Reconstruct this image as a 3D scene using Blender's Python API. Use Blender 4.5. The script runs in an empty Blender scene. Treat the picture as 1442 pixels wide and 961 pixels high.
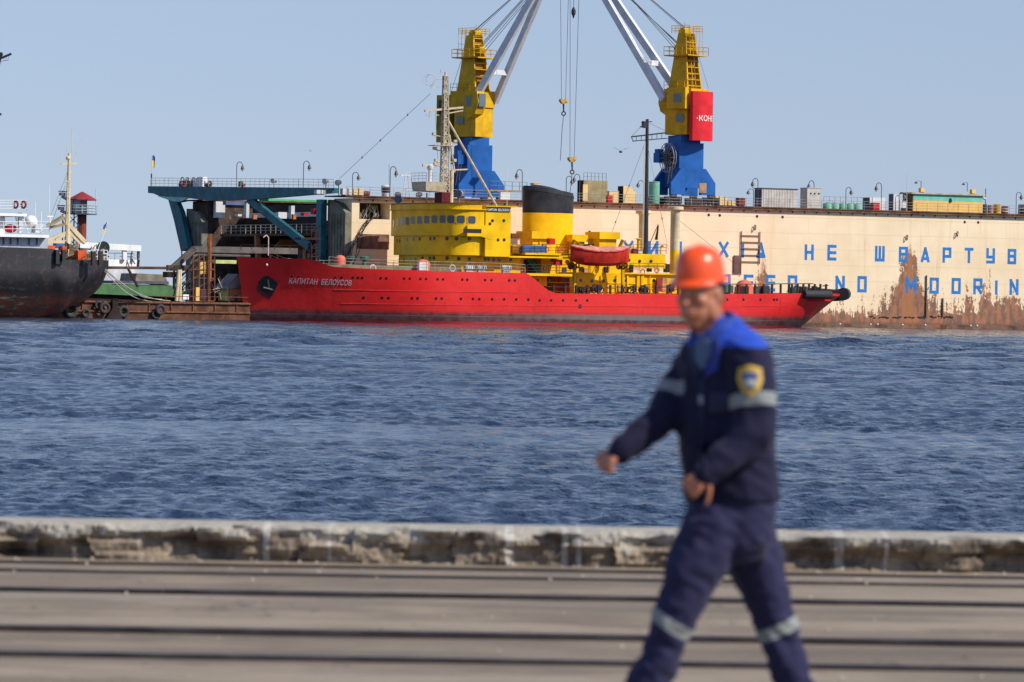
import bpy, bmesh, math, random
import numpy as np
from mathutils import Vector, Matrix, noise
random.seed(7)
R = math.radians
sc = bpy.context.scene
COL = sc.collection

# ---------------------------------------------------------------- camera
FPX = 6200.0                      # focal length in pixels of the 1442 px wide photograph
CAM = Vector((0, 0, 1.65)); ROLL = .016; PITCH = math.atan(60.5 / FPX)
U0 = Vector((0, math.sin(PITCH), math.cos(PITCH))); FW = Vector((0, math.cos(PITCH), -math.sin(PITCH)))
RT = Vector((math.cos(ROLL), 0, 0)) + U0 * math.sin(ROLL)
UP = U0 * math.cos(ROLL) - Vector((math.sin(ROLL), 0, 0))
cd = bpy.data.cameras.new('camera'); cam = bpy.data.objects.new('camera', cd); COL.objects.link(cam)
m = Matrix((RT, UP, -FW)).transposed().to_4x4(); m.translation = CAM
cam.matrix_world = m
cd.sensor_width = 36; cd.lens = FPX / 1442 * 36; cd.clip_start = .5; cd.clip_end = 20000
cd.dof.use_dof = True; cd.dof.focus_distance = 560; cd.dof.aperture_fstop = 5.6
sc.camera = cam

# ---------------------------------------------------------------- world, sun, exposure
SUN_EL, SUN_ROT = 40, 113
w = bpy.data.worlds.new('World'); sc.world = w; w.use_nodes = True
nt = w.node_tree; bg = nt.nodes['Background']
sky = nt.nodes.new('ShaderNodeTexSky'); sky.sky_type = 'NISHITA'; sky.sun_disc = False
sky.sun_elevation = R(SUN_EL); sky.sun_rotation = R(SUN_ROT)
sky.air_density = 1.0; sky.dust_density = .35; sky.ozone_density = 4
tint = nt.nodes.new('ShaderNodeMix'); tint.data_type = 'RGBA'; tint.blend_type = 'MULTIPLY'; tint.inputs[0].default_value = 1
tc = nt.nodes.new('ShaderNodeTexCoord'); va = nt.nodes.new('ShaderNodeVectorMath'); va.operation = 'ADD'; va.operation = 'MULTIPLY_ADD'; va.inputs[1].default_value = (1, 1, .38); va.inputs[2].default_value = (0, 0, .065)
vn = nt.nodes.new('ShaderNodeVectorMath'); vn.operation = 'NORMALIZE'; nt.links.new(tc.outputs['Generated'], va.inputs[0]); nt.links.new(va.outputs[0], vn.inputs[0]); nt.links.new(vn.outputs[0], sky.inputs[0])
nt.links.new(sky.outputs[0], tint.inputs[6]); tint.inputs[7].default_value = (1.10, .980, 1.10, 1)
nt.links.new(tint.outputs[2], bg.inputs[0]); bg.inputs[1].default_value = .097
sd = bpy.data.lights.new('sun', 'SUN'); so = bpy.data.objects.new('sun', sd); COL.objects.link(so)
sd.energy = 4.6; sd.angle = R(.53); sd.color = (1, .93, .82)
sv = Vector((math.sin(R(SUN_ROT)) * math.cos(R(SUN_EL)), math.cos(R(SUN_ROT)) * math.cos(R(SUN_EL)), math.sin(R(SUN_EL))))
so.rotation_euler = sv.to_track_quat('Z', 'Y').to_euler()
so.location = (300, -200, 400)
sc.view_settings.view_transform = 'Standard'; sc.view_settings.look = 'None'
sc.view_settings.gamma = 1; sc.view_settings.exposure = .15; sc.view_settings.use_curve_mapping = False
sc.cycles.max_bounces = 6; sc.cycles.use_denoising = True

# ---------------------------------------------------------------- harbour frame: x along the ship and dock, y away, z up from the water
YAW = R(28); ZW = -1.62
OR = Vector((0, 545, ZW)); EX = Vector((math.cos(YAW), math.sin(YAW), 0)); EY = Vector((-math.sin(YAW), math.cos(YAW), 0))
def ray(px, py): return FW + RT * ((px - 721) / FPX) - UP * ((py - 480.5) / FPX)
def hw(p): return OR + EX * p[0] + EY * p[1] + Vector((0, 0, p[2]))
def H3(px, py, d):                      # a point of the harbour plane y = d
    r = ray(px, py); k = (d - (CAM - OR).dot(EY)) / r.dot(EY); p = CAM + r * k - OR
    return Vector((p.dot(EX), d, p.z))
def E3(px, py, s):                      # a point of the harbour plane x = s
    r = ray(px, py); k = (s - (CAM - OR).dot(EX)) / r.dot(EX); p = CAM + r * k - OR
    return Vector((s, p.dot(EY), p.z))
def W3(px, py, Y):
    r = ray(px, py); return CAM + r * (Y / r.y)

# ---------------------------------------------------------------- materials
def newmat(name):
    m = bpy.data.materials.new(name); m.use_nodes = True
    return m, m.node_tree, m.node_tree.nodes['Principled BSDF']
class N:                                # tiny node helper
    def __init__(s, nt): s.nt = nt
    def __call__(s, t, **k):
        n = s.nt.nodes.new('ShaderNode' + t)
        for a, v in k.items(): setattr(n, a, v)
        return n
    def L(s, a, b): s.nt.links.new(a, b)
    def val(s, sock, v):
        if hasattr(v, 'is_linked') or hasattr(v, 'links'): s.L(v, sock)
        else: sock.default_value = v
    def math(s, op, a, b=0., c=None, clamp=False):
        n = s('Math', operation=op); n.use_clamp = clamp
        s.val(n.inputs[0], a); s.val(n.inputs[1], b)
        if c is not None: s.val(n.inputs[2], c)
        return n.outputs[0]
    def mix(s, f, a, b):
        n = s('Mix', data_type='RGBA'); s.val(n.inputs[0], f)
        for i, v in ((6, a), (7, b)):
            if hasattr(v, 'links'): s.L(v, n.inputs[i])
            else: n.inputs[i].default_value = (*v, 1) if len(v) == 3 else v
        return n.outputs[2]
    def noise(s, co, scale, detail=4, rough=.55, sc3=None):
        if sc3:
            mp = s('Mapping'); s.L(co, mp.inputs[0]); mp.inputs['Scale'].default_value = sc3; co = mp.outputs[0]
        n = s('TexNoise'); s.L(co, n.inputs['Vector']); n.inputs['Scale'].default_value = scale
        n.inputs['Detail'].default_value = detail; n.inputs['Roughness'].default_value = rough
        return n.outputs[0]
    def ramp(s, v, lo, hi):
        n = s('MapRange'); n.interpolation_type = 'SMOOTHSTEP'; s.val(n.inputs[0], v); s.val(n.inputs[1], lo); s.val(n.inputs[2], hi)
        return n.outputs[0]
    def co(s): return s('TexCoord').outputs['Object']
    def sep(s, v):
        n = s('SeparateXYZ'); s.L(v, n.inputs[0]); return n.outputs
    def bump(s, h, d, st=1):
        n = s('Bump'); s.L(h, n.inputs['Height']); n.inputs['Distance'].default_value = d; n.inputs['Strength'].default_value = st
        return n.outputs[0]
RUST = (.17, .055, .02); RUST2 = (.30, .12, .045)
MC = {}
def paint(name, rgb, rough=.5, var=.18, rust=0., scale=.8, metal=0., streak=.25, bump=.01):
    """weathered paint: blotches, vertical streaks, optional rust"""
    if name in MC: return MC[name]
    m, nt, b = newmat(name); n = N(nt); co = n.co()
    a = n.noise(co, scale, 5); st = n.noise(co, scale * 2, 3, .5, (1, 1, .08))
    dark = tuple(c * (1 - var * 1.6) for c in rgb); lite = tuple(min(1, c * (1 + var) + var * .012) for c in rgb)
    c = n.mix(n.ramp(a, .3, .7), dark, lite)
    c = n.mix(n.math('MULTIPLY', n.ramp(st, .52, .75), streak), c, tuple(x * .45 + .015 for x in rgb))
    if rust > 0:
        r1 = n.noise(co, scale * 1.7, 8, .7); r2 = n.noise(co, scale * 3, 5, .6, (1, 1, .15))
        rm = n.ramp(n.math('ADD', n.math('MULTIPLY', r1, .6), n.math('MULTIPLY', r2, .4)), .66 - rust * .3, .70 - rust * .3)
        c = n.mix(rm, c, n.mix(n.ramp(r1, .4, .7), RUST, RUST2))
    n.L(c, b.inputs['Base Color']); b.inputs['Roughness'].default_value = rough; b.inputs['Metallic'].default_value = metal; b.inputs['Specular IOR Level'].default_value = .16
    if bump: n.L(n.bump(n.noise(co, scale * 4, 4), bump, .6), b.inputs['Normal'])
    MC[name] = m; return m
def plain(name, rgb, rough=.5, metal=0.):
    if name in MC: return MC[name]
    m, nt, b = newmat(name); n = N(nt)
    a = n.noise(n.co(), 2.5, 3)
    n.L(n.mix(a, tuple(c * .85 for c in rgb), tuple(min(1, c * 1.12) for c in rgb)), b.inputs['Base Color'])
    b.inputs['Roughness'].default_value = rough; b.inputs['Metallic'].default_value = metal
    MC[name] = m; return m

# ---------------------------------------------------------------- mesh builder
class MB:
    def __init__(s): s.v = []; s.f = []
    def add(s, vs, fs):
        o = len(s.v); s.v += [tuple(v) for v in vs]; s.f += [tuple(o + i for i in f) for f in fs]; return s
    def box(s, x0, x1, y0, y1, z0, z1):
        vs = [(x, y, z) for z in (z0, z1) for y in (y0, y1) for x in (x0, x1)]
        return s.add(vs, [(0, 2, 3, 1), (4, 5, 7, 6), (0, 1, 5, 4), (2, 6, 7, 3), (0, 4, 6, 2), (1, 3, 7, 5)])
    def obox(s, c, dx, dy, dz, rz=0):
        C, S = math.cos(rz), math.sin(rz); vs = []
        for z in (-dz / 2, dz / 2):
            for y in (-dy / 2, dy / 2):
                for x in (-dx / 2, dx / 2): vs.append((c[0] + x * C - y * S, c[1] + x * S + y * C, c[2] + z))
        return s.add(vs, [(0, 2, 3, 1), (4, 5, 7, 6), (0, 1, 5, 4), (2, 6, 7, 3), (0, 4, 6, 2), (1, 3, 7, 5)])
    def loft(s, a, b):                      # two equal closed loops
        n = len(a); fs = [(i, (i + 1) % n, n + (i + 1) % n, n + i) for i in range(n)]
        return s.add(list(a) + list(b), fs + [tuple(range(n))[::-1], tuple(range(n, 2 * n))])
    def py(s, poly, y0, y1): return s.loft([(x, y0, z) for x, z in poly], [(x, y1, z) for x, z in poly])
    def pxx(s, poly, x0, x1): return s.loft([(x0, y, z) for y, z in poly], [(x1, y, z) for y, z in poly])
    def pz(s, poly, z0, z1): return s.loft([(x, y, z0) for x, y in poly], [(x, y, z1) for x, y in poly])
    def ring(s, c, u, v, r, n): return [c + u * (r * math.cos(2 * math.pi * i / n)) + v * (r * math.sin(2 * math.pi * i / n)) for i in range(n)]
    def tube(s, p, q, r, r2=None, n=8):
        p, q = Vector(p), Vector(q); d = (q - p)
        if d.length < 1e-6: return s
        d.normalize(); u = d.orthogonal().normalized(); v = d.cross(u); r2 = r if r2 is None else r2
        return s.loft(s.ring(p, u, v, r, n), s.ring(q, u, v, r2, n))
    def path(s, pts, r, n=6):
        for a, b in zip(pts, pts[1:]): s.tube(a, b, r, n=n)
        return s
    def bar(s, p, q, w, h=None):            # beam: w across in plan, h vertical-ish
        p, q = Vector(p), Vector(q); h = h or w; d = (q - p).normalized()
        up = Vector((0, 0, 1)) if abs(d.z) < .95 else Vector((0, 1, 0))
        u = d.cross(up).normalized() * (w / 2); v = u.cross(d).normalized() * (h / 2)
        return s.loft([p - u - v, p + u - v, p + u + v, p - u + v], [q - u - v, q + u - v, q + u + v, q - u + v])
    def lathe(s, prof, cx, cy, n=16, sx=1, sy=1, rz=0):
        rings = []
        for r, z in prof:
            l = []
            for i in range(n):
                a = 2 * math.pi * i / n; x = r * sx * math.cos(a); y = r * sy * math.sin(a)
                l.append((cx + x * math.cos(rz) - y * math.sin(rz), cy + x * math.sin(rz) + y * math.cos(rz), z))
            rings.append(l)
        vs = [v for l in rings for v in l]; fs = []
        for k in range(len(rings) - 1):
            for i in range(n):
                j = (i + 1) % n; fs.append((k * n + i, k * n + j, (k + 1) * n + j, (k + 1) * n + i))
        fs.append(tuple(range(n))[::-1]); fs.append(tuple((len(rings) - 1) * n + i for i in range(n)))
        return s.add(vs, fs)
    def sphere(s, c, r, sx=1, sy=1, sz=1, n=12, k=8):
        prof = [(max(1e-3, r * math.sin(math.pi * i / k)), -r * math.cos(math.pi * i / k)) for i in range(k + 1)]
        t = MB().lathe(prof, 0, 0, n); return s.add([(c[0] + x * sx, c[1] + y * sy, c[2] + z * sz) for x, y, z in t.v], t.f)
    def rails(s, pts, h=1.05, n=3, gap=1.6, r=.03):
        for a, b in zip(pts, pts[1:]):
            a, b = Vector(a), Vector(b); L = (b - a).length; k = max(1, round(L / gap))
            for i in range(k + 1):
                p = a.lerp(b, i / k); s.tube(p, p + Vector((0, 0, h)), r, n=5)
            for j in range(n):
                o = Vector((0, 0, h * (j + 1) / n)); s.tube(a + o, b + o, r * .85, n=5)
        return s
    def torus(s, c, axis, R_, r, n=20, k=8):
        axis = Vector(axis).normalized(); u = axis.orthogonal().normalized(); v = axis.cross(u); c = Vector(c); vs = []; fs = []
        for i in range(n):
            a = 2 * math.pi * i / n; d = u * math.cos(a) + v * math.sin(a)
            for j in range(k):
                b = 2 * math.pi * j / k; vs.append(c + d * (R_ + r * math.cos(b)) + axis * (r * math.sin(b)))
        for i in range(n):
            for j in range(k): fs.append((i * k + j, i * k + (j + 1) % k, ((i + 1) % n) * k + (j + 1) % k, ((i + 1) % n) * k + j))
        return s.add(vs, fs)

def mesh(name, v, f, mat, smooth=False):
    me = bpy.data.meshes.new(name); me.from_pydata([tuple(x) for x in v], [], f); me.validate()
    bm = bmesh.new(); bm.from_mesh(me); bmesh.ops.recalc_face_normals(bm, faces=bm.faces); bm.to_mesh(me); bm.free()
    me.materials.append(mat)
    if smooth:
        me.shade_smooth()
        try: me.set_sharp_from_angle(angle=R(35))
        except Exception: pass
    return me
def tag(o, label=None, cat=None, group=None, kind=None):
    for k, v in (('label', label), ('category', cat), ('group', group), ('kind', kind)):
        if v: o[k] = v
    return o
class Thing:                                 # an Empty at the thing's base that parents its parts
    def __init__(s, name, base, label, cat, group=None, H=True):
        s.base = Vector(base); o = bpy.data.objects.new(name, None); COL.objects.link(o); s.o = o
        o.location = hw(base) if H else base; o.rotation_euler = (0, 0, YAW if H else 0)
        tag(o, label, cat, group)
    def part(s, name, mb, mat, parent=None, label=None, smooth=False):
        v = [Vector(p) - s.base for p in mb.v]
        o = bpy.data.objects.new(name, mesh(name, v, mb.f, mat, smooth)); COL.objects.link(o); o.parent = parent or s.o
        if label: o['label'] = label
        return o
    def inst(s, o, name, loc, rz=0, parent=None):   # a copy of an unparented template mesh object as a part
        c = bpy.data.objects.new(name, o); COL.objects.link(c); c.parent = parent or s.o
        c.location = Vector(loc) - s.base; c.rotation_euler = (0, 0, rz); return c
def single(name, mb, mat, label, cat, group=None, H=True, base=None, smooth=False, kind=None):
    if base is None:
        xs = list(zip(*mb.v)); base = Vector(((min(xs[0]) + max(xs[0])) / 2, (min(xs[1]) + max(xs[1])) / 2, min(xs[2])))
    base = Vector(base)
    o = bpy.data.objects.new(name, mesh(name, [Vector(p) - base for p in mb.v], mb.f, mat, smooth)); COL.objects.link(o)
    o.location = hw(base) if H else base; o.rotation_euler = (0, 0, YAW if H else 0)
    return tag(o, label, cat, group, kind)
def copy_tree(o, parent=None):
    c = o.copy(); COL.objects.link(c); c.parent = parent
    for ch in list(o.children): copy_tree(ch, c)
    return c
def clone(src, hloc, label, rz=0, group=None):
    c = copy_tree(src); c.location = hw(hloc); c.rotation_euler = (0, 0, YAW + rz); c['label'] = label
    if group: c['group'] = group
    return c
def pbox(mb, x0, x1, y0, y1, d, th):         # box whose front face shows at photo x0..x1, y0..y1 on the plane y = d
    ym = (y0 + y1) / 2; xm = (x0 + x1) / 2
    mb.box(H3(x0, ym, d).x, H3(x1, ym, d).x, d, d + th, H3(xm, y1, d).z, H3(xm, y0, d).z); return mb
def text_mesh(body, size, ext=.02, spacing=1.):  # flat lettering from the built-in font; x right, y up, z out
    cu = bpy.data.curves.new('t', 'FONT'); cu.body = body; cu.size = size; cu.extrude = ext; cu.space_character = spacing
    o = bpy.data.objects.new('t', cu); COL.objects.link(o); dg = bpy.context.evaluated_depsgraph_get()
    me = bpy.data.meshes.new_from_object(o.evaluated_get(dg)); bm = bmesh.new(); bm.from_mesh(me); bmesh.ops.triangulate(bm, faces=bm.faces)
    bmesh.ops.subdivide_edges(bm, edges=[e for e in bm.edges if e.calc_length() > size * .25], cuts=2); bm.to_mesh(me); bm.free(); mb = MB().add([v.co[:] for v in me.vertices], [tuple(p.vertices) for p in me.polygons])
    bpy.data.objects.remove(o); bpy.data.meshes.remove(me); return mb
# ================================================================ SETTING: water
def water():
    rng = np.random.RandomState(3)
    vr = np.concatenate([np.geomspace(715, 330, 60)[:-1], np.arange(330, 180, -.7), np.arange(180, 28, -.27)])
    Y = 3.27 * 6200 / vr
    A = np.tan(np.linspace(-.28, .28, 1150)); nx, ny = len(A), len(Y)
    YY = np.repeat(Y[:, None], nx, 1); XX = A[None, :] * YY
    dY = np.gradient(Y)[:, None]; Z = np.zeros_like(XX)
    K = 96; lam = np.geomspace(.28, 8.5, K); far = np.clip((YY - 110) / 190, 0, 1)
    for i in range(K):
        l = lam[i]; th = rng.normal(R(-80), R(27)); k = 2 * math.pi / l
        kx, ky = k * math.cos(th), k * math.sin(th)
        att = np.clip((l / (2.2 * dY * max(.35, abs(math.sin(th))))) - .6, 0, 1)
        amp = .0058 * l ** .9 * (1.45 if l < 1.1 else (.85 - .25 * (1 - far) if l < 2 else (.22 + .5 * far if l < 3 else .10 + 1.25 * far)))
        ph = rng.uniform(0, 6.28)
        g = .75 + .35 * np.sin(XX * kx * .13 + YY * ky * .09 + ph * 3)
        Z += att * amp * g * np.sin(kx * XX + ky * YY + ph)
    Z = Z + .35 * np.abs(Z)                      # sharper crests
    v = np.stack([XX, YY, Z + ZW], -1).reshape(-1, 3)
    idx = np.arange(nx * ny).reshape(ny, nx)
    f = np.stack([idx[:-1, :-1], idx[:-1, 1:], idx[1:, 1:], idx[1:, :-1]], -1).reshape(-1, 4)
    # flat outer water to the horizon
    b0 = len(v); e = 9000.; y0, y1 = Y[0], Y[-1]
    ring = [(A[0] * y1, y1), (A[-1] * y1, y1), (A[-1] * y0, y0), (A[0] * y0, y0)]
    out = [(-e, e), (e, e), (e, y0), (-e, y0)]
    v = np.concatenate([v, [(x, y, ZW - .004) for x, y in ring + out]])
    F = [[0]] * len(f) + [[b0 + 4, b0, b0 + 1, b0 + 5], [b0 + 5, b0 + 1, b0 + 2, b0 + 6], [b0 + 7, b0 + 3, b0, b0 + 4]]
    me = bpy.data.meshes.new('water'); q = np.concatenate([f, np.array(F[len(f):], dtype=f.dtype)]).astype(np.int32)
    me.vertices.add(len(v)); me.vertices.foreach_set('co', v.astype(np.float32).ravel()); me.loops.add(q.size); me.loops.foreach_set('vertex_index', q.ravel())
    me.polygons.add(len(q)); me.polygons.foreach_set('loop_start', np.arange(0, q.size, 4, dtype=np.int32)); me.update(calc_edges=True); me.shade_smooth()
    m, nt, b = newmat('water'); n = N(nt); co = n.co()
    b.inputs['Base Color'].default_value = (.015, .029, .053, 1); b.inputs['Roughness'].default_value = .12; b.inputs['IOR'].default_value = 1.33
    a0 = n.noise(co, 4.2, 3, .6, (1, .7, 1)); a1 = n.noise(co, 1.5, 4, .62, (1, .6, 1)); a2 = n.noise(co, .42, 4, .6, (.9, .45, 1)); g = n.noise(co, .02, 4, .6, (.35, 1, 1)); a3 = n.noise(co, .42, 4, .65, (1, .16, 1))
    x_, y_, z_ = n.sep(co); far = n.ramp(y_, 110, 380)
    h = n.math('ADD', n.math('MULTIPLY', a1, .36), n.math('MULTIPLY', a2, .60)); h = n.math('ADD', h, n.math('MULTIPLY', a0, .085))
    h = n.math('ADD', h, n.math('MULTIPLY', n.math('MULTIPLY', a3, far), 3.2))
    h = n.math('MULTIPLY', h, n.math('ADD', n.math('MULTIPLY', n.ramp(g, .35, .65), .9), .45))
    n.L(n.bump(h, 1.0, 1.), b.inputs['Normal'])
    me.materials.append(m)
    o = bpy.data.objects.new('water', me); COL.objects.link(o); o['kind'] = 'structure'; return o
water()

# ================================================================ SETTING: quay with rails and broken kerb
def quay():
    m, nt, b = newmat('quay_concrete'); n = N(nt); co = n.co()
    a = n.noise(co, 1.2, 6, .6); s1 = n.noise(co, 1.0, 5, .6, (.06, 3.2, 1)); f = n.noise(co, 40, 4, .7); p = n.noise(co, .5, 5, .6, (.2, 1.3, 1))
    c = n.mix(n.ramp(a, .25, .75), (.155, .118, .078), (.265, .21, .142))
    c = n.mix(n.math('MULTIPLY', n.ramp(s1, .45, .65), .6), c, (.15, .115, .085)); pz = n.noise(co, .35, 6, .7, (.5, 1.6, 1)); c = n.mix(n.math('MULTIPLY', n.ramp(pz, .49, .58), .5), c, (.36, .29, .205)); pd = n.noise(co, .8, 6, .7, (.25, 1.3, 1)); c = n.mix(n.math('MULTIPLY', n.ramp(pd, .53, .62), .5), c, (.10, .08, .06))
    c = n.mix(n.math('MULTIPLY', n.ramp(p, .55, .68), .5), c, (.36, .30, .24))
    c = n.mix(n.math('MULTIPLY', n.ramp(f, .58, .68), .55), c, (.09, .07, .055))
    v = n('TexVoronoi', feature='DISTANCE_TO_EDGE'); mp = n('Mapping'); n.L(co, mp.inputs[0]); mp.inputs['Scale'].default_value = (.35, 1.4, 1)
    w_ = n('VectorMath', operation='ADD'); nz = n('TexNoise'); nz.inputs['Scale'].default_value = 1.5; n.L(co, nz.inputs['Vector'])
    n.L(mp.outputs[0], w_.inputs[0]); n.L(nz.outputs['Color'], w_.inputs[1]); n.L(w_.outputs[0], v.inputs['Vector']); v.inputs['Scale'].default_value = .8
    cr = n.math('LESS_THAN', v.outputs['Distance'], .0035)
    c = n.mix(n.math('MULTIPLY', cr, .7), c, (.05, .04, .035))
    n.L(c, b.inputs['Base Color']); b.inputs['Roughness'].default_value = .9
    n.L(n.bump(n.math('ADD', n.math('MULTIPLY', a, .8), n.math('MULTIPLY', f, .25)), .03, 1), b.inputs['Normal'])
    single('quay_deck', MB().box(-60, 60, -30, 27.6, -.5, 0), m, None, None, H=False, base=(0, 0, 0), kind='structure')
    single('quay_wall', MB().box(-60, 60, 27.6, 27.735, -4, -.004), m, None, None, H=False, base=(0, 0, 0), kind='structure')
    # shallow ridges of patched concrete beside the rails
    # rails: rusty running rail with a groove beside it
    rm = paint('rail_steel', (.055, .042, .038), .36, .3, scale=3, metal=.3)
    gm = plain('groove_dirt', (.022, .017, .014), .95)
    specs = [(26.62, .045, .016, 'thin rusty edge rail nearest the broken kerb'), (25.85, .05, .013, 'low dark rail second from the kerb'),
             (24.13, .07, .024, 'dark rail in the middle of the quay paving'), (21.33, .07, .026, 'far rail of the railway pair in front of the worker'),
             (19.87, .07, .022, 'near rail of the railway pair closest to the camera')]
    for Y, wd, h, lab in specs:
        t = Thing('quay_rail', (0, Y, 0), lab, 'rail', 'rails running along the quay', H=False)
        hd = MB(); gr = MB(); segs = 9; x0 = -40 - random.uniform(0, 6); dx = 90 / segs
        for i in range(segs):
            xa = x0 + i * dx; xb = xa + dx - .006; o = random.uniform(-.004, .004); oz = random.uniform(-.002, .002)
            z = h + oz; y = Y + o
            hd.pxx([(y - wd * .5, -.05), (y - wd * .5, z - .012), (y - wd * .38, z), (y + wd * .38, z), (y + wd * .5, z - .012), (y + wd * .5, -.05)], xa, xb)
        # irregular dirt-filled flangeway on the near side of the rail head
        k = 300; top = []; bot = []
        for i in range(k + 1):
            x = -40 + 80 * i / k; top.append((x, Y + wd * .5 + .012 + .03 * max(0, noise.noise((x * .7, Y, 2))), .006)); bot.append((x, Y - wd * .5 - .03 - .10 * max(0, noise.noise((x * .5, Y, 5))), .006))
        gr.add(top + bot, [(i, i + 1, k + 2 + i, k + 1 + i) for i in range(k)])
        t.part('rail_head', hd, rm); t.part('flangeway', gr, gm)
    # gravel and chips scattered on the paving
    mb = MB()
    for i in range(420):
        x = random.uniform(-12, 12); y = random.choice([random.gauss(27.0, .1), random.uniform(18.5, 27), random.gauss(26.2, .25)])
        y = min(y, 27.05); r = random.uniform(.006, .022); q = [(x + random.uniform(-r, r), y + random.uniform(-r, r), .004), (x + r, y - r * .4, .004), (x - r * .5, y - r, .004), (x, y, r * 1.1)]
        mb.add(q, [(0, 1, 2), (0, 1, 3), (1, 2, 3), (2, 0, 3)])
    single('gravel', mb, plain('chips', (.27, .22, .17), .9), None, None, H=False, base=(0, 24, 0), kind='stuff')

    # kerb: eroded concrete beam, a real displaced surface
    mk, nt, b = newmat('kerb_concrete'); n = N(nt); co = n.co(); x, y, z = n.sep(co)
    a = n.noise(co, 2.2, 7, .65); f = n.noise(co, 14, 5, .7); lg = n.noise(co, .55, 3)
    c = n.mix(n.ramp(a, .35, .65), (.085, .063, .044), (.33, .26, .18))
    hgt = n.ramp(n.math('ADD', z, n.math('MULTIPLY', n.math('SUBTRACT', a, .5), .46)), .125, .19)
    c = n.mix(n.math('MULTIPLY', hgt, .85), c, n.mix(n.ramp(f, .3, .7), (.30, .28, .23), (.47, .44, .37)))
    c = n.mix(n.math('MULTIPLY', n.ramp(f, .56, .66), .6), c, (.04, .03, .022))
    d = n.noise(co, 4.2, 3, .6, (1, .05, .16)); d2 = n.noise(co, .8, 2, .5, (1, .01, .01))
    wm = n.math('MULTIPLY', n.ramp(d, .60, .66), n.ramp(d2, .44, .56))
    for cx, wd in ((0.005, .028), (2.33, .012), (.34, .02), (.43, .014), (-1.1, .012), (-1.5, .02)):
        q = n.math('ABSOLUTE', n.math('SUBTRACT', n.math('ADD', x, n.math('MULTIPLY', n.math('SUBTRACT', a, .5), .06)), cx))
        wm = n.math('MAXIMUM', wm, n.math('LESS_THAN', q, wd))
    wm = n.math('MULTIPLY', wm, n.ramp(f, .28, .5))
    c = n.mix(n.math('MULTIPLY', wm, .7), c, (.50, .48, .44))
    n.L(c, b.inputs['Base Color']); b.inputs['Roughness'].default_value = .92
    n.L(n.bump(n.math('ADD', a, n.math('MULTIPLY', f, .5)), .03, 1), b.inputs['Normal'])
    nx = 1500; prof = []
    for i in range(9): prof.append((27.18, .205 * i / 8 - .03 * (i == 0)))
    prof[-1] = (27.19, .205)
    prof += [(27.22, .222), (27.30, .226), (27.42, .226), (27.58, .226), (27.71, .222), (27.74, .19), (27.74, -.3)]
    vs = []; x0, x1 = -9., 9.
    for i in range(nx + 1):
        x = x0 + (x1 - x0) * i / nx
        for j, (y, z) in enumerate(prof):
            dy = dz = 0
            if z < .21 and j < 9:
                q = noise.fractal(Vector((x * 2.8, z * 7, 0)), .9, 2., 6); q2 = noise.fractal(Vector((x * .75, z * 1.2, 7)), .8, 2, 3)
                low = 1 - z / .2; ledge = max(0, noise.noise(Vector((x * .9, 3, 0))) + .35)
                cell = noise.cell(Vector((x * 3.1 + .3 * q, z * 9, 2)))
                dy = .075 * q + .05 * cell + max(0, q2 - .02) * .30 * min(1, low * 1.6) * (1 if z > -.02 else .3) + .03 * low * ledge - .03
            if j >= 8 and j < 13: dz = .006 * noise.fractal(Vector((x * 2, y * 2, 0)), .8, 2, 4) - (.07 * max(0, noise.fractal(Vector((x * 1.6, 9, 0)), .9, 2, 4) - .05) if j < 10 else 0)
            vs.append((x, min(y + dy, 27.6) if j < 9 else y, z + dz))
    k = len(prof); fs = [(i * k + j, (i + 1) * k + j, (i + 1) * k + j + 1, i * k + j + 1) for i in range(nx) for j in range(k - 1)]
    mb = MB().add(vs, fs); mb.box(-60, -9, 27.18, 27.74, -.3, .222); mb.box(9, 60, 27.18, 27.74, -.3, .222)
    o = single('quay_kerb', mb, mk, None, None, H=False, base=(0, 27, 0), kind='structure')
    for p in o.data.polygons: p.use_smooth = False
quay()

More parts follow.
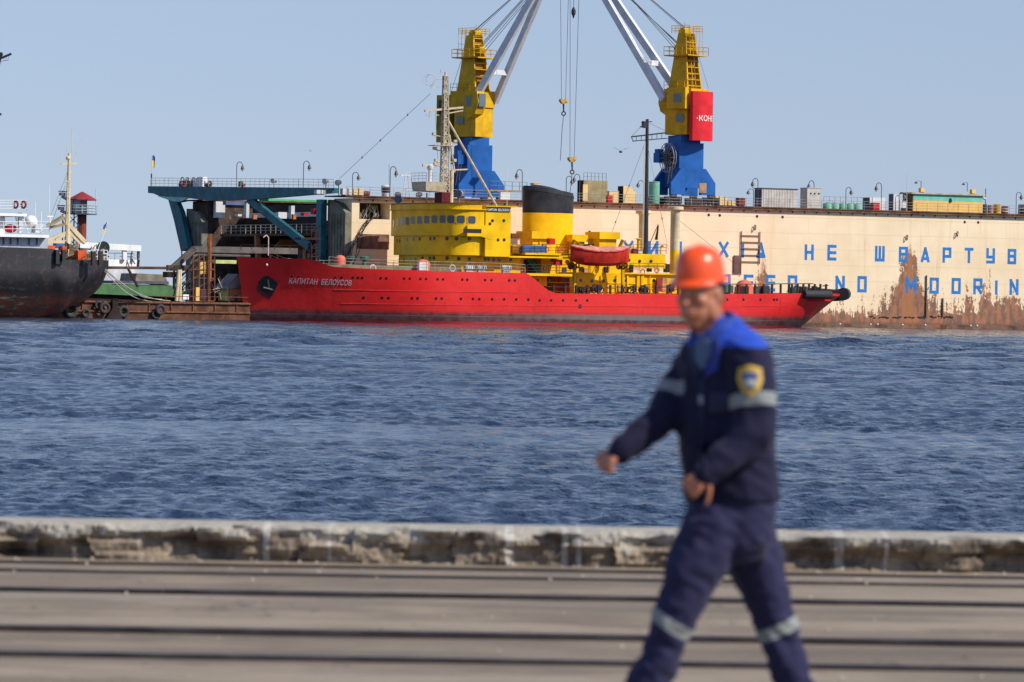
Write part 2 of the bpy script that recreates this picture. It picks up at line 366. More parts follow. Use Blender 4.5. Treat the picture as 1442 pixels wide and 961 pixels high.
# ================================================================ FLOATING DOCK
D0 = 23.0                                        # outer face of the near wing wall
SE = H3(495, 320, D0).x; S1 = SE + 175; TH = 5.2; WD = 50.; TOP = 16.0
def dock_mat():
    m, nt, b = newmat('dock_wall_paint'); n = N(nt); co = n.co(); x, y, z = n.sep(co)
    a = n.noise(co, .18, 5); c = n.mix(n.ramp(a, .3, .7), (.72, .56, .35), (.80, .655, .44))
    st = n.noise(co, .9, 4, .6, (1, 1, .04)); c = n.mix(n.math('MULTIPLY', n.ramp(st, .55, .75), .35), c, (.62, .40, .21))
    dr = n.noise(co, 2.2, 3, .5, (1, 1, .03)); dz = n.noise(co, .5, 2, .5, (1, 1, .3)); c = n.mix(n.math('MULTIPLY', n.math('MULTIPLY', n.ramp(dr, .62, .72), n.ramp(dz, .42, .6)), .5), c, (.50, .27, .11))
    # plate seams
    br = n('TexBrick'); mp = n('Mapping'); mp.inputs['Rotation'].default_value = (R(90), 0, 0); n.L(co, mp.inputs[0]); n.L(mp.outputs[0], br.inputs['Vector'])
    br.inputs['Scale'].default_value = 1; br.inputs['Brick Width'].default_value = 6.4; br.inputs['Row Height'].default_value = 2.1; br.inputs['Mortar Size'].default_value = .035
    c = n.mix(n.math('MULTIPLY', br.outputs['Fac'], n.math('MULTIPLY', n.ramp(a, .35, .6), .28)), c, (.50, .34, .18))
    r1 = n.noise(co, .9, 10, .8); r2 = n.noise(co, 2.6, 8, .75, (1, 1, .6)); rs = n.noise(co, 1.3, 5, .6, (1, 1, .06))
    def X(px, py=400): return H3(px, py, D0).x - S0x
    S0x = (SE + S1) / 2
    # waterline band + three long weeps under fittings, flaking fields
    lim = n.math('ADD', n.math('MULTIPLY', n.ramp(z, 2.6, .5), .15), n.math('MULTIPLY', n.ramp(z, 7.0, 1.6), .10))
    fld = lim
    zc = n.noise(co, .09, 3)
    for px, wd, ztop, amt in ((1278, 5.2, 11.5, .17), (1279, 2.2, 12.2, .10), (1074, 2.4, 9.6, .15), (1090, 8, 8.6, .11), (1150, 6, 5.5, .07), (1392, 9, 10, .12), (1205, 7, 7, .06), (1300, 12, 7.6, .10), (520, 8, 6, .16), (1440, 8, 6, .1)):
        q = n.math('ABSOLUTE', n.math('SUBTRACT', x, X(px)))
        g = n.math('MULTIPLY', n.ramp(q, wd, 0), n.ramp(z, ztop, ztop - (2.5 if wd > 3.5 else .8)))
        fld = n.math('ADD', fld, n.math('MULTIPLY', g, amt))
    val = n.math('ADD', n.math('ADD', n.math('MULTIPLY', r1, .30), n.math('MULTIPLY', r2, .40)), n.math('MULTIPLY', rs, .30))
    val = n.math('ADD', val, fld)
    rm = n.ramp(val, .674, .692)
    r4 = n.noise(co, 1.4, 7, .7, (1, 1, .35)); rc = n.mix(n.ramp(r4, .42, .58), (.065, .017, .009), (.27, .066, .016)); rc = n.mix(n.ramp(r1, .56, .66), rc, (.06, .022, .014))
    soft = n.math('MULTIPLY', n.ramp(val, .62, .80), .28)
    c = n.mix(soft, c, (.62, .34, .14)); c = n.mix(n.math('MULTIPLY', rm, .88), c, rc)
    for px, wd, zt in ((1279, .9, 11.7), (1281, .35, 12.1), (1074, .75, 9.8)):
        q = n.math('ABSOLUTE', n.math('SUBTRACT', n.math('ADD', x, n.math('MULTIPLY', rs, .5)), X(px) + .25))
        wz = n.math('MULTIPLY', n.math('SUBTRACT', zt, z), .12)
        g = n.math('MULTIPLY', n.ramp(q, n.math('ADD', wz, wd * .6), n.math('MULTIPLY', wz, .05)), n.ramp(z, zt, zt - 2.2)); g = n.math('MULTIPLY', g, n.ramp(r2, .28, .52))
        c = n.mix(n.math('MULTIPLY', g, n.math('ADD', n.math('MULTIPLY', rs, .9), .3), None, True), c, (.33, .125, .035))
    c = n.mix(n.ramp(z, 1.1, .3), c, (.10, .05, .03))
    n.L(c, b.inputs['Base Color']); b.inputs['Roughness'].default_value = .62
    n.L(n.bump(n.math('ADD', br.outputs['Fac'], n.math('MULTIPLY', r1, .6)), .02, .6), b.inputs['Normal'])
    return m
DG = Thing('floating_dock', (SE, D0, 0), 'huge cream floating dock with blue lettering and rust streaks on its long side wall', 'floating dock')
mdock = dock_mat()
def dpart(name, mb, mat, parent=None, label=None, smooth=False): return DG.part(name, mb, mat, parent, label, smooth)
# near wing wall; opening (the dark recess) left by building the wall in pieces
ox0, ox1 = H3(506, 300, D0).x, H3(549, 300, D0).x; oz0, oz1 = H3(530, 309, D0).z, H3(530, 286, D0).z
mb = MB()
cx = (SE + S1) / 2
zt = TOP - .35
wall = MB()
wall.box(ox1, S1, D0, D0 + TH, .3, zt)
wall.box(SE + .003, ox0, D0, D0 + TH, .3, zt)
wall.box(ox0, ox1, D0, D0 + TH, .3, oz0); wall.box(ox0, ox1, D0, D0 + TH, oz1, zt); wall.box(ox0, ox1, D0 + 3, D0 + TH, oz0, oz1)
o = bpy.data.objects.new('wing_wall', None); bpy.data.objects.remove(o)
vs = [Vector(p) - Vector((cx, D0, 0)) for p in wall.v]
o = bpy.data.objects.new('wing_wall', mesh('wing_wall', vs, wall.f, mdock)); COL.objects.link(o); o.parent = DG.o; o.location = (cx - SE, 0, 0)
o['label'] = 'near cream side wall with blue lettering'
mdeck = paint('dock_deck_edge', (.13, .075, .05), .8, .3, rust=.35, scale=.6)
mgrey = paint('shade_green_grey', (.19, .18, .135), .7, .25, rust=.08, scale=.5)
mb = MB(); mb.box(SE - 1.2, S1, D0 - .55, D0 + TH + .4, TOP - .16, TOP); mb.box(SE + .1, S1, D0 - .45, D0 - .3, TOP - .46, TOP - .165)
for i in range(int((S1 - SE) / 1.9)):
    s = SE + 1 + i * 1.9; mb.pxx([(D0 - .5, TOP - .17), (D0 - .003, TOP - .17), (D0 - .003, TOP - .75)], s, s + .12)
dpart('deck_edge', mb, mdeck)
# slanted end face of the near wall, with vertical stiffeners
mb = MB(); mb.pxx([(D0 - .02, .3), (D0 - .02, TOP - 2.2), (D0 + 2.3, TOP - .9), (D0 + TH, TOP - .5), (D0 + TH, .3)], SE - .9, SE - .002)
dpart('end_bulkhead', mb, mgrey)
mb = MB()
for k in range(6): mb.box(SE - 1.0, SE - .903, D0 + .4 + k * .85, D0 + .5 + k * .85, .4, TOP - 2.3)
for k in range(3): mb.tube((SE - .95, D0 + 1.1 + k * 1.5, 10.5), (SE - 1.02, D0 + 1.1 + k * 1.5, 10.5), .16, n=10)
dpart('stiffeners', mb, mgrey)
# hoses and dark gear inside the recess
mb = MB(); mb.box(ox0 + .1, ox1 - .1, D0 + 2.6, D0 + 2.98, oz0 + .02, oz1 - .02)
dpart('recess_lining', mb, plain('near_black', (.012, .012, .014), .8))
mb = MB()
for k in range(26):
    a = Vector((random.uniform(ox0 + .3, ox1 - .3), D0 + random.uniform(.6, 2.3), random.uniform(oz0, oz0 + .4))); b_ = a + Vector((random.uniform(-1.2, 1.2), random.uniform(-.4, .4), random.uniform(.5, 1.9)))
    b_.z = min(b_.z, oz1 - .1); b_.x = min(max(b_.x, ox0 + .2), ox1 - .2); mb.tube(a, b_, random.uniform(.02, .06), n=5)
dpart('recess_gear', mb, paint('worn_white', (.42, .42, .40), .6, .3, rust=.2))
mb = MB()
for k in range(5):
    p0 = Vector((ox0 + 1.1 + k * .12, D0 - .12, oz0)); pts = []
    for i in range(9):
        t = i / 8; pts.append(p0 + Vector((-3.4 * t + .5 * math.sin(t * 6 + k), -.05 * k, -7.5 * t ** 1.3)))
    mb.path(pts, .045, 5)
dpart('hose', mb, plain('rubber', (.015, .015, .016), .6))
pan = MB(); pbox(pan, 503, 548, 330, 351, D0 - .06, .05); dpart('shell_panel', pan, paint('primer_brown', (.21, .115, .085), .7, .3, rust=.3))
# upper walkway rail along the near wall
mb = MB().rails([(SE - 1, D0 - .3, TOP), (S1, D0 - .3, TOP)], 1.1, 3, 1.7, .03); dpart('railing', mb, paint('rail_grey', (.33, .31, .28), .6, .2, rust=.25))
# far wing wall
FD = D0 + WD - TH
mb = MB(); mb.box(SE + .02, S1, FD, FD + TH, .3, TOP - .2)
dpart('far_wing_wall', mb, paint('dock_inside', (.07, .05, .04), .75, .3, rust=.3), label='dark brown far side wall of the dock')  # dark brown rusty paint over the whole wall
mb = MB(); mb.pxx([(FD, .3), (FD, TOP - 3), (FD + 1.6, TOP - 1.7), (FD + TH, TOP - 1.2), (FD + TH, .3)], SE - .9, SE + .018)
for k in range(4): mb.box(SE - 1.0, SE - .903, FD + .5 + k * 1.3, FD + .62 + k * 1.3, .5, TOP - 3.1)
dpart('end_bulkhead', mb, mgrey)
mb = MB().box(SE - 1.2, S1, FD - .8, FD + TH + .5, TOP - .16, TOP); dpart('deck_edge', mb, mdeck)
# pontoon floor
mb = MB(); mb.box(SE - 6, S1, D0 - 1.6, D0 + WD, -1.5, .55); dpart('pontoon', mb, paint('pontoon_brown', (.17, .10, .07), .85, .35, rust=.35, scale=.5))
# blue letters
def stroke_letter(mb, segs, px, py, ph, asp=.66, w=.19):
    c = H3(px, py, D0); hh = ph / 10.45; ww = hh * asp; t = w * hh
    for i, (a, b_) in enumerate(segs):
        p = Vector((c.x + (a[0] - .5) * ww, 0, c.z + (a[1] - .5) * hh)); q = Vector((c.x + (b_[0] - .5) * ww, 0, c.z + (b_[1] - .5) * hh))
        # keep strokes inside the cell
        def cl(v): return Vector((min(max(v.x, c.x - ww / 2 + t / 2), c.x + ww / 2 - t / 2), 0, min(max(v.z, c.z - hh / 2 + t / 2), c.z + hh / 2 - t / 2)))
        p, q = cl(p), cl(q); d = (q - p).normalized(); nrm = Vector((-d.z, 0, d.x)) * (t / 2)
        if abs(d.x) > .98 or abs(d.z) > .98: p2, q2 = p - d * t / 2, q + d * t / 2
        else: p2, q2 = p - d * t * .42, q + d * t * .42
        f = D0 - .012 - .003 * i
        mb.py([((p2 + nrm).x, (p2 + nrm).z), ((q2 + nrm).x, (q2 + nrm).z), ((q2 - nrm).x, (q2 - nrm).z), ((p2 - nrm).x, (p2 - nrm).z)], f, D0 + .004 + .001 * i)
V = lambda *p: list(zip(p, p[1:]))
LT = {'Х': V((0, 0), (1, 1)) + V((0, 1), (1, 0)), 'И': V((0, 1), (0, 0)) + V((0, .05), (1, .95)) + V((1, 0), (1, 1)), 'І': V((.5, 0), (.5, .8)) + V((.5, .95), (.5, 1.05)),
      'Д': V((.08, 0), (.5, 1)) + V((.92, 0), (.5, 1)) + V((0, .08), (1, .08)) + V((.3, .25), (.7, .25)), 'Н': V((0, 0), (0, 1)) + V((1, 0), (1, 1)) + V((0, .5), (1, .5)),
      'E': V((0, 0), (0, 1)) + V((0, 1), (1, 1)) + V((0, .5), (.85, .5)) + V((0, 0), (1, 0)), 'Ш': V((0, 0), (0, 1)) + V((.5, 0), (.5, 1)) + V((1, 0), (1, 1)) + V((0, 0), (1, 0)),
      'В': V((0, 0), (0, 1)) + V((0, 1), (.85, 1), (.95, .55)) + V((0, .52), (1, .52)) + V((1, .5), (1, 0)) + V((0, 0), (1, 0)) + V((.88, 1), (.88, .5)),
      'А': V((0, 0), (.5, 1)) + V((1, 0), (.5, 1)) + V((.2, .25), (.8, .25)), 'Р': V((0, 0), (0, 1)) + V((0, 1), (1, 1)) + V((1, 1), (1, .42)) + V((0, .42), (1, .42)),
      'Т': V((0, 1), (1, 1)) + V((.5, 0), (.5, 1)), 'У': V((0, 1), (0, .45)) + V((0, .42), (1, .42)) + V((1, 1), (1, 0)) + V((1, 0), (.1, 0)),
      'D': V((0, 0), (0, 1)) + V((0, 1), (1, 1)) + V((1, 1), (1, 0)) + V((1, 0), (0, 0)), 'N': V((0, 0), (0, 1)) + V((0, .97), (1, .03)) + V((1, 0), (1, 1)),
      'O': V((0, 0), (0, 1)) + V((0, 1), (1, 1)) + V((1, 1), (1, 0)) + V((1, 0), (0, 0)), 'M': V((0, 0), (0, 1)) + V((0, 1), (.5, .35)) + V((.5, .35), (1, 1)) + V((1, 1), (1, 0)),
      'R': V((0, 0), (0, 1)) + V((0, 1), (1, 1)) + V((1, 1), (1, .45)) + V((0, .45), (1, .45)) + V((.45, .45), (1, 0)), 'G': V((1, 1), (0, 1)) + V((0, 1), (0, 0)) + V((0, 0), (1, 0)) + V((1, 0), (1, .45)) + V((1, .45), (.5, .45))}
mblue = paint('letter_blue', (.028, .18, .48), .5, .12, rust=.03, scale=1.5)
for ch, px, py in [('Х', 885, 350), ('И', 920, 351), ('И', 953, 351.5), ('Х', 1019, 351.5), ('І', 1046, 352), ('Д', 1071.5, 352.5), ('Н', 1139.5, 355.5), ('E', 1171.5, 356), ('Ш', 1239, 357.5), ('В', 1272, 358.5),
                   ('А', 1303, 359), ('Р', 1333.5, 359.5), ('Т', 1364.5, 360), ('У', 1395, 360.5), ('В', 1425, 361.5), ('А', 1455, 362),
                   ('Р', 1022, 398), ('E', 1054, 398.5), ('E', 1085, 399), ('D', 1116, 399.5), ('N', 1183, 400), ('O', 1214, 400.5), ('M', 1283, 401.5), ('O', 1315.5, 402.5), ('O', 1346.5, 403),
                   ('R', 1377, 403.5), ('І', 1403, 404), ('N', 1428, 404.5), ('G', 1459, 405)]:
    mb = MB(); stroke_letter(mb, LT[ch], px, py, 22 if py < 380 else 23, .74 if ch in 'ХШИ' else .8 if ch == 'M' else .68); dpart('painted_letter', mb, mblue)
# rusty drop ladder, tube frame and small panel at px 1040-1070
mrl = paint('rust_steel', (.17, .08, .045), .8, .3, rust=.5, scale=2)
mb = MB(); a0, a1 = H3(1043, 350, D0).x, H3(1069, 350, D0).x; z0, z1 = H3(1050, 372, D0).z, H3(1050, 326, D0).z
mb.tube((a0, D0 - .15, z0 - 1.5), (a0, D0 - .15, z1), .07); mb.tube((a1, D0 - .15, z0), (a1, D0 - .15, z1), .07)
for i in range(5): zz = z0 + (z1 - z0) * i / 5 + .3; mb.tube((a0, D0 - .15, zz), (a1, D0 - .15, zz), .06)
dpart('ladder_frame', mb, mrl)
mb = MB(); pbox(mb, 1034, 1043, 360, 385, D0 - .25, .2); dpart('hatch_panel', mb, paint('panel_brown', (.15, .08, .07), .7))
# round ports and fittings on the wall
mhole = plain('port_black', (.015, .014, .013), .7)
for px, py in ((998, 303), (1013.5, 303.5), (1066, 305), (1102, 306), (1358.5, 313), (1377.5, 313.5), (830, 327)):
    c = H3(px, py, D0); dpart('round_port', MB().tube((c.x, D0 - .02, c.z), (c.x, D0 + .05, c.z), .2, n=12), mhole)
mfit = paint('fitting_rust', (.10, .075, .05), .7, .3, rust=.3, scale=3)
for px, py in ((1274, 336), (1345, 331), (1060, 322)):
    c = H3(px, py, D0); pts = [Vector((c.x - .1, D0 - .1, c.z - .5)), Vector((c.x, D0 - .25, c.z)), Vector((c.x + .15, D0 - .28, c.z + .45)), Vector((c.x + .35, D0 - .2, c.z + .4)), Vector((c.x + .38, D0 - .05, c.z - .2))]
    dpart('pipe_hook', MB().path(pts, .06), mfit)
mb = MB()
for px, y0, y1 in ((1304, 388, 448), (1327, 420, 447)):
    a = H3(px, y0, D0); b_ = H3(px, y1, D0); mb.tube((a.x, D0 - .15, a.z), (a.x, D0 - .15, b_.z), .09)
dpart('overboard_pipe', mb, mfit)
mb = MB()
for i in range(46):
    if i % 7 in (3, 4) or i in (20, 30, 36): continue
    px = 1226 + 2.6 * i; c = H3(px, 449 + random.uniform(-1.5, 1), D0); mb.sphere((c.x, D0 - .05, c.z + .2), random.uniform(.08, .17), 1.9, .4, .8, 6, 4)
dpart('barnacle_crust', mb, plain('crust', (.03, .024, .02), .9))
mb = MB()
for px in (1183, 1226, 1236, 1271, 1303, 1367, 1376): c = H3(px, 460, D0 - 1.6); dpart('pontoon_float', MB().sphere((c.x, D0 - 1.62, .5), .13, 1.2, .6, 1, 6, 4), plain('chalk', (.6, .6, .58), .7))
# lamp floods
# ---- teal end bridge across the dock mouth
EB = SE - 1.6
def epoly(pts): return [(E3(x, y, EB).y, E3(x, y, EB).z) for x, y in pts]
mteal = paint('teal_steel', (.020, .125, .150), .5, .22, rust=.03, scale=.6)
T = Thing('end_walkway', (EB, D0 + TH, TOP), 'teal steel walkway girder spanning the open end of the floating dock', 'walkway bridge')
T.part('girder', MB().pxx(epoly([(213, 262.5), (472, 265), (472, 272), (352, 282), (300, 283), (252, 277.5), (213, 272)]), EB - .5, EB + .5), mteal)
T.part('haunch', MB().pxx(epoly([(213, 270.5), (256, 277), (262, 284), (250, 286), (240, 282)]), EB - .3, EB + .3), mteal)
T.part('leg', MB().pxx(epoly([(240, 281), (251, 283), (258, 300), (268, 350), (258, 354), (248, 310)]), EB - .35, EB + .35), mteal)
T.part('brace', MB().bar(E3(350, 280, EB), E3(436, 348, EB), .5, 1.05), mteal)
T.part('post', MB().box(EB - .4, EB + .4, E3(456, 320, EB).y, E3(449, 320, EB).y, 4.2, TOP - .5), mteal)
T.part('lit_underside', MB().pxx(epoly([(226, 276.5), (272, 279), (258, 284.5), (249, 284)]), EB - .53, EB - .36), paint('mint', (.33, .60, .50), .5))  # pale mint plate paints in the light on the bracket's underside
T.part('railing', MB().rails([E3(213, 262, EB - .4) , E3(470, 265, EB - .4)], 1.1, 3, 1.5, .035), paint('rail_cream', (.5, .45, .36), .6, .2, rust=.2))
mb = MB(); q = E3(213, 262, EB); mb.tube(q, (q.x, q.y, q.z + 1.7), .1); T.part('end_stanchion', mb, plain('rubber', (.015, .015, .016)))
def flag(px, pyb, pyt, d, lab, lean=0, plane='H'):
    b_ = H3(px, pyb, d); L = (H3(px, pyt, d) - b_).z; top = b_ + Vector((lean, 0, L))
    t = Thing('flag', b_, lab, 'flag'); t.part('flagpole', MB().tube(b_, top, .05, .03, 6), plain('pole_pale', (.6, .58, .5), .5))
    def cloth(z0, z1, x): return MB().add([top + Vector((.03, 0, z1)), top + Vector((.28 + x, .1, z1 + .1)), top + Vector((.45, -.05, z1 - .25)), top + Vector((.03, 0, z0)), top + Vector((.25, .12, z0 - .1)), top + Vector((.38 + x, .0, z0 - .3))], [(0, 1, 4, 3), (1, 2, 5, 4)])
    t.part('blue_band', cloth(-.75, -.05, .05), plain('flag_blue', (.02, .07, .28), .8)); t.part('yellow_band', cloth(-1.5, -.76, .02), plain('flag_yellow', (.7, .5, .05), .8))
flag(213.5, 262, 219, E3(213, 262, EB).y, 'small blue and yellow flag on the far tip of the teal walkway')

# ---- ship lying inside the dock, seen through the open end
def DB(mb, x0, x1, y0, y1, th, back=1.):            # near face starts just inside the dock mouth, seen at photo x0..x1
    d = E3(x0, (y0 + y1) / 2, SE + back).y; return pbox(mb, x0, x1, y0, y1, d, th)
T = Thing('docked_ship', (SE + 12, D0 + 22, .6), 'dark hulled ship with white superstructure standing inside the floating dock', 'ship')
mhd = paint('dock_ship_hull', (.022, .022, .028), .6, .3, rust=.04, scale=.5)
s0 = SE + 9; ya, yb = D0 + 9, FD - 2.5
T.part('hull', MB().pz([(s0 + 3, ya), (s0 + 70, ya), (s0 + 70, yb), (s0 + 3, yb), (s0, yb - 4), (s0, ya + 4)], 1.2, 11.0), mhd)
T.part('deck_edge', MB().box(SE + 1.2, s0 + 60, ya - 1, yb + 1, 11.0, 11.35), mdeck)
T.part('railing', MB().rails([(SE + 1.3, ya - .9, 11.35), (SE + 1.3, yb + .9, 11.35)], 1.15, 3, 1.6, .045), MC['rail_cream'])
mwh = paint('ship_white', (.62, .63, .62), .5, .1, rust=.05, scale=.6)
sup = MB(); DB(sup, 304, 317, 284, 307, .8, .6); DB(sup, 347, 351, 286, 307, .8, 3); DB(sup, 410, 415, 290, 308, .8, 2); DB(sup, 457, 478, 290, 311, 2, 2); DB(sup, 355, 362, 302, 307, 1, 2); DB(sup, 392, 404, 299, 308, 1, 2); DB(sup, 335, 348, 302, 305, 1, 2)
sup.box(SE + 4.5, SE + 5, ya, yb + 1, 13.6, 14.2)
T.part('superstructure', sup, mwh)
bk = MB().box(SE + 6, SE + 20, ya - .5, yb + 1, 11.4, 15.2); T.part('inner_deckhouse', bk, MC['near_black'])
gs = MB(); DB(gs, 378, 470, 281.5, 284.5, 3, 3); T.part('awning', gs, paint('awning_green', (.09, .42, .13), .6))
bl = MB(); DB(bl, 318, 345, 284, 289, 1, 1); T.part('upper_deckhouse', bl, paint('ship_slate', (.10, .14, .24), .6))
rd = MB(); DB(rd, 442, 450, 294, 302, 1, 1.4); DB(rd, 428, 434, 300, 304, 1, 2); T.part('life_raft_box', rd, paint('signal_red', (.55, .015, .02), .5))
og = MB(); DB(og, 413, 417, 302, 309, .6, 1.4); DB(og, 357, 362, 303, 309, .6, 1.4); T.part('cargo_box', og, paint('primer_orange', (.50, .17, .07), .7, .2, rust=.15, scale=.8))
mor = MC['primer_orange']
op = MB(); P0 = E3(385, 345, SE + 2).y; a = [H3(x, y, P0) for x, y in ((383, 352.5), (397, 337.5), (442, 337), (442, 352.5))]; op.py([(p.x, p.z) for p in a], P0, P0 + .4)
P1 = E3(444, 345, SE + 1.5).y; a = [H3(x, y, P1) for x, y in ((446, 352.5), (446, 337), (468, 336), (466, 345), (460, 352.5))]; op.py([(p.x, p.z) for p in a], P1, P1 + .4); T.part('primer_patch', op, mor)
labs = {362: 'wide orange prop leaning on the dark hull inside the dock', 298: 'orange post standing beside the far wall end of the dock', 304: 'thin orange post between the wide leaning prop and the post at the far wall end'}
for px, w_, y0, y1, ln in ((362, .62, 331, 370, 5), (298, .5, 330, 372, 0), (304, .25, 329, 372, 0)):
    P0 = E3(px, 350, SE + 1.5).y; a = H3(px + ln, y1, P0); b_ = H3(px, y0, P0); single('dock_prop', MB().bar((a.x + ln * .04, a.y, .56), b_, w_, w_), mor, labs[px], 'prop', 'orange props inside the dock')
# ================================================================ RED ICEBREAKER
CY = 9.75; HB = 9.75
SB = E = None
SB = H3(332, 363, CY).x                              # stem head
STERN = H3(1173, 418, CY).x                          # after end at deck level
def half(s, h):
    """half breadth of the hull at station s and height h above the water"""
    hb = min(max(h / 8.6, -.12), 1)
    s_b = SB + 1.45 * (1 - hb) + (.9 if h < .2 else 0) * (0.2 - h)     # raked stem
    s_e = STERN - 5.6 * (1 - min(1, max(0, h / 4.2))) ** .9 - (0 if h > 0 else -h * 2)
    if s <= s_b or s >= s_e: return 0.
    ent = 27 - 7 * hb; pw = 1.75 + .75 * hb
    u = min(1, (s - s_b) / ent); f = (1 - (1 - u) ** pw) ** (.92)
    run = 15 - 5 * hb; v = min(1, (s_e - s) / run); g = (1 - (1 - v) ** (2.2 + .6 * hb)) ** (.62)
    flare = .93 + .07 * hb
    return HB * f * g * flare
def nearS(px, py):                                   # point of the near hull side seen at a pixel
    d = 0.
    for _ in range(14):
        p = H3(px, py, d); d2 = CY - half(p.x, p.z); d = d * .5 + d2 * .5
    return H3(px, py, d)
edge_px = [(333, 363.2), (360, 363.2), (400, 364), (432, 365), (444, 368), (456, 373), (468, 376.2), (520, 379), (600, 381.5), (680, 383.5), (738, 385), (746, 389), (754, 397), (762, 405), (772, 411), (784, 413.5), (860, 414), (950, 414.3), (1050, 414.2), (1128, 413.3), (1160, 413.2), (1184, 414)]
edge = [(nearS(x, y).x, nearS(x, y).z) for x, y in edge_px]; edge[0] = (SB, edge[1][1] + .05); edge.append((STERN + 1, edge[-1][1]))
def top_h(s):
    for (a, ha), (b_, hb) in zip(edge, edge[1:]):
        if a <= s <= b_: return ha + (hb - ha) * (s - a) / (b_ - a)
    return edge[0][1] if s < edge[0][0] else edge[-1][1]
SH = Thing('icebreaker', (SB + 40, CY, 0), 'long red icebreaker with yellow superstructure moored along the cream dock wall', 'ship')
def hull_mat():
    m, nt, b = newmat('hull_red'); n = N(nt); co = n.co(); x, y, z = n.sep(co)
    a = n.noise(co, .12, 5); f = n.noise(co, 1.3, 6, .65); st = n.noise(co, .9, 4, .6, (1, 1, .07))
    c = n.mix(n.ramp(a, .3, .7), (.66, .012, .012), (.78, .030, .026))
    c = n.mix(n.math('MULTIPLY', n.ramp(st, .56, .78), .30), c, (.30, .012, .012))
    c = n.mix(n.math('MULTIPLY', n.ramp(f, .60, .72), .22), c, (.70, .06, .05))
    # scuffs on the bow shoulder
    sc_ = n.noise(co, .5, 8, .75, (1, 1, 2.2)); c = n.mix(n.math('MULTIPLY', n.ramp(sc_, .64, .70), .35), c, (.75, .05, .04))
    br = n('TexBrick'); mp_ = n('Mapping'); mp_.inputs['Rotation'].default_value = (R(90), 0, 0); n.L(co, mp_.inputs[0]); n.L(mp_.outputs[0], br.inputs['Vector'])
    br.inputs['Scale'].default_value = 1; br.inputs['Brick Width'].default_value = 5.6; br.inputs['Row Height'].default_value = 1.9; br.inputs['Mortar Size'].default_value = .03
    c = n.mix(n.math('MULTIPLY', br.outputs['Fac'], .30), c, (.38, .02, .02))
    dr = n.noise(co, 1.6, 3, .5, (1, 1, .04)); c = n.mix(n.math('MULTIPLY', n.ramp(dr, .60, .70), n.math('MULTIPLY', n.ramp(f, .4, .6), .45)), c, (.24, .035, .02))
    zz = n.math('ADD', z, n.math('MULTIPLY', n.math('SUBTRACT', f, .5), .35))
    blk = n.mix(n.ramp(f, .35, .65), (.030, .024, .026), (.075, .060, .060))
    sh = n.ramp(x, -38, -26); c = n.mix(n.math('MULTIPLY', n.ramp(zz, 1.9, .95), .93), c, blk)
    gr = n.math('MULTIPLY', n.math('MULTIPLY', n.ramp(zz, .62, .75), n.ramp(zz, 1.5, 1.2)), n.math('MULTIPLY', n.ramp(x, -10, 8), n.ramp(x, 32, 22)))
    c = n.mix(n.math('MULTIPLY', gr, .55), c, (.22, .20, .19))
    c = n.mix(n.math('MULTIPLY', n.ramp(n.math('ABSOLUTE', n.math('SUBTRACT', z, .92)), .05, .02), .5), c, (.20, .18, .17))
    c = n.mix(n.ramp(zz, .30, .12), c, (.42, .02, .012))
    n.L(c, b.inputs['Base Color']); b.inputs['Roughness'].default_value = .38
    n.L(n.bump(n.math('ADD', n.noise(co, .45, 3), n.math('MULTIPLY', f, .1)), .12, .5), b.inputs['Normal'])
    return m
MHUL = hull_mat()
ns, nl = 230, 18
def hull_mb():
    vs = []; st = [SB + (STERN - SB) * (i / ns) for i in range(ns + 1)]
    # denser at the ends
    st = [SB + (STERN - SB) * (.5 - .5 * math.cos(math.pi * i / ns)) for i in range(ns + 1)]
    for side in (-1, 1):
        for s in st:
            t = top_h(s)
            for j in range(nl + 1):
                h = -1.4 + (t + 1.4) * j / nl; hb = min(max(h / 8.6, -.12), 1)
                sb = SB + 1.45 * (1 - hb) + (.9 if h < .2 else 0) * (.2 - h); se = STERN - 5.6 * (1 - min(1, max(0, h / 4.2))) ** .9 - (0 if h > 0 else -h * 2)
                q = (s - SB) / (STERN - SB); s2 = sb + (se - sb) * q
                vs.append((s2, CY + side * half(min(max(s2, sb + 1e-4), se - 1e-4), h), h))
    k = nl + 1; fs = []; M = (ns + 1) * k
    for sd_ in (0, 1):
        for i in range(ns):
            for j in range(nl): fs.append((sd_ * M + i * k + j, sd_ * M + (i + 1) * k + j, sd_ * M + (i + 1) * k + j + 1, sd_ * M + i * k + j + 1))
    # deck a little below the bulwark
    D_ = len(vs); vs += [(x, y + (.05 if y < CY else -.05), z) for x, y, z in [vs[i * k + nl - 2] for i in range(ns + 1)] + [vs[M + i * k + nl - 2] for i in range(ns + 1)]]
    for i in range(ns): fs.append((D_ + i, D_ + i + 1, D_ + ns + 2 + i, D_ + ns + 1 + i))
    for j in range(nl): fs.append((j, j + 1, M + j + 1, M + j)); q = ns * k; fs.append((q + j, q + j + 1, M + q + j + 1, M + q + j))
    return MB().add(vs, fs)
hullo = SH.part('hull', hull_mb(), MHUL, smooth=True)
from mathutils.bvhtree import BVHTree
_h = hull_mb(); HT = BVHTree.FromPolygons([Vector(v) for v in _h.v], _h.f)
NRM = [None]
def onhull(s, h, off=0.):
    r = HT.ray_cast(Vector((s, -30, h)), Vector((0, 1, 0))); NRM[0] = r[1] if r[0] else Vector((0, -1, 0))
    if NRM[0].y > 0: NRM[0] = -NRM[0]
    return Vector((s, (r[0].y if r[0] else CY - half(s, h)) - off, h))
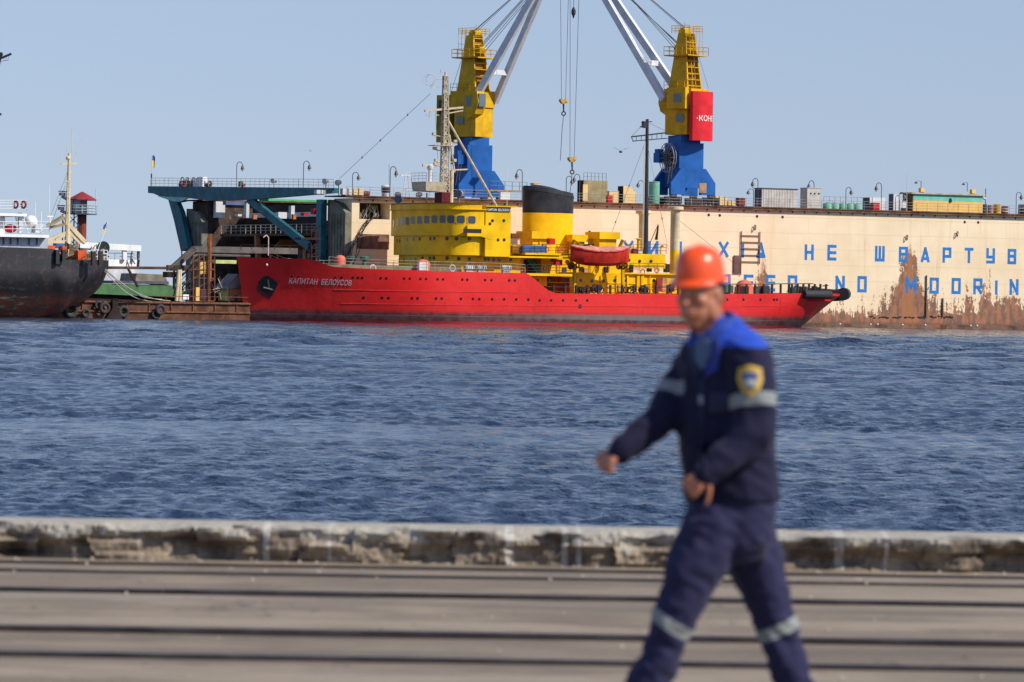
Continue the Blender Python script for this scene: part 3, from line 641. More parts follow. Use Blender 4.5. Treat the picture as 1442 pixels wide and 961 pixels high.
# welded rubbing strakes as thin raised lines
mst = paint('strake_red', (.60, .05, .05), .45)
def strake(pts, r=.035):
    P = []
    for (xa, ya), (xb, yb) in zip(pts, pts[1:]):
        for i in range(12): t = i / 12; p = nearS(xa + (xb - xa) * t, ya + (yb - ya) * t); P.append(onhull(p.x, p.z, .02))
    return MB().path(P, r, 4)
SH.part('strake', strake([(470, 408), (560, 410), (745, 412.5)]), mst); SH.part('strake', strake([(480, 427.5), (640, 430), (960, 432.5), (1120, 431)]), mst)
SH.part('weld_line', strake([(1100, 418), (1098, 444)], .02), mst)
mpk = plain('port_rim_pale', (.42, .34, .33), .5); mgl = plain('port_glass', (.012, .014, .018), .15)
def porthole(p, nrm, r=.19, name='porthole', rim=mpk, parent=None):
    nrm = Vector(nrm).normalized()
    return SH.part(name, MB().tube(p - nrm * .05, p + nrm * .02, r, n=12), mgl, parent)
pl = [400, 408.5]
for px in (411, 420, 472, 481, 497, 504, 510, 536, 544, 569, 577, 592, 600, 616, 624, 651, 658, 683, 692, 717, 725):
    p = nearS(px, 392 + (px - 536) * .018); p = onhull(p.x, p.z); porthole(p, NRM[0], .17 if px > 480 else .12)
for px in (512, 538, 547, 580, 588, 614, 622, 649, 666, 675, 693, 710, 727, 744):
    p = nearS(px, 420.5 + (px - 600) * .012); p = onhull(p.x, p.z); porthole(p, NRM[0], .18)
for px in (760, 776, 793, 811, 827, 1024, 1047, 1071, 1090, 1094):
    p = nearS(px, 423.3 if px < 1000 else 422.3); p = onhull(p.x, p.z); porthole(p, NRM[0], .17)
p = nearS(817, 431.5); porthole(onhull(p.x, p.z), (0, -1, 0), .27, 'overboard_outlet')
# anchor recess on the bow
def hullpatch(pxs, off, mat, name, parent=None):
    P = [onhull(nearS(x, y).x, nearS(x, y).z, off) for x, y in pxs]; Q = [v + Vector((0, .35, 0)) for v in P]
    return SH.part(name, MB().loft(P, Q), mat, parent)
ar = hullpatch([(363, 398), (371, 389.5), (376, 388), (391, 398), (391, 401), (383, 417), (378, 417.5), (366, 409)], .05, plain('anchor_black', (.018, .017, .017), .7), 'anchor_pocket')
hullpatch([(360, 404), (364, 400), (373, 415), (382, 418.5), (380, 422), (370, 418), (362, 411)], .03, plain('pocket_lip', (.22, .012, .014), .5), 'pocket_lip', None)
P = nearS(384, 417); a0 = onhull(P.x, P.z, .12)
mb = MB(); q = nearS(377, 402); c0 = onhull(q.x, q.z, .16); mb.tube(c0 + Vector((-.1, 0, .7)), c0 + Vector((.1, 0, -.5)), .14, n=8); mb.tube(c0 + Vector((-.7, 0, -.3)), c0 + Vector((.7, 0, -.6)), .16, n=8)
SH.part('anchor', mb, plain('anchor_grey', (.022, .02, .02), .6), None)
p = nearS(376, 373); SH.part('mooring_light', MB().sphere(onhull(p.x, p.z, .05), .16, 1, .6, 1, 8, 6), plain('lamp_white', (.8, .8, .76), .4))
# name, projected on the flare of the bow
tm = text_mesh('КАПИТАН  БЕЛОУСОВ', .92, .012, 1.02); xs = [v[0] for v in tm.v]; a = nearS(406.5, 399.5); b_ = nearS(494, 402.5); L = b_.x - a.x
kx = L / (max(xs) - min(xs)); vs = []
for x, y, z in tm.v:
    t = (x - min(xs)) / (max(xs) - min(xs)); s = a.x + t * L; h = a.z + (b_.z - a.z) * t + y; q = onhull(s, h, .035); vs.append((q.x, q.y - (z + .012), q.z))
SH.part('ship_name', MB().add(vs, tm.f), plain('name_white', (.62, .58, .58), .5), label='white name lettering on the red bow')
for i in range(4):
    p = nearS(347 + i * .8, 436 + i * 3.6); q = onhull(p.x + .1, p.z, .03); SH.part('draught_mark', MB().box(q.x, q.x + .28, q.y - .03, q.y + .1, q.z, q.z + .16), MC['name_white'])
# bow and foredeck
mrail = paint('rail_mix', (.42, .36, .28), .6, .2, rust=.2); mdkg = paint('rail_dark', (.035, .032, .032), .6)
def hedge(x0, x1, k=6, dz=0, inn=.15):
    P = []
    for i in range(k + 1): px = x0 + (x1 - x0) * i / k; ss = nearS(px, 385).x; t = top_h(ss); q = onhull(ss, t - .05, -inn); P.append(Vector((q.x, q.y, t + dz)))
    return P
SH.part('foredeck_railing', MB().rails(hedge(462, 740, 12), 1.15, 3, 1.5, .03), mrail)
SH.part('far_railing', MB().rails([Vector((p.x, 2 * CY - p.y, p.z)) for p in hedge(440, 740, 10)], 1.1, 3, 1.5, .03), mrail)
MY = paint('ship_yellow', (.80, .47, .003), .42, .1, rust=.02, scale=.5, streak=.18, bump=.02)
mtan = paint('deck_olive', (.22, .20, .12), .7, .2)
bw = MB(); a = H3(400, 372, CY); b_ = H3(547, 376, CY)
bw.pz([(a.x, CY - 5), (b_.x + 6, CY - 8.2), (b_.x + 6, CY + 8.2), (a.x, CY + 5)], 6.0, top_h(b_.x) + .55); SH.part('forecastle_deck', bw, mtan)
# winch domes, bollards, rings
def dome(px, py, r, mat, name, d=4.):
    p = H3(px, py, d); return SH.part(name, MB().lathe([(r, p.z - r * 1.2), (r, p.z + .1), (r * .92, p.z + r * .45), (r * .6, p.z + r * .8), (.05, p.z + r * .95)], p.x, d, 14), mat, smooth=True)
msal = paint('salmon', (.62, .15, .09), .6, .1)
dome(595, 376, 1.0, msal, 'ventilator_cowl', 3.); 
SH.part('cowl_base', MB().box(H3(590, 380, 1.8).x, H3(602, 380, 1.8).x, 1.7, 2.4, 6.5, 7.5), paint('ship_white', (.6, .6, .6)))
for px in (479,): dome(px, 367, .7, msal, 'winch_cover', 5)
for px in (493, 513): p = H3(px, 367, 5); SH.part('ventilator', MB().lathe([(.25, 6.5), (.25, p.z), (.55, p.z + .1), (.6, p.z + .45), (.4, p.z + .55)], p.x, 5, 10), paint('vent_green', (.06, .13, .10), .6))
for px in (525, 637): p = H3(px, 378, .6 if px > 600 else 2); SH.part('fairlead_ring', MB().torus((p.x, p.y, p.z), (0, 1, 0), .38, .1, 14, 6), plain('ring_pale', (.6, .55, .5)))
p = H3(645 / 1, 378, 1); 
# bow jackstaff gear
p = nearS(376, 363); SH.part('bow_davit', MB().path([Vector((SB + 3.9, CY - 1, 8)), Vector((SB + 3.9, CY - 1, 10.2)), Vector((SB + 3.6, CY - 1, 10.5)), Vector((SB + 3.2, CY - 1, 10.2))], .06), plain('ring_pale', (.6, .55, .5)))
SH.part('bow_rail', MB().rails([Vector((SB + .6, CY, 8.7)), Vector((SB + 4, CY - 2.6, 8.7)), Vector((SB + 9, CY - 5.0, 8.7))], .55, 1, 1.7, .04), mdkg)

# ---------------------------------------------------------------- forward superstructure
def frontplan(sc_, near, bul=1.9, r=2.6, back=8., far=None, k=14):
    """plan outline: bowed front, rounded corners, flat sides; returns loop of (x, y)"""
    far = 2 * CY - near if far is None else far; pts = [(sc_ + back, near), (sc_ + r * 1.0, near)]
    hb = CY - near
    fx_ = lambda y: sc_ - bul * (1 - ((y - CY) / hb) ** 2)
    rc = r * .8; yc = near + rc; xc = fx_(yc)                       # tight rounded corner, then a gently bowed front
    for i in range(1, 7):
        t = i / 6 * math.pi / 2; pts.append((xc + (sc_ + r - xc) * (1 - math.sin(t)) , yc - rc * math.cos(t)))
    for i in range(1, k + 1): y = yc + (CY - yc) * i / k; pts.append((fx_(y), y))
    mir = [(x, 2 * CY - y) for x, y in reversed(pts[:-1])]
    return pts + mir
SC = H3(645, 345, .8).x
def hz(px, py, d): return H3(px, py, d).z
Z0 = top_h(SC) - .6; Z1 = hz(700, 360.5, .8); Z2 = hz(690, 333, .4); Z3 = hz(672, 297, .4); Z4 = hz(660, 286.5, .6)
pA = frontplan(SC + .2, 2.0, 1.9, 2.6, 9.2); pB = frontplan(SC, .9, 2.1, 2.6, 7.2)
b0 = SH.part('deckhouse', MB().pz(pA, Z0, Z1 + .02), MY, smooth=True)
SH.part('middle_bridge', MB().pz(pB, Z1, Z2 - .004), MY, smooth=True)
pC = frontplan(SC - .1, .45, 2.4, 2.4, 4.6); 
BR = SH.part('wheelhouse', MB().pz(pC, Z2 - .0, Z3 + .12), MY, smooth=True, label='wheelhouse with a long row of rounded windows')
# parapet on top of the wheelhouse, slightly proud, with a thin cornice
pD = frontplan(SC - .18, .38, 2.45, 2.4, 3.2); SH.part('parapet', MB().pz(pD, Z3 + .12, Z4), MY, smooth=True)
pE = frontplan(SC - .34, .22, 2.5, 2.4, 4.9); SH.part('cornice', MB().pz(pE, Z3 + .1, Z3 + .19), MY)
pF = frontplan(SC - .26, .25, 2.5, 2.4, 3.4); SH.part('top_rim', MB().pz(pF, Z4 - .06, Z4 + .04), paint('rim_brown', (.20, .09, .04), .7, rust=.2))
# overhanging bridge wing and name block
e1 = H3(682, 330, .4).x; e2 = H3(705, 330, .4).x; e3 = H3(720, 330, .4).x
wing = MB(); wing.py([(SC + 1.0, Z2 - .05), (H3(677, 337, .3).x, Z2 - .05), (H3(693, 341, .3).x, Z2 - .45), (H3(682, 315, .3).x + 3.2, hz(700, 318.5, .3)), (SC + 1.0, hz(700, 318.5, .3))], .28, 6); SH.part('bridge_wing', wing, MY)
wb = MB(); x0 = H3(684, 300, .3).x; x1 = H3(719.5, 300, .3).x; wb.box(x0, x1, .31, 5.5, Z1 - .1, hz(700, 291.5, .3)); nb = SH.part('name_block', wb, MY, label='yellow block carrying the black name board')
SH.part('roof_lip', MB().box(x0 - .1, x1 + .9, .1, 5.6, hz(700, 291.5, .3), hz(700, 290.3, .3)), MY)
ib = MB(); ib.box(H3(678, 300, 1.).x, x0, 1.6, 2.2, Z2 + 1, hz(680, 293, 1)); SH.part('wing_door', ib, paint('door_brown', (.22, .05, .04)))
# board
bx0, bx1 = H3(685.5, 297, .25).x, H3(718, 297, .25).x; zz0, zz1 = hz(700, 298.6, .25), hz(700, 292.6, .25)
bd = SH.part('name_board', MB().box(bx0, bx1, .22, .305, zz0, zz1), MC['near_black'])
tm = text_mesh('KAPITAN  BELOUSOV', .44, .01); xs = [v[0] for v in tm.v]; kk = (bx1 - bx0 - .2) / (max(xs) - min(xs))
SH.part('board_lettering', MB().add([(bx0 + .1 + (x - min(xs)) * kk, .21 - z, zz0 + .11 + y * .95) for x, y, z in tm.v], tm.f), plain('name_white2', (.8, .8, .78)), bd)
# windows
def along(plan, ylim, k):                                        # points on the front between y limits with outward normals
    return None
def facepoint(plan, px, py):                                     # where the view ray through a pixel meets the plan outline
    best = None; r = ray(px, py); o = CAM - OR; ox, oy = o.dot(EX), o.dot(EY); dx, dy = r.dot(EX), r.dot(EY)
    for (xa, ya), (xb, yb) in zip(plan, plan[1:] + plan[:1]):
        ex, ey = xb - xa, yb - ya; den = dx * ey - dy * ex
        if abs(den) < 1e-9: continue
        t = ((xa - ox) * ey - (ya - oy) * ex) / den; u = ((xa - ox) * dy - (ya - oy) * dx) / den
        if 0 <= u <= 1 and t > 0 and (best is None or t < best[0]):
            nx, ny = ey, -ex; L_ = math.hypot(nx, ny); nx, ny = nx / L_, ny / L_
            if nx * dx + ny * dy > 0: nx, ny = -nx, -ny
            best = (t, Vector((xa + u * ex, ya + u * ey, (o + r * t).z)), Vector((nx, ny, 0)))
    return best
def window(plan, px, py, w_, h_, mat=mgl, name='window', rim=None):
    b = facepoint(plan, px, py)
    if not b: return
    _, p, nr = b; tg = Vector((-nr.y, nr.x, 0)); c = .3
    def oct_(o, s): return [p + nr * o + tg * (x * w_ / 2 * s) + Vector((0, 0, y * h_ / 2 * s)) for x, y in ((-1, -1 + c), (-1 + c, -1), (1 - c, -1), (1, -1 + c), (1, 1 - c), (1 - c, 1), (-1 + c, 1), (-1, 1 - c))]
    fr = SH.part(name, MB().loft(oct_(-.02, 1.16), oct_(.03, 1.16)), MY); SH.part('pane', MB().loft(oct_(0, 1), oct_(.045, 1)), mat, fr)
wglass = plain('bridge_glass', (.045, .06, .085), .12)
for px, py in ((550.5, 314.5), (554.8, 314), (560, 313), (566.5, 312), (573.7, 311.3), (581.7, 310.5), (591, 310), (601, 309.5), (612, 309), (623.5, 309), (635, 309), (648.7, 309.2), (664.2, 310)):
    window(pC, px, py, 1.0, .95, wglass)
c0_, c1_ = H3(652.5, 325, .25).x, H3(678, 325, .25).x
SH.part('bridge_slot', MB().box(c0_, c1_, .24, .29, hz(665, 328.2, .25), hz(665, 322.6, .25)), MC['near_black'])
def ports(plan, lst, r=.25):
    for px, py in lst:
        b = facepoint(plan, px, py)
        if b: porthole(b[1], b[2], r)
ports(pB, [(551, 341), (559.5, 339.5), (563, 339.3), (573.5, 337.5), (582, 337), (591, 336.5), (606, 336.2), (611.5, 336), (629.5, 336), (643, 336.3), (661, 336.3)])
ports(pA, [(559, 367.5), (562, 367), (569, 366.3), (577, 365), (585, 364.5), (595, 364), (605.5, 363.8), (611, 363.6), (629.5, 363.8), (646, 364.5), (661, 365), (683, 365.2), (688, 365.2), (695, 366), (703, 366), (719, 366.2)])
for px, py in ((693.5, 311), (709.5, 311), (690, 315.5), (701.5, 338), (710, 338)):
    p = H3(px, py, .3); porthole(p, (0, -1, 0), .2)
for px in (556, 616): b = facepoint(pB, px, 326); SH.part('rust_bracket', MB().py([(b[1].x - .25, b[1].z - .6), (b[1].x - .3, b[1].z + .7), (b[1].x + .3, b[1].z + .7), (b[1].x + .1, b[1].z - .6)], b[1].y - .25, b[1].y - .05), paint('bracket_rust', (.30, .17, .02), .7, rust=.4))
# balcony band (deck 2) with rails aft
SH.part('boat_deck', MB().box(SC + 6, H3(800, 357, .8).x, .55, 2 * CY - .55, Z1 - .18, Z1 + .03), MY)
SH.part('aft_house', MB().box(SC + 7, H3(745, 370, 3).x, 3.2, 2 * CY - 3.2, Z0, Z1 - .2), MY)
# liferafts in canisters
mraft = paint('raft_grey', (.50, .50, .48), .5)
for px in (661, 678, 713):
    p = H3(px, 377.5, .7); t = SH.part('liferaft', MB().tube((p.x - .62, .8, p.z), (p.x + .62, .8, p.z), .36, n=12), mraft, smooth=True)
    mb = MB()
    for k in (-.45, -.15, .15, .45): mb.torus((p.x + k, .8, p.z), (1, 0, 0), .37, .03, 12, 4)
    SH.part('strap', mb, MC['rail_dark'] if 'rail_dark' in MC else mdkg, t)
    SH.part('cradle', MB().box(p.x - .5, p.x + .5, .55, 1.05, p.z - .75, p.z - .3), mraft, t)
# ---------------------------------------------------------------- lattice-like main mast with platforms
mm = paint('mast_cream', (.50, .43, .30), .6, .15, rust=.1, scale=2)
def mp(px, py, d=CY): return H3(px, py, d)
base = mp(626, 284); top = mp(627.5, 102)
mast = MB()
w0, w1 = .44, .24
cs = [(-1, -1), (1, -1), (1, 1), (-1, 1)]; NB = 15
def mpt(t, c): p = base.lerp(top, t); w_ = w0 + (w1 - w0) * t; return p + Vector((c[0] * w_, c[1] * w_, 0))
for c in cs: mast.tube(mpt(0, c), mpt(.97, c), .10, .07, 6)
for i in range(NB):
    t0, t1 = i / NB * .97, (i + 1) / NB * .97
    for a, b_ in zip(cs, cs[1:] + cs[:1]):
        mast.tube(mpt(t0, a), mpt(t1, b_), .05, n=5); mast.tube(mpt(t1, a), mpt(t1, b_), .05, n=5)
mast.tube(base, top, .27, .14, 10)
MS = SH.part('main_mast', mast, mm)
pr = MB(); pr.tube(mp(628, 165), mp(700, 292), .16, .16, 8); pr.tube(mp(636, 240), mp(635, 288), .28, .28, 10); pr.tube(mp(636, 240), mp(658, 239), .1); pr.tube(mp(633, 190), mp(640, 243), .12)
SH.part('mast_strut', pr, mm)
SH.part('yard', MB().bar(mp(598, 156.5), mp(652, 151.5), .25, .25).bar(mp(600, 162), mp(618, 162.5), .12, .12).path([mp(606, 156), mp(604, 166)], .05).bar(mp(630, 160), mp(652, 156), .14, .14), mm)
SH.part('mast_platform', MB().box(mp(619, 200).x - 1.1, mp(630, 200).x + .6, CY - 1, CY + 1, mp(625, 206).z, mp(625, 205).z), mm)
SH.part('top_yard', MB().bar(mp(607, 124), mp(633, 122), .12, .12).tube(mp(616, 112), mp(631, 110), .06).tube(mp(621, 103), mp(621, 98), .06), mm)
SH.part('loop_antenna', MB().torus(mp(605.5, 113), (.3, 1, 0), .75, .04, 18, 5).torus(mp(605.5, 113), (1, .3, 0), .72, .03, 18, 5), plain('pole_pale', (.6, .58, .5)))
mb = MB()
for px, py in ((611, 191), (612, 211), (614, 228), (613, 233), (640, 228), (641, 201)):
    p = mp(px, py); q = mp(624, py + 2); mb.tube(p, q, .07); mb.box(p.x - .2, p.x + .2, p.y - .2, p.y + .2, p.z, p.z + .35)
SH.part('lamp_bracket', mb, mm)
SH.part('radar_scanner', MB().bar(mp(595, 233), mp(614, 234.5), .25, .3), mm)
p = mp(605.5, 240); SH.part('radome_post', MB().lathe([(.22, mp(605, 258).z), (.22, p.z), (.38, p.z + .2), (.4, p.z + .6), (.2, p.z + .75)], p.x, CY, 12), paint('ship_white', (.6, .6, .6)), smooth=True)
pf = MB(); a = mp(600, 257, CY - 2.4); b_ = mp(631, 257, CY - 2.4); z0 = mp(615, 271).z; z1 = mp(615, 257).z
pf.loft([(a.x + .1, CY - 2.2, z0 + .1), (b_.x - .5, CY - 2.2, z0), (b_.x - .5, CY + 1.5, z0), (a.x + .1, CY + 1.5, z0 + .1)], [(a.x, CY - 2.4, z1), (b_.x, CY - 2.4, z1), (b_.x, CY + 1.7, z1), (a.x, CY + 1.7, z1)])
SH.part('monkey_island', pf, mm); SH.part('platform_rail', MB().rails([(a.x, CY - 2.4, z1), (b_.x - .3, CY - 2.4, z1)], 1.1, 3, 1, .03).rails([(a.x, CY - 2.4, z1), (a.x, CY + 1.7, z1)], 1.1, 3, 1, .03), mrail)
SH.part('platform_base', MB().box(mp(617, 280).x, mp(629, 280).x, CY - 1, CY + 1, Z4 - .5, z0), paint('maroon', (.12, .012, .02), .6))
SH.part('platform_leg', MB().tube(mp(601, 272), mp(601, 290), .1).tube(mp(634, 270), mp(634, 290), .1), mm)
# searchlights, small gear on the wheelhouse roof
msg = paint('searchlight_grey', (.22, .25, .27), .5)
for px, py, d in ((562, 281, CY + 4), (647, 273, CY - 5)):
    p = mp(px, py, d); t = SH.part('searchlight', MB().tube(p + Vector((-.35, -.35, 0)), p + Vector((.3, .35, .05)), .5, .42, 14), msg, smooth=True)
    SH.part('lens', MB().tube(p + Vector((-.40, -.4, 0)), p + Vector((-.355, -.355, 0)), .44, n=14), wglass, t); SH.part('yoke', MB().tube(p, (p.x, p.y, Z4 - .1), .07), msg, t)
# ---------------------------------------------------------------- funnel
fx = H3(771.5, 300, CY).x; fz0 = hz(771, 360, CY); fz1 = hz(771, 300.5, CY); fz2 = hz(771, 268, CY)
def ell(z, kx=1., slope=0.):
    n_ = 36; return [(fx + 3.5 * kx * math.cos(2 * math.pi * i / n_), CY + 2.05 * kx * math.sin(2 * math.pi * i / n_), z - slope * math.cos(2 * math.pi * i / n_)) for i in range(n_)]
FN = SH.part('funnel', MB().loft(ell(fz0), ell(fz1)), paint('funnel_yellow', (.84, .47, .004), .42, .08), smooth=True)
mfb = paint('funnel_black', (.030, .031, .036), .38, .2)
cap = MB(); cap.loft(ell(fz1 + .002, 1.003), ell(fz2 - .25, 1.01, .5)); SH.part('funnel_top', cap, mfb, FN, smooth=True)
SH.part('funnel_rim', MB().loft(ell(fz2 - .5, 1.03, .5), ell(fz2 + .05, .99, .45)), mfb, FN, smooth=True)
SH.part('funnel_hood', MB().loft([(x, y, z) for x, y, z in ell(fz2 + .03, .8, .4)], [(x - .5, y, z) for x, y, z in ell(fz2 + .42, .45, .25)]), mfb, FN, smooth=True)
p = H3(736, 305, 6)
# ---------------------------------------------------------------- blocks abaft the funnel
def blk(name, x0, x1, y0, y1, d, th, mat=None, lab=None, parent=None):
    return SH.part(name, pbox(MB(), x0, x1, y0, y1, d, th), mat or MY, parent, lab)
blk('vent_house', 750, 776, 336, 358, 4.2, 3.4); blk('vent_hood', 749, 778, 326, 336.5, 3.8, 4.2)
blk('vent_house', 809, 823, 340, 358, 6.5, 3.5); blk('vent_hood', 806, 828, 331, 340.5, 6.1, 4.)
blk('vent_house', 844, 868, 337, 358, 4.6, 3); blk('vent_hood', 844.5, 873.5, 327, 337, 4.2, 3.8)
blk('stowed_boat_cover', 815, 840, 344, 352, 6, 2, paint('olive', (.16, .15, .02), .7))
blk('boat_deck_aft', 740, 806, 357, 359.6, .7, 18)
blk('upper_house', 762, 890, 358, 388, 4.2, 11.3); ub = blk('aft_upper_house', 884, 937, 358, 378, 3.6, 12.3)
blk('main_house', 790, 960, 385, 415, 3.4, 12.8); blk('side_deck', 742, 806, 385.5, 389, .5, 18.4); blk('house_step', 745, 770, 388, 415, 3.2, 12)
blk('hatch_awning', 719, 735, 345, 348, 3, 3, MY)
blk('blue_tarpaulin', 736, 770, 346, 356, 1.2, 2, paint('tarp_blue', (.06, .13, .33), .5, .2)); blk('brown_box', 721, 736, 346, 357, 1.6, 2.5, paint('box_brown', (.28, .13, .03), .7))
blk('brown_box', 721, 731, 329, 336, 6, 2, paint('box_dark', (.16, .05, .02), .7))
mred = paint('signal_red', (.55, .015, .02), .5)
for x0, x1, y0, y1 in ((774, 782, 336, 344), (783, 792, 366, 374), ): blk('red_locker', x0, x1, y0, y1, .9, .8, mred)
mdoor = paint('door_dark', (.035, .02, .018), .7)
blk('doorway', 786, 802, 391, 412, 3.32, .1, paint('door_shadow', (.20, .045, .02), .7)); blk('doorway', 738, 752, 366, 384, 3.1, .1, mdoor); blk('open_door', 925, 932, 392, 411, 2.9, .25, paint('door_red', (.25, .03, .03), .5), 'dark red door standing open'); blk('doorway', 933, 940, 391.5, 411, 3.32, .1, paint('door_tan', (.45, .22, .12), .7))
blk('house_window', 816, 822, 376, 383, 4.1, .12, mdoor); blk('house_window', 911, 918, 377, 383, 4.1, .12, mdoor)
mgt = paint('stair_green', (.02, .10, .07), .6)
st = MB(); st.bar(H3(741, 363, 2.2), H3(757, 384, 2.2), .1, .25); st.bar(H3(746, 363, 2.2), H3(761, 384, 2.2), .1, .25); st.bar(H3(741, 388, 2.2), H3(756, 409, 2.2), .1, .25)
for i in range(9): t = i / 8; st.bar(H3(741, 363, 2.2).lerp(H3(757, 384, 2.2), t), H3(746, 363, 2.2).lerp(H3(761, 384, 2.2), t), .25, .05)
SH.part('stairway', st, mgt)
for lst, d, r in ((((766, 378), (757, 395), (774, 395)), 3.15, .17), (((834, 396), (850, 395.5), (866, 395), (882, 395), (905, 395), (921, 395), (818, 395)), 3.35, .2), (((901, 368), (917, 368), (886, 366.5)), 3.55, .2), (((778, 366.5),), 4.1, .18)):
    for px, py in lst: p = H3(px, py, d); porthole(p, (0, -1, 0), r)
SH.part('deck_railing', MB().rails([H3(721, 357, .7), H3(800, 357, .7)], 1.1, 3, 1.5, .035).rails([H3(742, 385.5, .6), H3(803, 385.5, .6)], 1.1, 3, 1.5, .035), mdkg)
SH.part('upper_railing', MB().rails([H3(887, 385, 3.3), H3(938, 385, 3.3), H3(938, 385, 8)], 1.25, 3, 1.4, .035).rails([H3(876, 358, 3.8), H3(938, 358, 3.8)], 1.25, 3, 1.5, .035), mdkg)
SH.part('house_ledge', pbox(MB(), 880, 960, 385, 387, 3.0, 12), MY)
mb = MB()
for i in range(3):
    for k in range(1): mb.box(H3(745, 400, 3).x, H3(960, 400, 3).x, 3.30, 3.395, .55 * i + hz(800, 411, 3.4), .55 * i + .06 + hz(800, 411, 3.4))
SH.part('belt_lines', mb, MY)
for px, w_ in ((897, 4), (903, 4), (883, 2)): SH.part('house_pilaster', pbox(MB(), px, px + w_, 386, 412, 3.2, .19), MY)
# dark stanchions, cable coils and bulwark rail of the low waist
for i, px in enumerate((779, 795.5, 811, 827.5, 842.5, 859.5, 876, 892.5, 908, 924, 940, 955, 970)): q = H3(px, 413.5, .5); SH.part('stanchion', MB().box(q.x - .11, q.x + .11, .4, .65, q.z - .3, q.z + 1.05), mdkg)
mb = MB()
for h in (.95,): mb.tube(H3(778, 404.5, .5), H3(980, 404.5, .5), .045)
SH.part('bulwark_rail', mb, mdkg)
def coil(cx0, cx1, cy0, cy1, d, cnt, nm='cable_coil'):
    mb = MB()
    for i in range(cnt):
        p = H3(random.uniform(cx0, cx1), random.uniform(cy0, cy1), d + random.uniform(-.4, .5)); mb.torus(p, (random.uniform(-.5, .5), 1, random.uniform(-.5, .5)), random.uniform(.25, .42), .08, 12, 5)
    return SH.part(nm, mb, plain('cable_black', (.02, .02, .021), .7))
coil(815, 830, 405, 411, 1.5, 8); coil(833, 846, 404, 411, 1.5, 9); coil(879, 912, 406, 411, 1.4, 16); coil(756, 770, 404, 408, 2, 3)
blk('red_locker', 796, 801, 402, 412, 2.9, .3, mred)
# lifeboat hanging in davits
def boat():
    a = H3(803, 362, -.2).x; b_ = H3(886, 362, -.2).x; L = b_ - a; zt, zb = hz(845, 352.5, -.2), hz(845, 375, -.2); n_ = 28; vs = []; cov = []
    for i in range(n_ + 1):
        t = i / n_; s = a + L * t; u = abs(2 * t - 1); bb = 1.35 * (1 - u ** 2.6) ** .8 + .02; sheer = .65 * u ** 2.4; kz = zb + .75 * u ** 3.5
        zt_ = zt - .1 + sheer
        ring = [(s, CYB - bb, zt_), (s, CYB - bb * .96, zt_ - .35), (s, CYB - bb * .84, zt_ - .85), (s, CYB - bb * .55, kz + .35), (s, CYB, kz), (s, CYB + bb * .55, kz + .35), (s, CYB + bb * .84, zt_ - .85), (s, CYB + bb, zt_)]
        vs.append(ring); rg = .55 * (1 - u ** 3); cov.append([(s, CYB - bb * 1.04 - .01, zt_ - .12 + .05 * math.sin(t * 40)), (s, CYB - bb * .6, zt_ + rg * .6), (s, CYB, zt_ + rg + .06 * math.sin(t * 22)), (s, CYB + bb * .6, zt_ + rg * .6), (s, CYB + bb * 1.04, zt_ - .12)])
    def skin(rows):
        k = len(rows[0]); return [v for r_ in rows for v in r_], [(i * k + j, (i + 1) * k + j, (i + 1) * k + j + 1, i * k + j + 1) for i in range(len(rows) - 1) for j in range(k - 1)] + [tuple(range(k)), tuple(range((len(rows) - 1) * k, len(rows) * k))]
    return skin(vs), skin(cov), zt, zb, a, b_
CYB = -.2
(bv, bf), (cv, cf), zt, zb, ba, bb_ = boat()
LB = Thing('lifeboat', ((ba + bb_) / 2, CYB, zb), 'red lifeboat under a faded pink cover hanging from yellow davits', 'lifeboat')
LB.part('hull', MB().add(bv, bf), paint('boat_red', (.52, .035, .02), .45, .2), smooth=True); LB.part('canvas_cover', MB().add(cv, cf), paint('faded_cover', (.56, .23, .18), .85, .2, bump=.05), smooth=True)
LB.part('gunwale', MB().path([Vector(bv[i * 8]) + Vector((0, -.03, -.15)) for i in range(29)], .05), mred)
mdv = paint('davit_yellow', (.62, .36, .01), .5, .15, rust=.1)
for px, s_ in ((804, 1), (872, 1)):
    pts = [H3(px + 5, 412, 1.6), H3(px + 5, 378, 1.6), H3(px - 2, 362, 1.9), H3(px - 1, 352, 2.0), H3(px + 5, 338, 1.6)]
    mb = MB()
    for a, b_ in zip(pts, pts[1:]): mb.bar(a, b_, .35, .35)
    mb.bar(H3(px + 2, 378, 1.5), H3(px - 6, 368, .9), .35, .4); mb.tube(pts[-1], (pts[-1].x, CYB, zt + .6), .06)
    SH.part('davit', mb, mdv); mb = MB(); q = H3(px + 4, 376, .9)
    for k in range(4): mb.torus((q.x + (k - 1.5) * .35, .9, q.z + .2 * (k % 2)), (1, .4, 0), .28, .1, 10, 5)
    SH.part('davit_winch', mb, paint('winch_brown', (.14, .06, .03), .7, rust=.3))
# ---------------------------------------------------------------- aft mast and kingposts
mblk = plain('mast_black', (.018, .018, .020), .45)
AM = SH.part('aft_mast', MB().tube(mp(909, 358, 9), mp(911.5, 168, 9), .36, .20, 12), mblk)
SH.part('aft_yard', MB().bar(mp(889, 193, 9), mp(940, 187, 9), .12, .18).bar(mp(891, 199, 9), mp(940, 195, 9), .1, .12).path([mp(889, 193, 9), mp(892, 200, 9)], .05).path([mp(x, 192 - .08 * (x - 889), 9) for x in (897, 897)], .04), mblk)
mb = MB()
for x in (896, 903, 910, 918, 925, 932): mb.tube(mp(x, 192.6 - (x - 889) * .11, 9), mp(x, 199 - (x - 889) * .07, 9), .04, n=5)
SH.part('yard_struts', mb, mblk)
SH.part('crow_platform', MB().bar(mp(903.5, 172.5, 9), mp(918, 171.5, 9), .15, .12).box(mp(905, 178, 9).x, mp(909.5, 178, 9).x, 8.7, 9.3, mp(907, 180, 9).z, mp(907, 171, 9).z).bar(mp(902.5, 178.5, 9), mp(908, 180, 9), .5, .12), mblk)
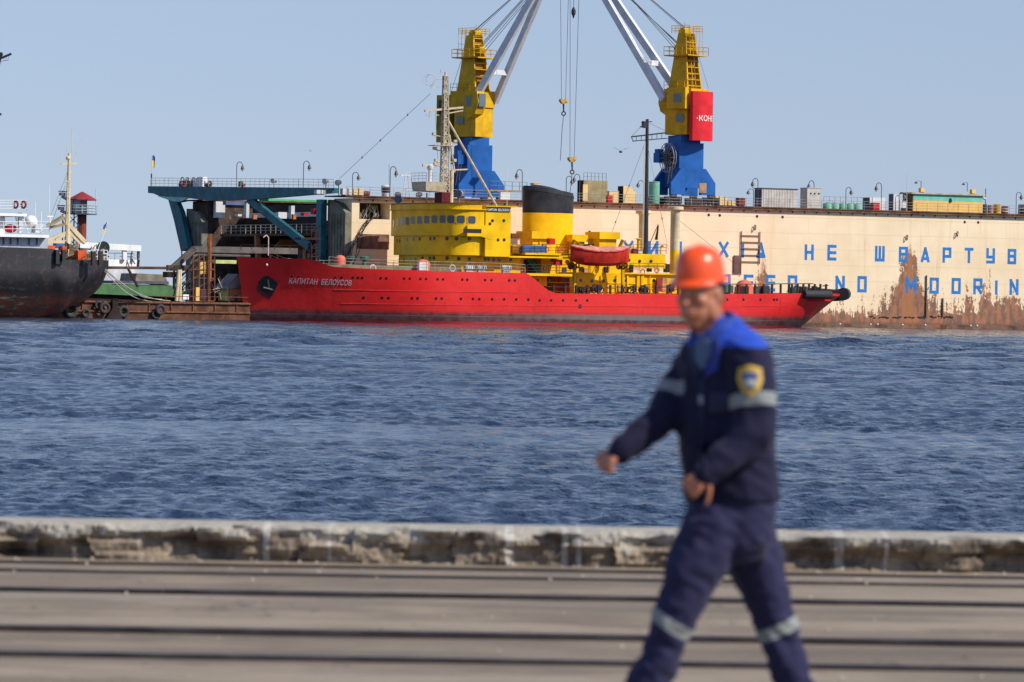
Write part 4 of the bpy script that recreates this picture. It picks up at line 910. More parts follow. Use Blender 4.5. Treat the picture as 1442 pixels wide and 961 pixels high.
SH.part('mast_ladder', MB().tube(mp(906, 350, 8.7), mp(908.7, 200, 8.7), .03).tube(mp(904.6, 350, 8.7), mp(907.3, 200, 8.7), .03), plain('pole_pale', (.6, .58, .5)))
mky = paint('kingpost_cream', (.62, .53, .32), .5, .12)
def kpost(px, yt, yb, d, ysp=None):
    b_ = mp(px, yb, d); t = mp(px, yt, d); r = .62
    k = SH.part('kingpost', MB().lathe([(r, (mp(px, ysp, d).z if ysp else b_.z)), (r, t.z - .7), (.72, t.z - .5), (1.05, t.z - .4), (1.05, t.z - .05), (.9, t.z)], b_.x, d, 18), mky, smooth=True)
    if ysp: SH.part('kingpost_foot', MB().lathe([(r, b_.z), (r, mp(px, ysp, d).z)], b_.x, d, 18), MY, smooth=True)
kpost(949.5, 291, 400, 4.0, 352); kpost(905.5, 296.5, 358, 14)
SH.part('small_vent', MB().lathe([(.22, hz(899, 358, 5)), (.22, hz(899, 338, 5)), (.42, hz(899, 337, 5)), (.35, hz(899, 336, 5))], H3(899, 350, 5).x, 5, 10), MY)
blk('deck_bin', 892, 898, 350, 358, 4.5, .8, paint('door_red', (.25, .03, .03))); blk('deck_bin', 899, 904.5, 352, 358, 4.5, .8, MC['raft_grey'])
# rigging lines
mw = plain('wire', (.05, .05, .05), .5)
for a, b_, r in ((mp(606, 132), mp(478, 252, CY), .028), (mp(624, 108), mp(640, 288), .025), (mp(613, 156), mp(617, 235), .02), (mp(652, 155), mp(690, 290), .02), (mp(907, 205, 9), mp(857, 340, 6), .03), (mp(912, 205, 9), mp(941, 352, 3), .025), (mp(913, 173, 9), mp(940, 186, 9), .025), (mp(903, 178, 9), mp(889, 193, 9), .025), (mp(958, 312, 6), mp(1035, 372, 8), .025)):
    SH.part('rigging_wire', MB().tube(a, b_, r, n=4), mw)
mb = MB()
for a, b_, ts in (((606, 132), (478, 252), (.25, .55, .75)), ((907, 205), (857, 340), (.42, .8)), ((912, 205), (941, 352), (.7,))):
    for t in ts: mb.sphere(mp(a[0] + (b_[0] - a[0]) * t, a[1] + (b_[1] - a[1]) * t, CY if a[0] < 700 else 8), .11, 1, 1, 1.4, 6, 4)
SH.part('insulators', mb, mw)
SH.part('whip_aerial', MB().tube(mp(548, 232, CY + 6), mp(548, 285, CY + 6), .03, n=4).tube(mp(714, 236, 3), mp(714, 291, 3), .03, n=4), plain('pole_pale', (.6, .58, .5)))
# small fittings that break up the plating
mpi = paint('pipe_yellow', (.70, .42, .01), .5); mlo = paint('locker_tan', (.42, .26, .10), .7)
for px, y0, y1, d in ((812, 387, 412, 3.2), (846, 388, 412, 3.25), (868, 388, 412, 3.25), (915, 388, 411, 3.2), (786, 360, 384, 4.0), (832, 361, 384, 4.0), (858, 361, 384, 4.0), (727, 362, 383, 3.0), (760, 338, 356, 4.1), (700, 345, 358, .75)):
    a, b_ = H3(px, y1, d), H3(px, y0, d); SH.part('vertical_pipe', MB().tube((a.x, d, a.z), (a.x, d, b_.z), .07, n=6), mpi)
for px, y0, y1, d, w_, mt in ((823, 378, 384, 3.9, 6, mlo), (842, 368, 374, 3.9, 4, mdoor), (852, 376, 384, 3.9, 5, mdoor), (793, 377, 384, 1.5, 5, MC['raft_grey']), (872, 366, 374, 3.9, 4, mlo), (752, 397, 403, 2.9, 4, mdoor), (871, 402, 411, 3.1, 5, mlo), (944, 400, 411, 3.0, 6, mdoor), (781, 363, 369, 3.9, 3, mdoor), (765, 343, 349, 4.0, 5, mlo), (936, 372, 384, 6.5, 12, mdoor), (888, 373, 384, 3.4, 4, mdoor)):
    SH.part('wall_locker', pbox(MB(), px, px + w_, y0, y1, d, .35), mt)
for px, py, d in ((905, 383, 3.4), (925, 381, 3.4), (770, 352, 3), (790, 352, 2.5), (737, 381, 2.4), (875, 355, 3.6)):
    p = H3(px, py, d); SH.part('life_ring', MB().torus(p, (0, 1, 0), .3, .09, 14, 6), msal)
for px, d in ((756, 3), (783, 2), (829, 4.4), (888, 5), (930, 5)):
    p = H3(px, 357, d); SH.part('goose_neck_vent', MB().path([Vector((p.x, d, p.z - .2)), Vector((p.x, d, p.z + .7)), Vector((p.x + .15, d, p.z + .95)), Vector((p.x + .4, d, p.z + .9))], .11, 8), MY)
flagp = H3(925, 358, 5)
T = Thing('stern_ensign', H3(922, 345, 6), 'small furled dark and yellow flag on a bracket above the after deckhouse', 'flag')
T.part('staff', MB().tube(H3(915, 343, 6), H3(927, 316, 6), .05), mblk); T.part('furled_cloth', MB().tube(H3(924, 338, 6), H3(927, 318, 6), .2, .08, 6), paint('flag_dark', (.10, .09, .02), .8))
# stern: dark bulwark frames, towing gear and big fender roll
SH.part('stern_rail', MB().path([q + Vector((0, .25, 1.25)) for q in hedge(1010, 1150, 12)], .07).path([Vector((STERN - 3.6, CY - 4.5, top_h(STERN) + 1.05)), Vector((STERN - 1.6, CY, top_h(STERN) + 1.0))], .07), paint('stern_rail_rust', (.30, .13, .10), .7, .2))
mb = MB()
for px in list(range(1018, 1120, 12)) + list(range(1118, 1172, 8)):
    q = nearS(px, 413); q = onhull(q.x, top_h(q.x) - .05, -.35); SH.part('stanchion', MB().box(q.x - .10, q.x + .10, q.y, q.y + .25, q.z - .1, q.z + 1.25), mdkg)
for i in range(16): q = H3(random.uniform(1012, 1160), 408, random.uniform(4, 12)); SH.part('deck_gear', MB().obox((q.x, q.y, top_h(q.x) + .3), random.uniform(.4, 1.6), random.uniform(.4, 1.2), random.uniform(.5, 1.3), random.random()), paint('gear_dark', (.05, .055, .05), .7, .3, rust=.2))
dome(1048, 406, 1.15, msal, 'winch_cover', 5); blk('gear_locker', 1022, 1033, 402, 412, 3, 2, paint('vent_green', (.06, .13, .10)))
mfd = plain('fender_black', (.022, .022, .023), .75)
P = []
for px in range(1131, 1170, 4): q = nearS(px, 417); q = onhull(q.x, 4.35, .15); P.append(Vector((q.x, q.y, q.z)))
mb = MB().path(P, .55, 12); SH.part('side_fender', mb, mfd, smooth=True)
P = [Vector((STERN - 2.0, CY - 5.6, 4.5)), Vector((STERN - .8, CY - 4.2, 4.5)), Vector((STERN - .05, CY - 2.3, 4.4)), Vector((STERN + .25, CY, 4.3)), Vector((STERN - .05, CY + 2.3, 4.4)), Vector((STERN - 1.5, CY + 5, 4.5))]
SH.part('stern_fender', MB().path(P, .8, 12), mfd, smooth=True)
P = []
for px in range(1137, 1170, 4): q = nearS(px, 424); q = onhull(q.x, 3.6, .05); P.append(q)
SH.part('fender_rail', MB().path(P, .12, 6), mred)
# ================================================================ PORTAL CRANES
MCY = paint('crane_yellow', (.62, .36, .010), .5, .14, rust=.03, scale=.6, streak=.3)
MCB = paint('crane_blue', (.014, .105, .36), .5, .12, rust=.01, scale=.6)
MJW = paint('jib_white', (.62, .64, .66), .45, .08, rust=.02, scale=.8)
MCR = paint('counter_red', (.62, .02, .03), .5, .1, rust=.02)
def crane(base, jyaw, sc_, tip_px, lab, kind):
    """base: harbour point at rail level; jyaw: plan angle of the jib in the harbour frame"""
    T = Thing('portal_crane', base, lab, 'crane', 'harbour cranes standing on the floating dock')
    B = Vector(base); c, s_ = math.cos(jyaw), math.sin(jyaw)
    def L(u, v, z): return B + Vector((u * c - v * s_, u * s_ + v * c, 0)) * sc_ + Vector((0, 0, z * sc_))   # turret frame
    def G(x, y, z): return B + Vector((x, y, z)) * sc_                                                      # portal frame
    def poly(mb, pts, w0, w1): mb.loft([L(u, w0, z) for u, z in pts], [L(u, w1, z) for u, z in pts]); return mb
    def lbox(mb, u0, u1, v0, v1, z0, z1): return mb.loft([L(u0, v0, z0), L(u1, v0, z0), L(u1, v1, z0), L(u0, v1, z0)], [L(u0, v0, z1), L(u1, v0, z1), L(u1, v1, z1), L(u0, v1, z1)])
    def gbox(mb, x0, x1, y0, y1, z0, z1): return mb.loft([G(x0, y0, z0), G(x1, y0, z0), G(x1, y1, z0), G(x0, y1, z0)], [G(x0, y0, z1), G(x1, y0, z1), G(x1, y1, z1), G(x0, y1, z1)])
    # bogies
    mdk = plain('bogie_black', (.022, .022, .024), .7)
    for x in (-2.9, 2.9):
        for y in (-2.3, 2.3):
            mb = MB(); gbox(mb, x - 1.25, x + 1.25, y - .25, y + .25, .55, 1.0)
            for k in (-.95, -.3, .35, 1.0): mb.tube(G(x + k - .02, y - .2, .32), G(x + k - .02, y + .2, .32), .31 * sc_, n=12)
            gbox(mb, x - .4, x + .4, y - .35, y + .35, .95, 1.35); T.part('bogie', mb, mdk)
    # portal legs with splayed gussets, tower body
    for y0, y1 in ((-2.6, -2.0), (2.0, 2.6)):
        mb = MB(); pts = [(-3.4, 1.3), (-3.4, 2.9), (-1.9, 4.8), (1.9, 4.8), (3.4, 2.9), (3.4, 1.3), (1.2, 1.3), (1.2, 2.2), (-1.2, 2.2), (-1.2, 1.3)]
        # split the concave outline in convex pieces
        for q in ([(-3.4, 1.3), (-3.4, 2.9), (-1.9, 4.8), (-1.2, 4.8), (-1.2, 1.3)], [(1.2, 1.3), (1.2, 4.8), (1.9, 4.8), (3.4, 2.9), (3.4, 1.3)], [(-1.19, 2.2), (-1.19, 4.79), (1.19, 4.79), (1.19, 2.2)]):
            mb.loft([G(x, y0, z) for x, z in q], [G(x, y1, z) for x, z in q])
        T.part('portal_leg', mb, MCB)
    mb = MB(); gbox(mb, -1.85, 1.85, -1.98, 1.98, 2.3, 8.2); T.part('tower', mb, MCB)
    mb = MB(); gbox(mb, -1.5, 1.5, -1.7, 1.7, 8.21, 9.2); T.part('slewing_base', mb, MCB)
    mb = MB(); ys = 0 if kind == 1 else 2.9; gbox(mb, -3.0, -1.88, -1.5 + ys, .6 + ys * .8, 5.6, 6.9); gbox(mb, -3.0, -2.2, -1.3 + ys, -.3 + ys, 6.9, 7.4); T.part('side_cabinet', mb, MCB)
    mb = MB(); mb.bar(G(-2.9, -1.4, 5.6), G(-3.6, -1.9, 2.4), .08, .2).bar(G(-2.5, -1.4, 5.6), G(-3.2, -1.9, 2.4), .08, .2)
    for i in range(10): t = i / 9; mb.bar(G(-2.9, -1.4, 5.6).lerp(G(-3.6, -1.9, 2.4), t), G(-2.5, -1.4, 5.6).lerp(G(-3.2, -1.9, 2.4), t), .2, .05)
    T.part('access_stair', mb, plain('stair_black', (.02, .02, .03), .6))
    if kind == 2:
        mb = MB(); a = Vector((0, 1, 0)); ct = G(-1.86, -.1, 6.2)
        # cable reel on the shaded end of the tower
        ax = Vector((1, 0, 0)); mb.torus(ct + Vector((-.5, 0, 0)), ax, 1.95, .05, 28, 6); mb.torus(ct + Vector((-.85, 0, 0)), ax, 1.95, .05, 28, 6)
        for i in range(14): g = 2 * math.pi * i / 14; d = Vector((0, math.cos(g), math.sin(g))) * 1.95; mb.tube(ct + Vector((-.5, 0, 0)), ct + Vector((-.5, 0, 0)) + d, .04, n=5); mb.tube(ct + Vector((-.85, 0, 0)), ct + Vector((-.85, 0, 0)) + d, .035, n=5)
        rl = T.part('cable_reel', mb, plain('reel_grey', (.30, .31, .32), .5)); T.part('reel_hub', MB().tube(ct, ct + Vector((-1.0, 0, 0)), .5, n=16), plain('stair_black', (.02, .02, .03)), rl)
        T.part('reel_cable', MB().tube(ct + Vector((-.52, 0, 0)), ct + Vector((-.8, 0, 0)), 1.15, n=24), plain('rubber', (.015, .015, .016)), rl)
        T.part('base_door', MB().box(*[G(.9, -2.64, 1.5).x, G(2.0, -2.64, 1.5).x, G(0, -2.66, 0).y, G(0, -2.605, 0).y, G(0, 0, 1.6).z, G(0, 0, 2.9).z]), paint('door_beige', (.35, .22, .13), .7))
    # turret
    mb = MB(); lbox(mb, -1.9, 1.9, -1.75, 1.75, 9.3, 13.2); T.part('turret', mb, MCY)
    mb = MB(); lbox(mb, -2.6, 2.1, -1.85, 1.85, 13.21, 15.4); hs_ = T.part('machinery_house', mb, MCY)
    mb = MB(); poly(mb, [(1.5, 15.2), (3.6, 15.2), (3.9, 13.8), (3.3, 12.2), (1.9, 11.6), (1.5, 12.5)] if kind == 1 else [(1.9, 14.6), (3.0, 14.6), (3.2, 13.6), (2.8, 12.4), (1.9, 11.9)], .2 if kind == 2 else -3.4, 1.7 if kind == 2 else -1.86); cb = T.part('operator_cab', mb, MCY)
    cv = (.2, 1.7) if kind == 2 else (-3.42, -1.84)
    mb = MB(); lbox(mb, *((3.35, 3.95) if kind == 1 else (2.9, 3.25)), cv[0] + .15, cv[1] - .15, 13.2, 14.9 if kind == 1 else 14.4); T.part('cab_window', mb, plain('cab_glass', (.10, .14, .16), .15), cb)
    if kind == 1:
        mb = MB(); lbox(mb, 1.7, 2.6, -3.435, -3.41, 13.2, 14.6); T.part('cab_window', mb, plain('cab_glass', (.10, .14, .16)), cb)
    if kind == 2:
        mb = MB(); lbox(mb, -2.3, .9, 1.86, 2.7, 12.7, 15.5); T.part('side_cabin', mb, MCY); mb = MB(); lbox(mb, -1.6, -.3, 2.705, 2.73, 13.6, 14.7); T.part('side_window', mb, plain('cab_glass', (.10, .14, .16), .15))
    side = 1.87 if kind == 2 else -1.87
    sg = 1 if kind == 2 else -1
    mb = MB(); lbox(mb, -1.4, -.1, side, side + .03 * sg, 11.0, 12.0); T.part('house_window', mb, plain('cab_glass', (.10, .14, .16)), hs_)
    mb = MB(); lbox(mb, .3, 1.3, side, side + .04 * sg, 13.2, 15.2); T.part('house_door', mb, paint('olive', (.16, .15, .02)), hs_)
    mb = MB(); mb.rails([L(-2.6, side, 15.4), L(2.1, side, 15.4)], 1.0, 2, 1.2, .04); T.part('house_railing', mb, MCY)
    # A-frame head: tapering tower of plated sides with an open ladder bay
    for v0, v1 in ((-1.55, -1.3), (1.3, 1.55)):
        mb = MB(); k0 = .62 if abs(v0) > abs(v1) else .62
        a = [L(-1.7, v0, 15.4), L(1.6, v0, 15.4), L(.55, v0 * .62, 22.8), L(-.75, v0 * .62, 22.8)]; b_ = [L(-1.7, v1, 15.4), L(1.6, v1, 15.4), L(.55, v1 * .62, 22.8), L(-.75, v1 * .62, 22.8)]
        mb.loft(a, b_); T.part('head_frame_side', mb, MCY)
    mb = MB()
    for i in range(9):
        t = i / 8; z = 15.8 + 6.6 * t; w_ = 1.4 - .45 * t; u = -1.62 + .85 * t; mb.bar(L(u, -w_, z), L(u, w_, z), .18, .12)
        u = 1.5 - .95 * t; mb.bar(L(u, -w_, z), L(u, w_, z), .18, .12)
    mb.bar(L(-1.65, -.3, 15.4), L(-.8, -.3, 22.5), .08, .08).bar(L(-1.65, .3, 15.4), L(-.8, .3, 22.5), .08, .08)
    T.part('rung_ladder', mb, MCY)
    mb = MB()
    for z in (16.6, 18.4, 21.0): lbox(mb, -1.1 + (z - 15.4) * .05, .9 - (z - 15.4) * .05, -.8, .8, z, z + .9)
    T.part('winch_gear', mb, paint('gear_rust_yellow', (.30, .13, .015), .6, .3, rust=.3))
    for z in (19.9,):
        mb = MB(); lbox(mb, -2.2, 2.0, -2.1, 2.1, z - .15, z); T.part('mid_platform', mb, MCY)
        mb = MB(); mb.rails([L(-2.2, -2.1, z), L(2.0, -2.1, z), L(2.0, 2.1, z), L(-2.2, 2.1, z), L(-2.2, -2.1, z)], 1.1, 2, 1.1, .04); T.part('platform_railing', mb, MCY)
    mb = MB(); mb.rails([L(-1.7, -1.4, 22.8), L(1.3, -1.4, 22.8), L(1.3, 1.4, 22.8), L(-1.7, 1.4, 22.8), L(-1.7, -1.4, 22.8)], 1.0, 3, .8, .035)
    mb.rails([L(-1.8, -1.3, 20), L(-1.8, 1.3, 20)], 3.6, 4, .7, .03)
    T.part('top_railing', mb, MCY)
    mb = MB(); mb.tube(L(.1, -.7, 23.0), L(.1, .7, 23.0), .55 * sc_, n=14); mb.tube(L(1.0, -.6, 20.9), L(1.0, .6, 20.9), .5 * sc_, n=14); mb.tube(L(.2, 0, 23.4), L(.2, 0, 24.3), .05)
    T.part('head_sheave', mb, MCY)
    # counterweight with curved back
    if kind == 2:
        n_ = 12; a = []; b_ = []
        for z, l in ((8.5, a), (15.0, b_)):
            for i in range(n_ + 1):
                t = i / n_ * 2 - 1; l.append(L(-3.9 + .75 * (abs(t) ** 2.4), 2.1 * t, z))
            l += [L(-2.62, 2.1, z), L(-2.62, -2.1, z)]
        cw = T.part('counterweight', MB().loft(a, b_), MCR, smooth=True)
        tm = text_mesh('·КОНЕ·', 1.05, .012); xs = [v[0] for v in tm.v]; x0_, x1_ = min(xs), max(xs); vs = []
        for x, y, z in tm.v:
            t = ((x - x0_) / (x1_ - x0_) * 2 - 1) * .80; u = -3.9 + .75 * (abs(t) ** 2.4) - .03 - max(0, z); vs.append(L(u, -2.1 * t * -1 * -1, 11.1 + y * .95))
        T.part('counterweight_lettering', MB().add(vs, tm.f), plain('name_white2', (.8, .8, .78)), cw)
    else:
        mb = MB(); lbox(mb, -5.0, -2.62, -1.9, 1.9, 8.6, 14.9); T.part('counterweight', mb, paint('cw_olive', (.33, .24, .03), .6, .2, rust=.1))
        mb = MB(); lbox(mb, -4.6, -3.2, -1.93, -1.905, 12.3, 14.2); T.part('louvre', mb, paint('olive_dark', (.07, .07, .03), .7))
    # jib: two box legs converging on the head, one cross beam
    r = ray(*tip_px); # tip lies in the vertical plane of the jib
    nrm = Vector((-s_, c, 0)); o = CAM - OR; ro = Vector((o.dot(EX), o.dot(EY), o.z)); rd = Vector((r.dot(EX), r.dot(EY), r.z))
    k = (B - ro).dot(nrm) / rd.dot(nrm); tip = ro + rd * k
    r1, r2 = L(1.9, -2.05, 14.0), L(1.9, 2.05, 14.0)
    e1 = tip + (L(0, -.25, 0) - L(0, 0, 0)); e2 = tip + (L(0, .25, 0) - L(0, 0, 0))
    for a, b_ in ((r1, e1), (r2, e2)): T.part('jib_leg', MB().bar(a, b_, .62, .95), MJW)
    q = .22; T.part('jib_cross_beam', MB().bar(r1.lerp(e1, q), r2.lerp(e2, q), .55, .7), MJW)
    T.part('jib_head', MB().bar(tip, tip + (tip - B).normalized() * 1.5, .9, 1.2), MJW)
    mb = MB()
    for v_, z in ((-.5, 23.3), (-.35, 23.3), (.1, 23.3)): mb.tube(L(.1, v_, z), tip + Vector((0, 0, .6)), .035, n=4)
    for v_, z in ((-.6, 21.2), (-.3, 21.2), (.0, 21.2), (.3, 20.9), (.6, 20.6)): mb.tube(L(1.2, v_, z), tip + Vector((v_ * 1.2, 0, -.3 + v_ * .8)), .038, n=4)
    T.part('luffing_rope', mb, plain('wire', (.05, .05, .05)))
    mb = MB().tube(L(-1.9, .4, 19.9), L(-2.4, .8, 15.4), .03, n=4).tube(L(-1.9, -.4, 19.9), L(-3.4, -.8, 15.4), .03, n=4); T.part('stay_wire', mb, plain('wire', (.05, .05, .05)))
    return T, tip
b2 = H3(962, 288.6, D0 + 2.7); b2.z = TOP + .02
j2 = math.pi - R(42) - YAW            # world angle pi-42deg
c2, tip2 = crane(b2, j2, 1.0, (802, -92), 'blue and yellow crane with red counterweight and a white jib leaning left', 2)
b1 = H3(665, 293, FD + 2.5); b1.z = TOP + .02
c1, tip1 = crane(b1, -R(42) - YAW, 1.06, (775, -45), 'blue and yellow crane behind the icebreaker mast with a white jib leaning right', 1)
mhk = paint('hook_ochre', (.55, .33, .08), .5, .2, rust=.2, scale=3); mwi = plain('wire', (.05, .05, .05))
def hook(px0, px1, pxb, pyb, tip, lab, extra):
    dpl = tip.y; b_ = H3(pxb, pyb, dpl)
    T = Thing('crane_hook', b_, lab, 'crane hook', 'hook blocks hanging on wires from the crane jibs')
    T.part('hoist_rope', MB().tube(H3(px0, -60, dpl), b_ + Vector((-.32, 0, .05)), .035, n=4).tube(H3(px1, -60, dpl), b_ + Vector((.32, 0, .05)), .035, n=4), mwi)
    T.part('block', MB().py([(b_.x - .6, b_.z - .0), (b_.x - .45, b_.z + .28), (b_.x + .45, b_.z + .28), (b_.x + .6, b_.z), (b_.x + .25, b_.z - .35), (b_.x - .25, b_.z - .35)], dpl - .25, dpl + .25).tube(b_ + Vector((-.35, -.3, .1)), b_ + Vector((-.35, .3, .1)), .25, n=10).tube(b_ + Vector((.35, -.3, .1)), b_ + Vector((.35, .3, .1)), .25, n=10), mhk)
    mb = MB().tube(b_ + Vector((0, 0, -.35)), b_ + Vector((.05, 0, -1.4)), .13, .1, 8); mb.torus(b_ + Vector((.05, 0, -1.7)), (.3, 1, 0), .26, .085, 14, 6); T.part('hook', mb, MC['bogie_black'])
    T.part('hanging_chain', MB().path([b_ + Vector((.05, 0, -1.95)), b_ + Vector((-.15, 0, -4)), b_ + Vector((-.35, 0, -1.95 - extra))], .045, 5), mwi); return T
hook(789, 802, 793.5, 143, tip1, 'left of the two ochre hook blocks, hanging higher between the cranes with a long chain', 6.3)
hook(803, 817, 805.5, 225, tip2, 'right of the two ochre hook blocks, hanging lower just above the dock', 3.2)
T = Thing('wire_weight', H3(807.5, 26, tip2.y), 'small dark weight on the wire near the top of the picture between the cranes', 'rope weight')
q = H3(807.5, 26, tip2.y); T.part('weight', MB().lathe([(.08, q.z), (.17, q.z + .4), (.3, q.z + .6), (.3, q.z + 1.1), (.1, q.z + 1.5)], q.x, q.y, 10), MC['bogie_black']); T.part('rope', MB().tube(q + Vector((0, 0, 1.4)), q + Vector((0, 0, 12)), .04, n=4), mwi)

# ================================================================ THINGS ON TOP OF THE DOCK WALL
LD = D0 + .6
def lamp_proto(px, lab, hgt=3.9, left=True):
    b_ = H3(px, 285, LD); b_.z = TOP
    T = Thing('hooked_lamp', b_, lab, 'street lamp', 'hooked lamp posts along the dock wall'); sx = -1 if left else 1
    arc = [b_ + Vector((0, 0, .003)), b_ + Vector((0, 0, hgt - .6))] + [b_ + Vector((sx * (.42 - .42 * math.cos(a)), 0, hgt - .6 + .5 * math.sin(a))) for a in [math.pi * k / 8 for k in range(1, 9)]]
    T.part('lamp_pole', MB().path(arc, .05, 6), plain('lamp_iron', (.06, .06, .06), .5)); e = arc[-1]
    T.part('lamp_shade', MB().lathe([(.08, e.z + .05), (.16, e.z - .1), (.27, e.z - .45), (.22, e.z - .5)], e.x, e.y, 10), plain('lamp_iron', (.06, .06, .06)))
    T.part('bulb', MB().sphere((e.x, e.y, e.z - .58), .17, 1, 1, 1.1, 8, 6), plain('lamp_glass', (.5, .52, .5), .2)); return T
Lp = lamp_proto(1067, 'taller hooked lamp behind the left end of the long grey container'); Ln = lamp_proto(431, 'hooked lamp on the teal walkway near its right end', 3.6, False)
Ln.o.location = hw(E3(427, 265, EB))
def lat(px, lab, src=None, k=1., rz=0, d=LD):
    b_ = H3(px, 285, d); b_.z = TOP; c = clone((src or Lp).o, b_, lab, rz); c.scale = (1, 1, k); return c
lat(1061, 'shorter hooked lamp at the dark left end of the long grey container', k=.62)
lat(1146, 'hooked lamp rising behind the pale box with three round holes', k=1.0, d=D0 + 3)
lat(1191, 'hooked lamp beside the row of mint green tanks', Ln, .85)
lat(1241, 'tall hooked lamp in front of the white box with the red chest', k=.98)
lat(1266, 'hooked lamp between the tall white cabinet and the turquoise and yellow shed', Ln, .72)
for px, py, lab, src, rz in ((1297, 268, 'hooked lamp on the left part of the turquoise and yellow shed roof', Lp, 0), (1362, 270, 'hooked lamp on the right part of the turquoise and yellow shed roof', Lp, .3)):
    b_ = H3(px, py, D0 + 2); c = clone(src.o, b_, lab, rz); c.scale = (1, 1, .3 * 1.1)
lat(1431, 'hooked lamp at the far right end of the dock wall', Ln, .86)
lat(549, 'hooked lamp above the deckhouse front of the icebreaker', Ln, 1.1)
lat(496, 'hooked lamp above the dark recess in the dock wall', Ln, .85)
lat(816, 'hooked lamp leaning by the olive dock cabin left of the two yellow ones', k=.95)
lat(906, 'hooked lamp just left of the mint cylinder beside the right crane', k=.8)
lat(735, 'hooked lamp left of the funnel on the dock top', k=1.05); lat(797, 'hooked lamp directly above the black funnel top', Ln, .95)
c = clone(Ln.o, E3(333, 265, EB), 'hooked lamp in the middle of the teal walkway', 0)

BP = {}
def dbox(name, lab, cat, x0, x1, y0, mat, d=D0 + 1, th=2.2, y1=None, extra=None):
    a, b_ = H3(x0, y0, d), H3(x1, y0, d); z1 = (a.z + b_.z) / 2; z0 = TOP + .004 if y1 is None else H3((x0 + x1) / 2, y1, d).z
    T = Thing(name, ((a.x + b_.x) / 2, d, z0), lab, cat); mb = MB().box(a.x, b_.x, d, d + th, z0, z1); T.part('body', mb, mat)
    T.q = (a.x, b_.x, d, th, z0, z1); return T
mcg = paint('container_grey', (.50, .47, .42), .6, .12, rust=.05, scale=.8)
T = dbox('container', 'long pale grey container standing on the dock wall right of the red counterweight', 'container', 1073, 1123, 266.5, mcg, th=1.9)
x0, x1, d, th, z0, z1 = T.q; T.part('roof_edge', MB().box(x0 - .15, x1 + .15, d - .12, d + th + .1, z1, z1 + .1), plain('lamp_iron', (.06, .06, .06)))
T.part('ribs', (lambda mb: [mb.box(x0 + .25 + i * .42, x0 + .40 + i * .42, d - .035, d - .002, z0 + .15, z1 - .1) for i in range(int((x1 - x0 - .4) / .42))] and mb)(MB()), mcg); T.part('shaded_end', MB().box(x0 - .06, x0 - .003, d + .15, d + th - .15, z0 + .1, z1 - .15), paint('slate', (.10, .10, .14)))  # slate panel paints shade onto the container's left end
T = dbox('ventilation_box', 'pale box with three round holes on the dock wall', 'box', 1137, 1156, 265.5, mcg, th=1.8); x0, x1, d, th, z0, z1 = T.q
for k in range(3): cx_ = x0 + (x1 - x0) * (.25 + .3 * k); T.part('vent_hole', MB().tube((cx_, d - .03, z1 - .7), (cx_, d + .01, z1 - .7), .13, n=10), mhole)
T.part('top_lip', MB().box(x0 - .05, x1 + .05, d - .06, d + th, z1, z1 + .08), mcg)
mmint = paint('mint_tank', (.16, .42, .30), .5, .12, rust=.06, scale=1.2)
tkl = ['leftmost of the five low mint green tanks', 'mint green tank, second from the left in its row', 'middle mint green tank in the low row', 'mint green tank, second from the right in its row', 'rightmost of the five low mint green tanks']
for k in range(5):
    p = H3(1165 + k * 10.5, 285, D0 + 1.6); T = Thing('low_tank', (p.x, p.y, TOP), tkl[k], 'tank', 'row of low mint green tanks on the dock wall')
    T.part('shell', MB().lathe([(.62, TOP + .004), (.62, TOP + .62), (.55, TOP + .72), (.1, TOP + .78)], p.x, p.y, 16), mmint, smooth=True); T.part('lid', MB().tube((p.x, p.y, TOP + .76), (p.x, p.y, TOP + .9), .2, n=10), mmint)
a, b_ = H3(1160, 285, D0 + 2.4), H3(1215, 285, D0 + 2.4); single('tank_railing', MB().rails([(a.x, a.y, TOP), (b_.x, b_.y, TOP)], 1.7, 2, .95, .035), MC['rail_grey'], 'grey railing behind the row of mint green tanks', 'railing')
T = dbox('white_box', 'white box with left end painted dark as shade, standing behind the red chest', 'box', 1225, 1247, 278.5, MC['ship_white'], d=D0 + 1.6, th=1.8); x0, x1, d, th, z0, z1 = T.q; T.part('shade_end_panel', MB().box(x0 - .05, x0 - .003, d + .05, d + th - .05, z0, z1 - .05), paint('slate', (.10, .10, .14)))  # dark panel gives the white box a painted shaded end
dbox('tool_chest', 'red chest in front of the white box on the dock wall', 'chest', 1230, 1239, 286.5, mred, d=D0 + .6, th=.8).part('lid', pbox(MB(), 1229.6, 1239.4, 285.8, 286.5, D0 + .55, .9), mred)
T = dbox('white_cabinet', 'tall narrow white cabinet left of the turquoise and yellow shed', 'cabinet', 1258.5, 1266, 273, MC['ship_white'], d=D0 + 1, th=1.2); x0, x1, d, th, z0, z1 = T.q; T.part('shade_side_panel', MB().box(x0 - .05, x0 - .003, d + .05, d + th - .05, z0 + .1, z1 - .1), paint('slate', (.10, .10, .14)))  # slate sheet on the left side is the cabinet's shade as colour
T = dbox('small_shed', 'low white shed between the tall cabinet and the turquoise and yellow shed', 'shed', 1268, 1278, 282, MC['ship_white'], d=D0 + 1.5, th=1.2); x0, x1, d, th, z0, z1 = T.q; T.part('doorway', MB().box(x0 + .1, x1 - .1, d - .03, d - .002, z0, z0 + .4), mhole)
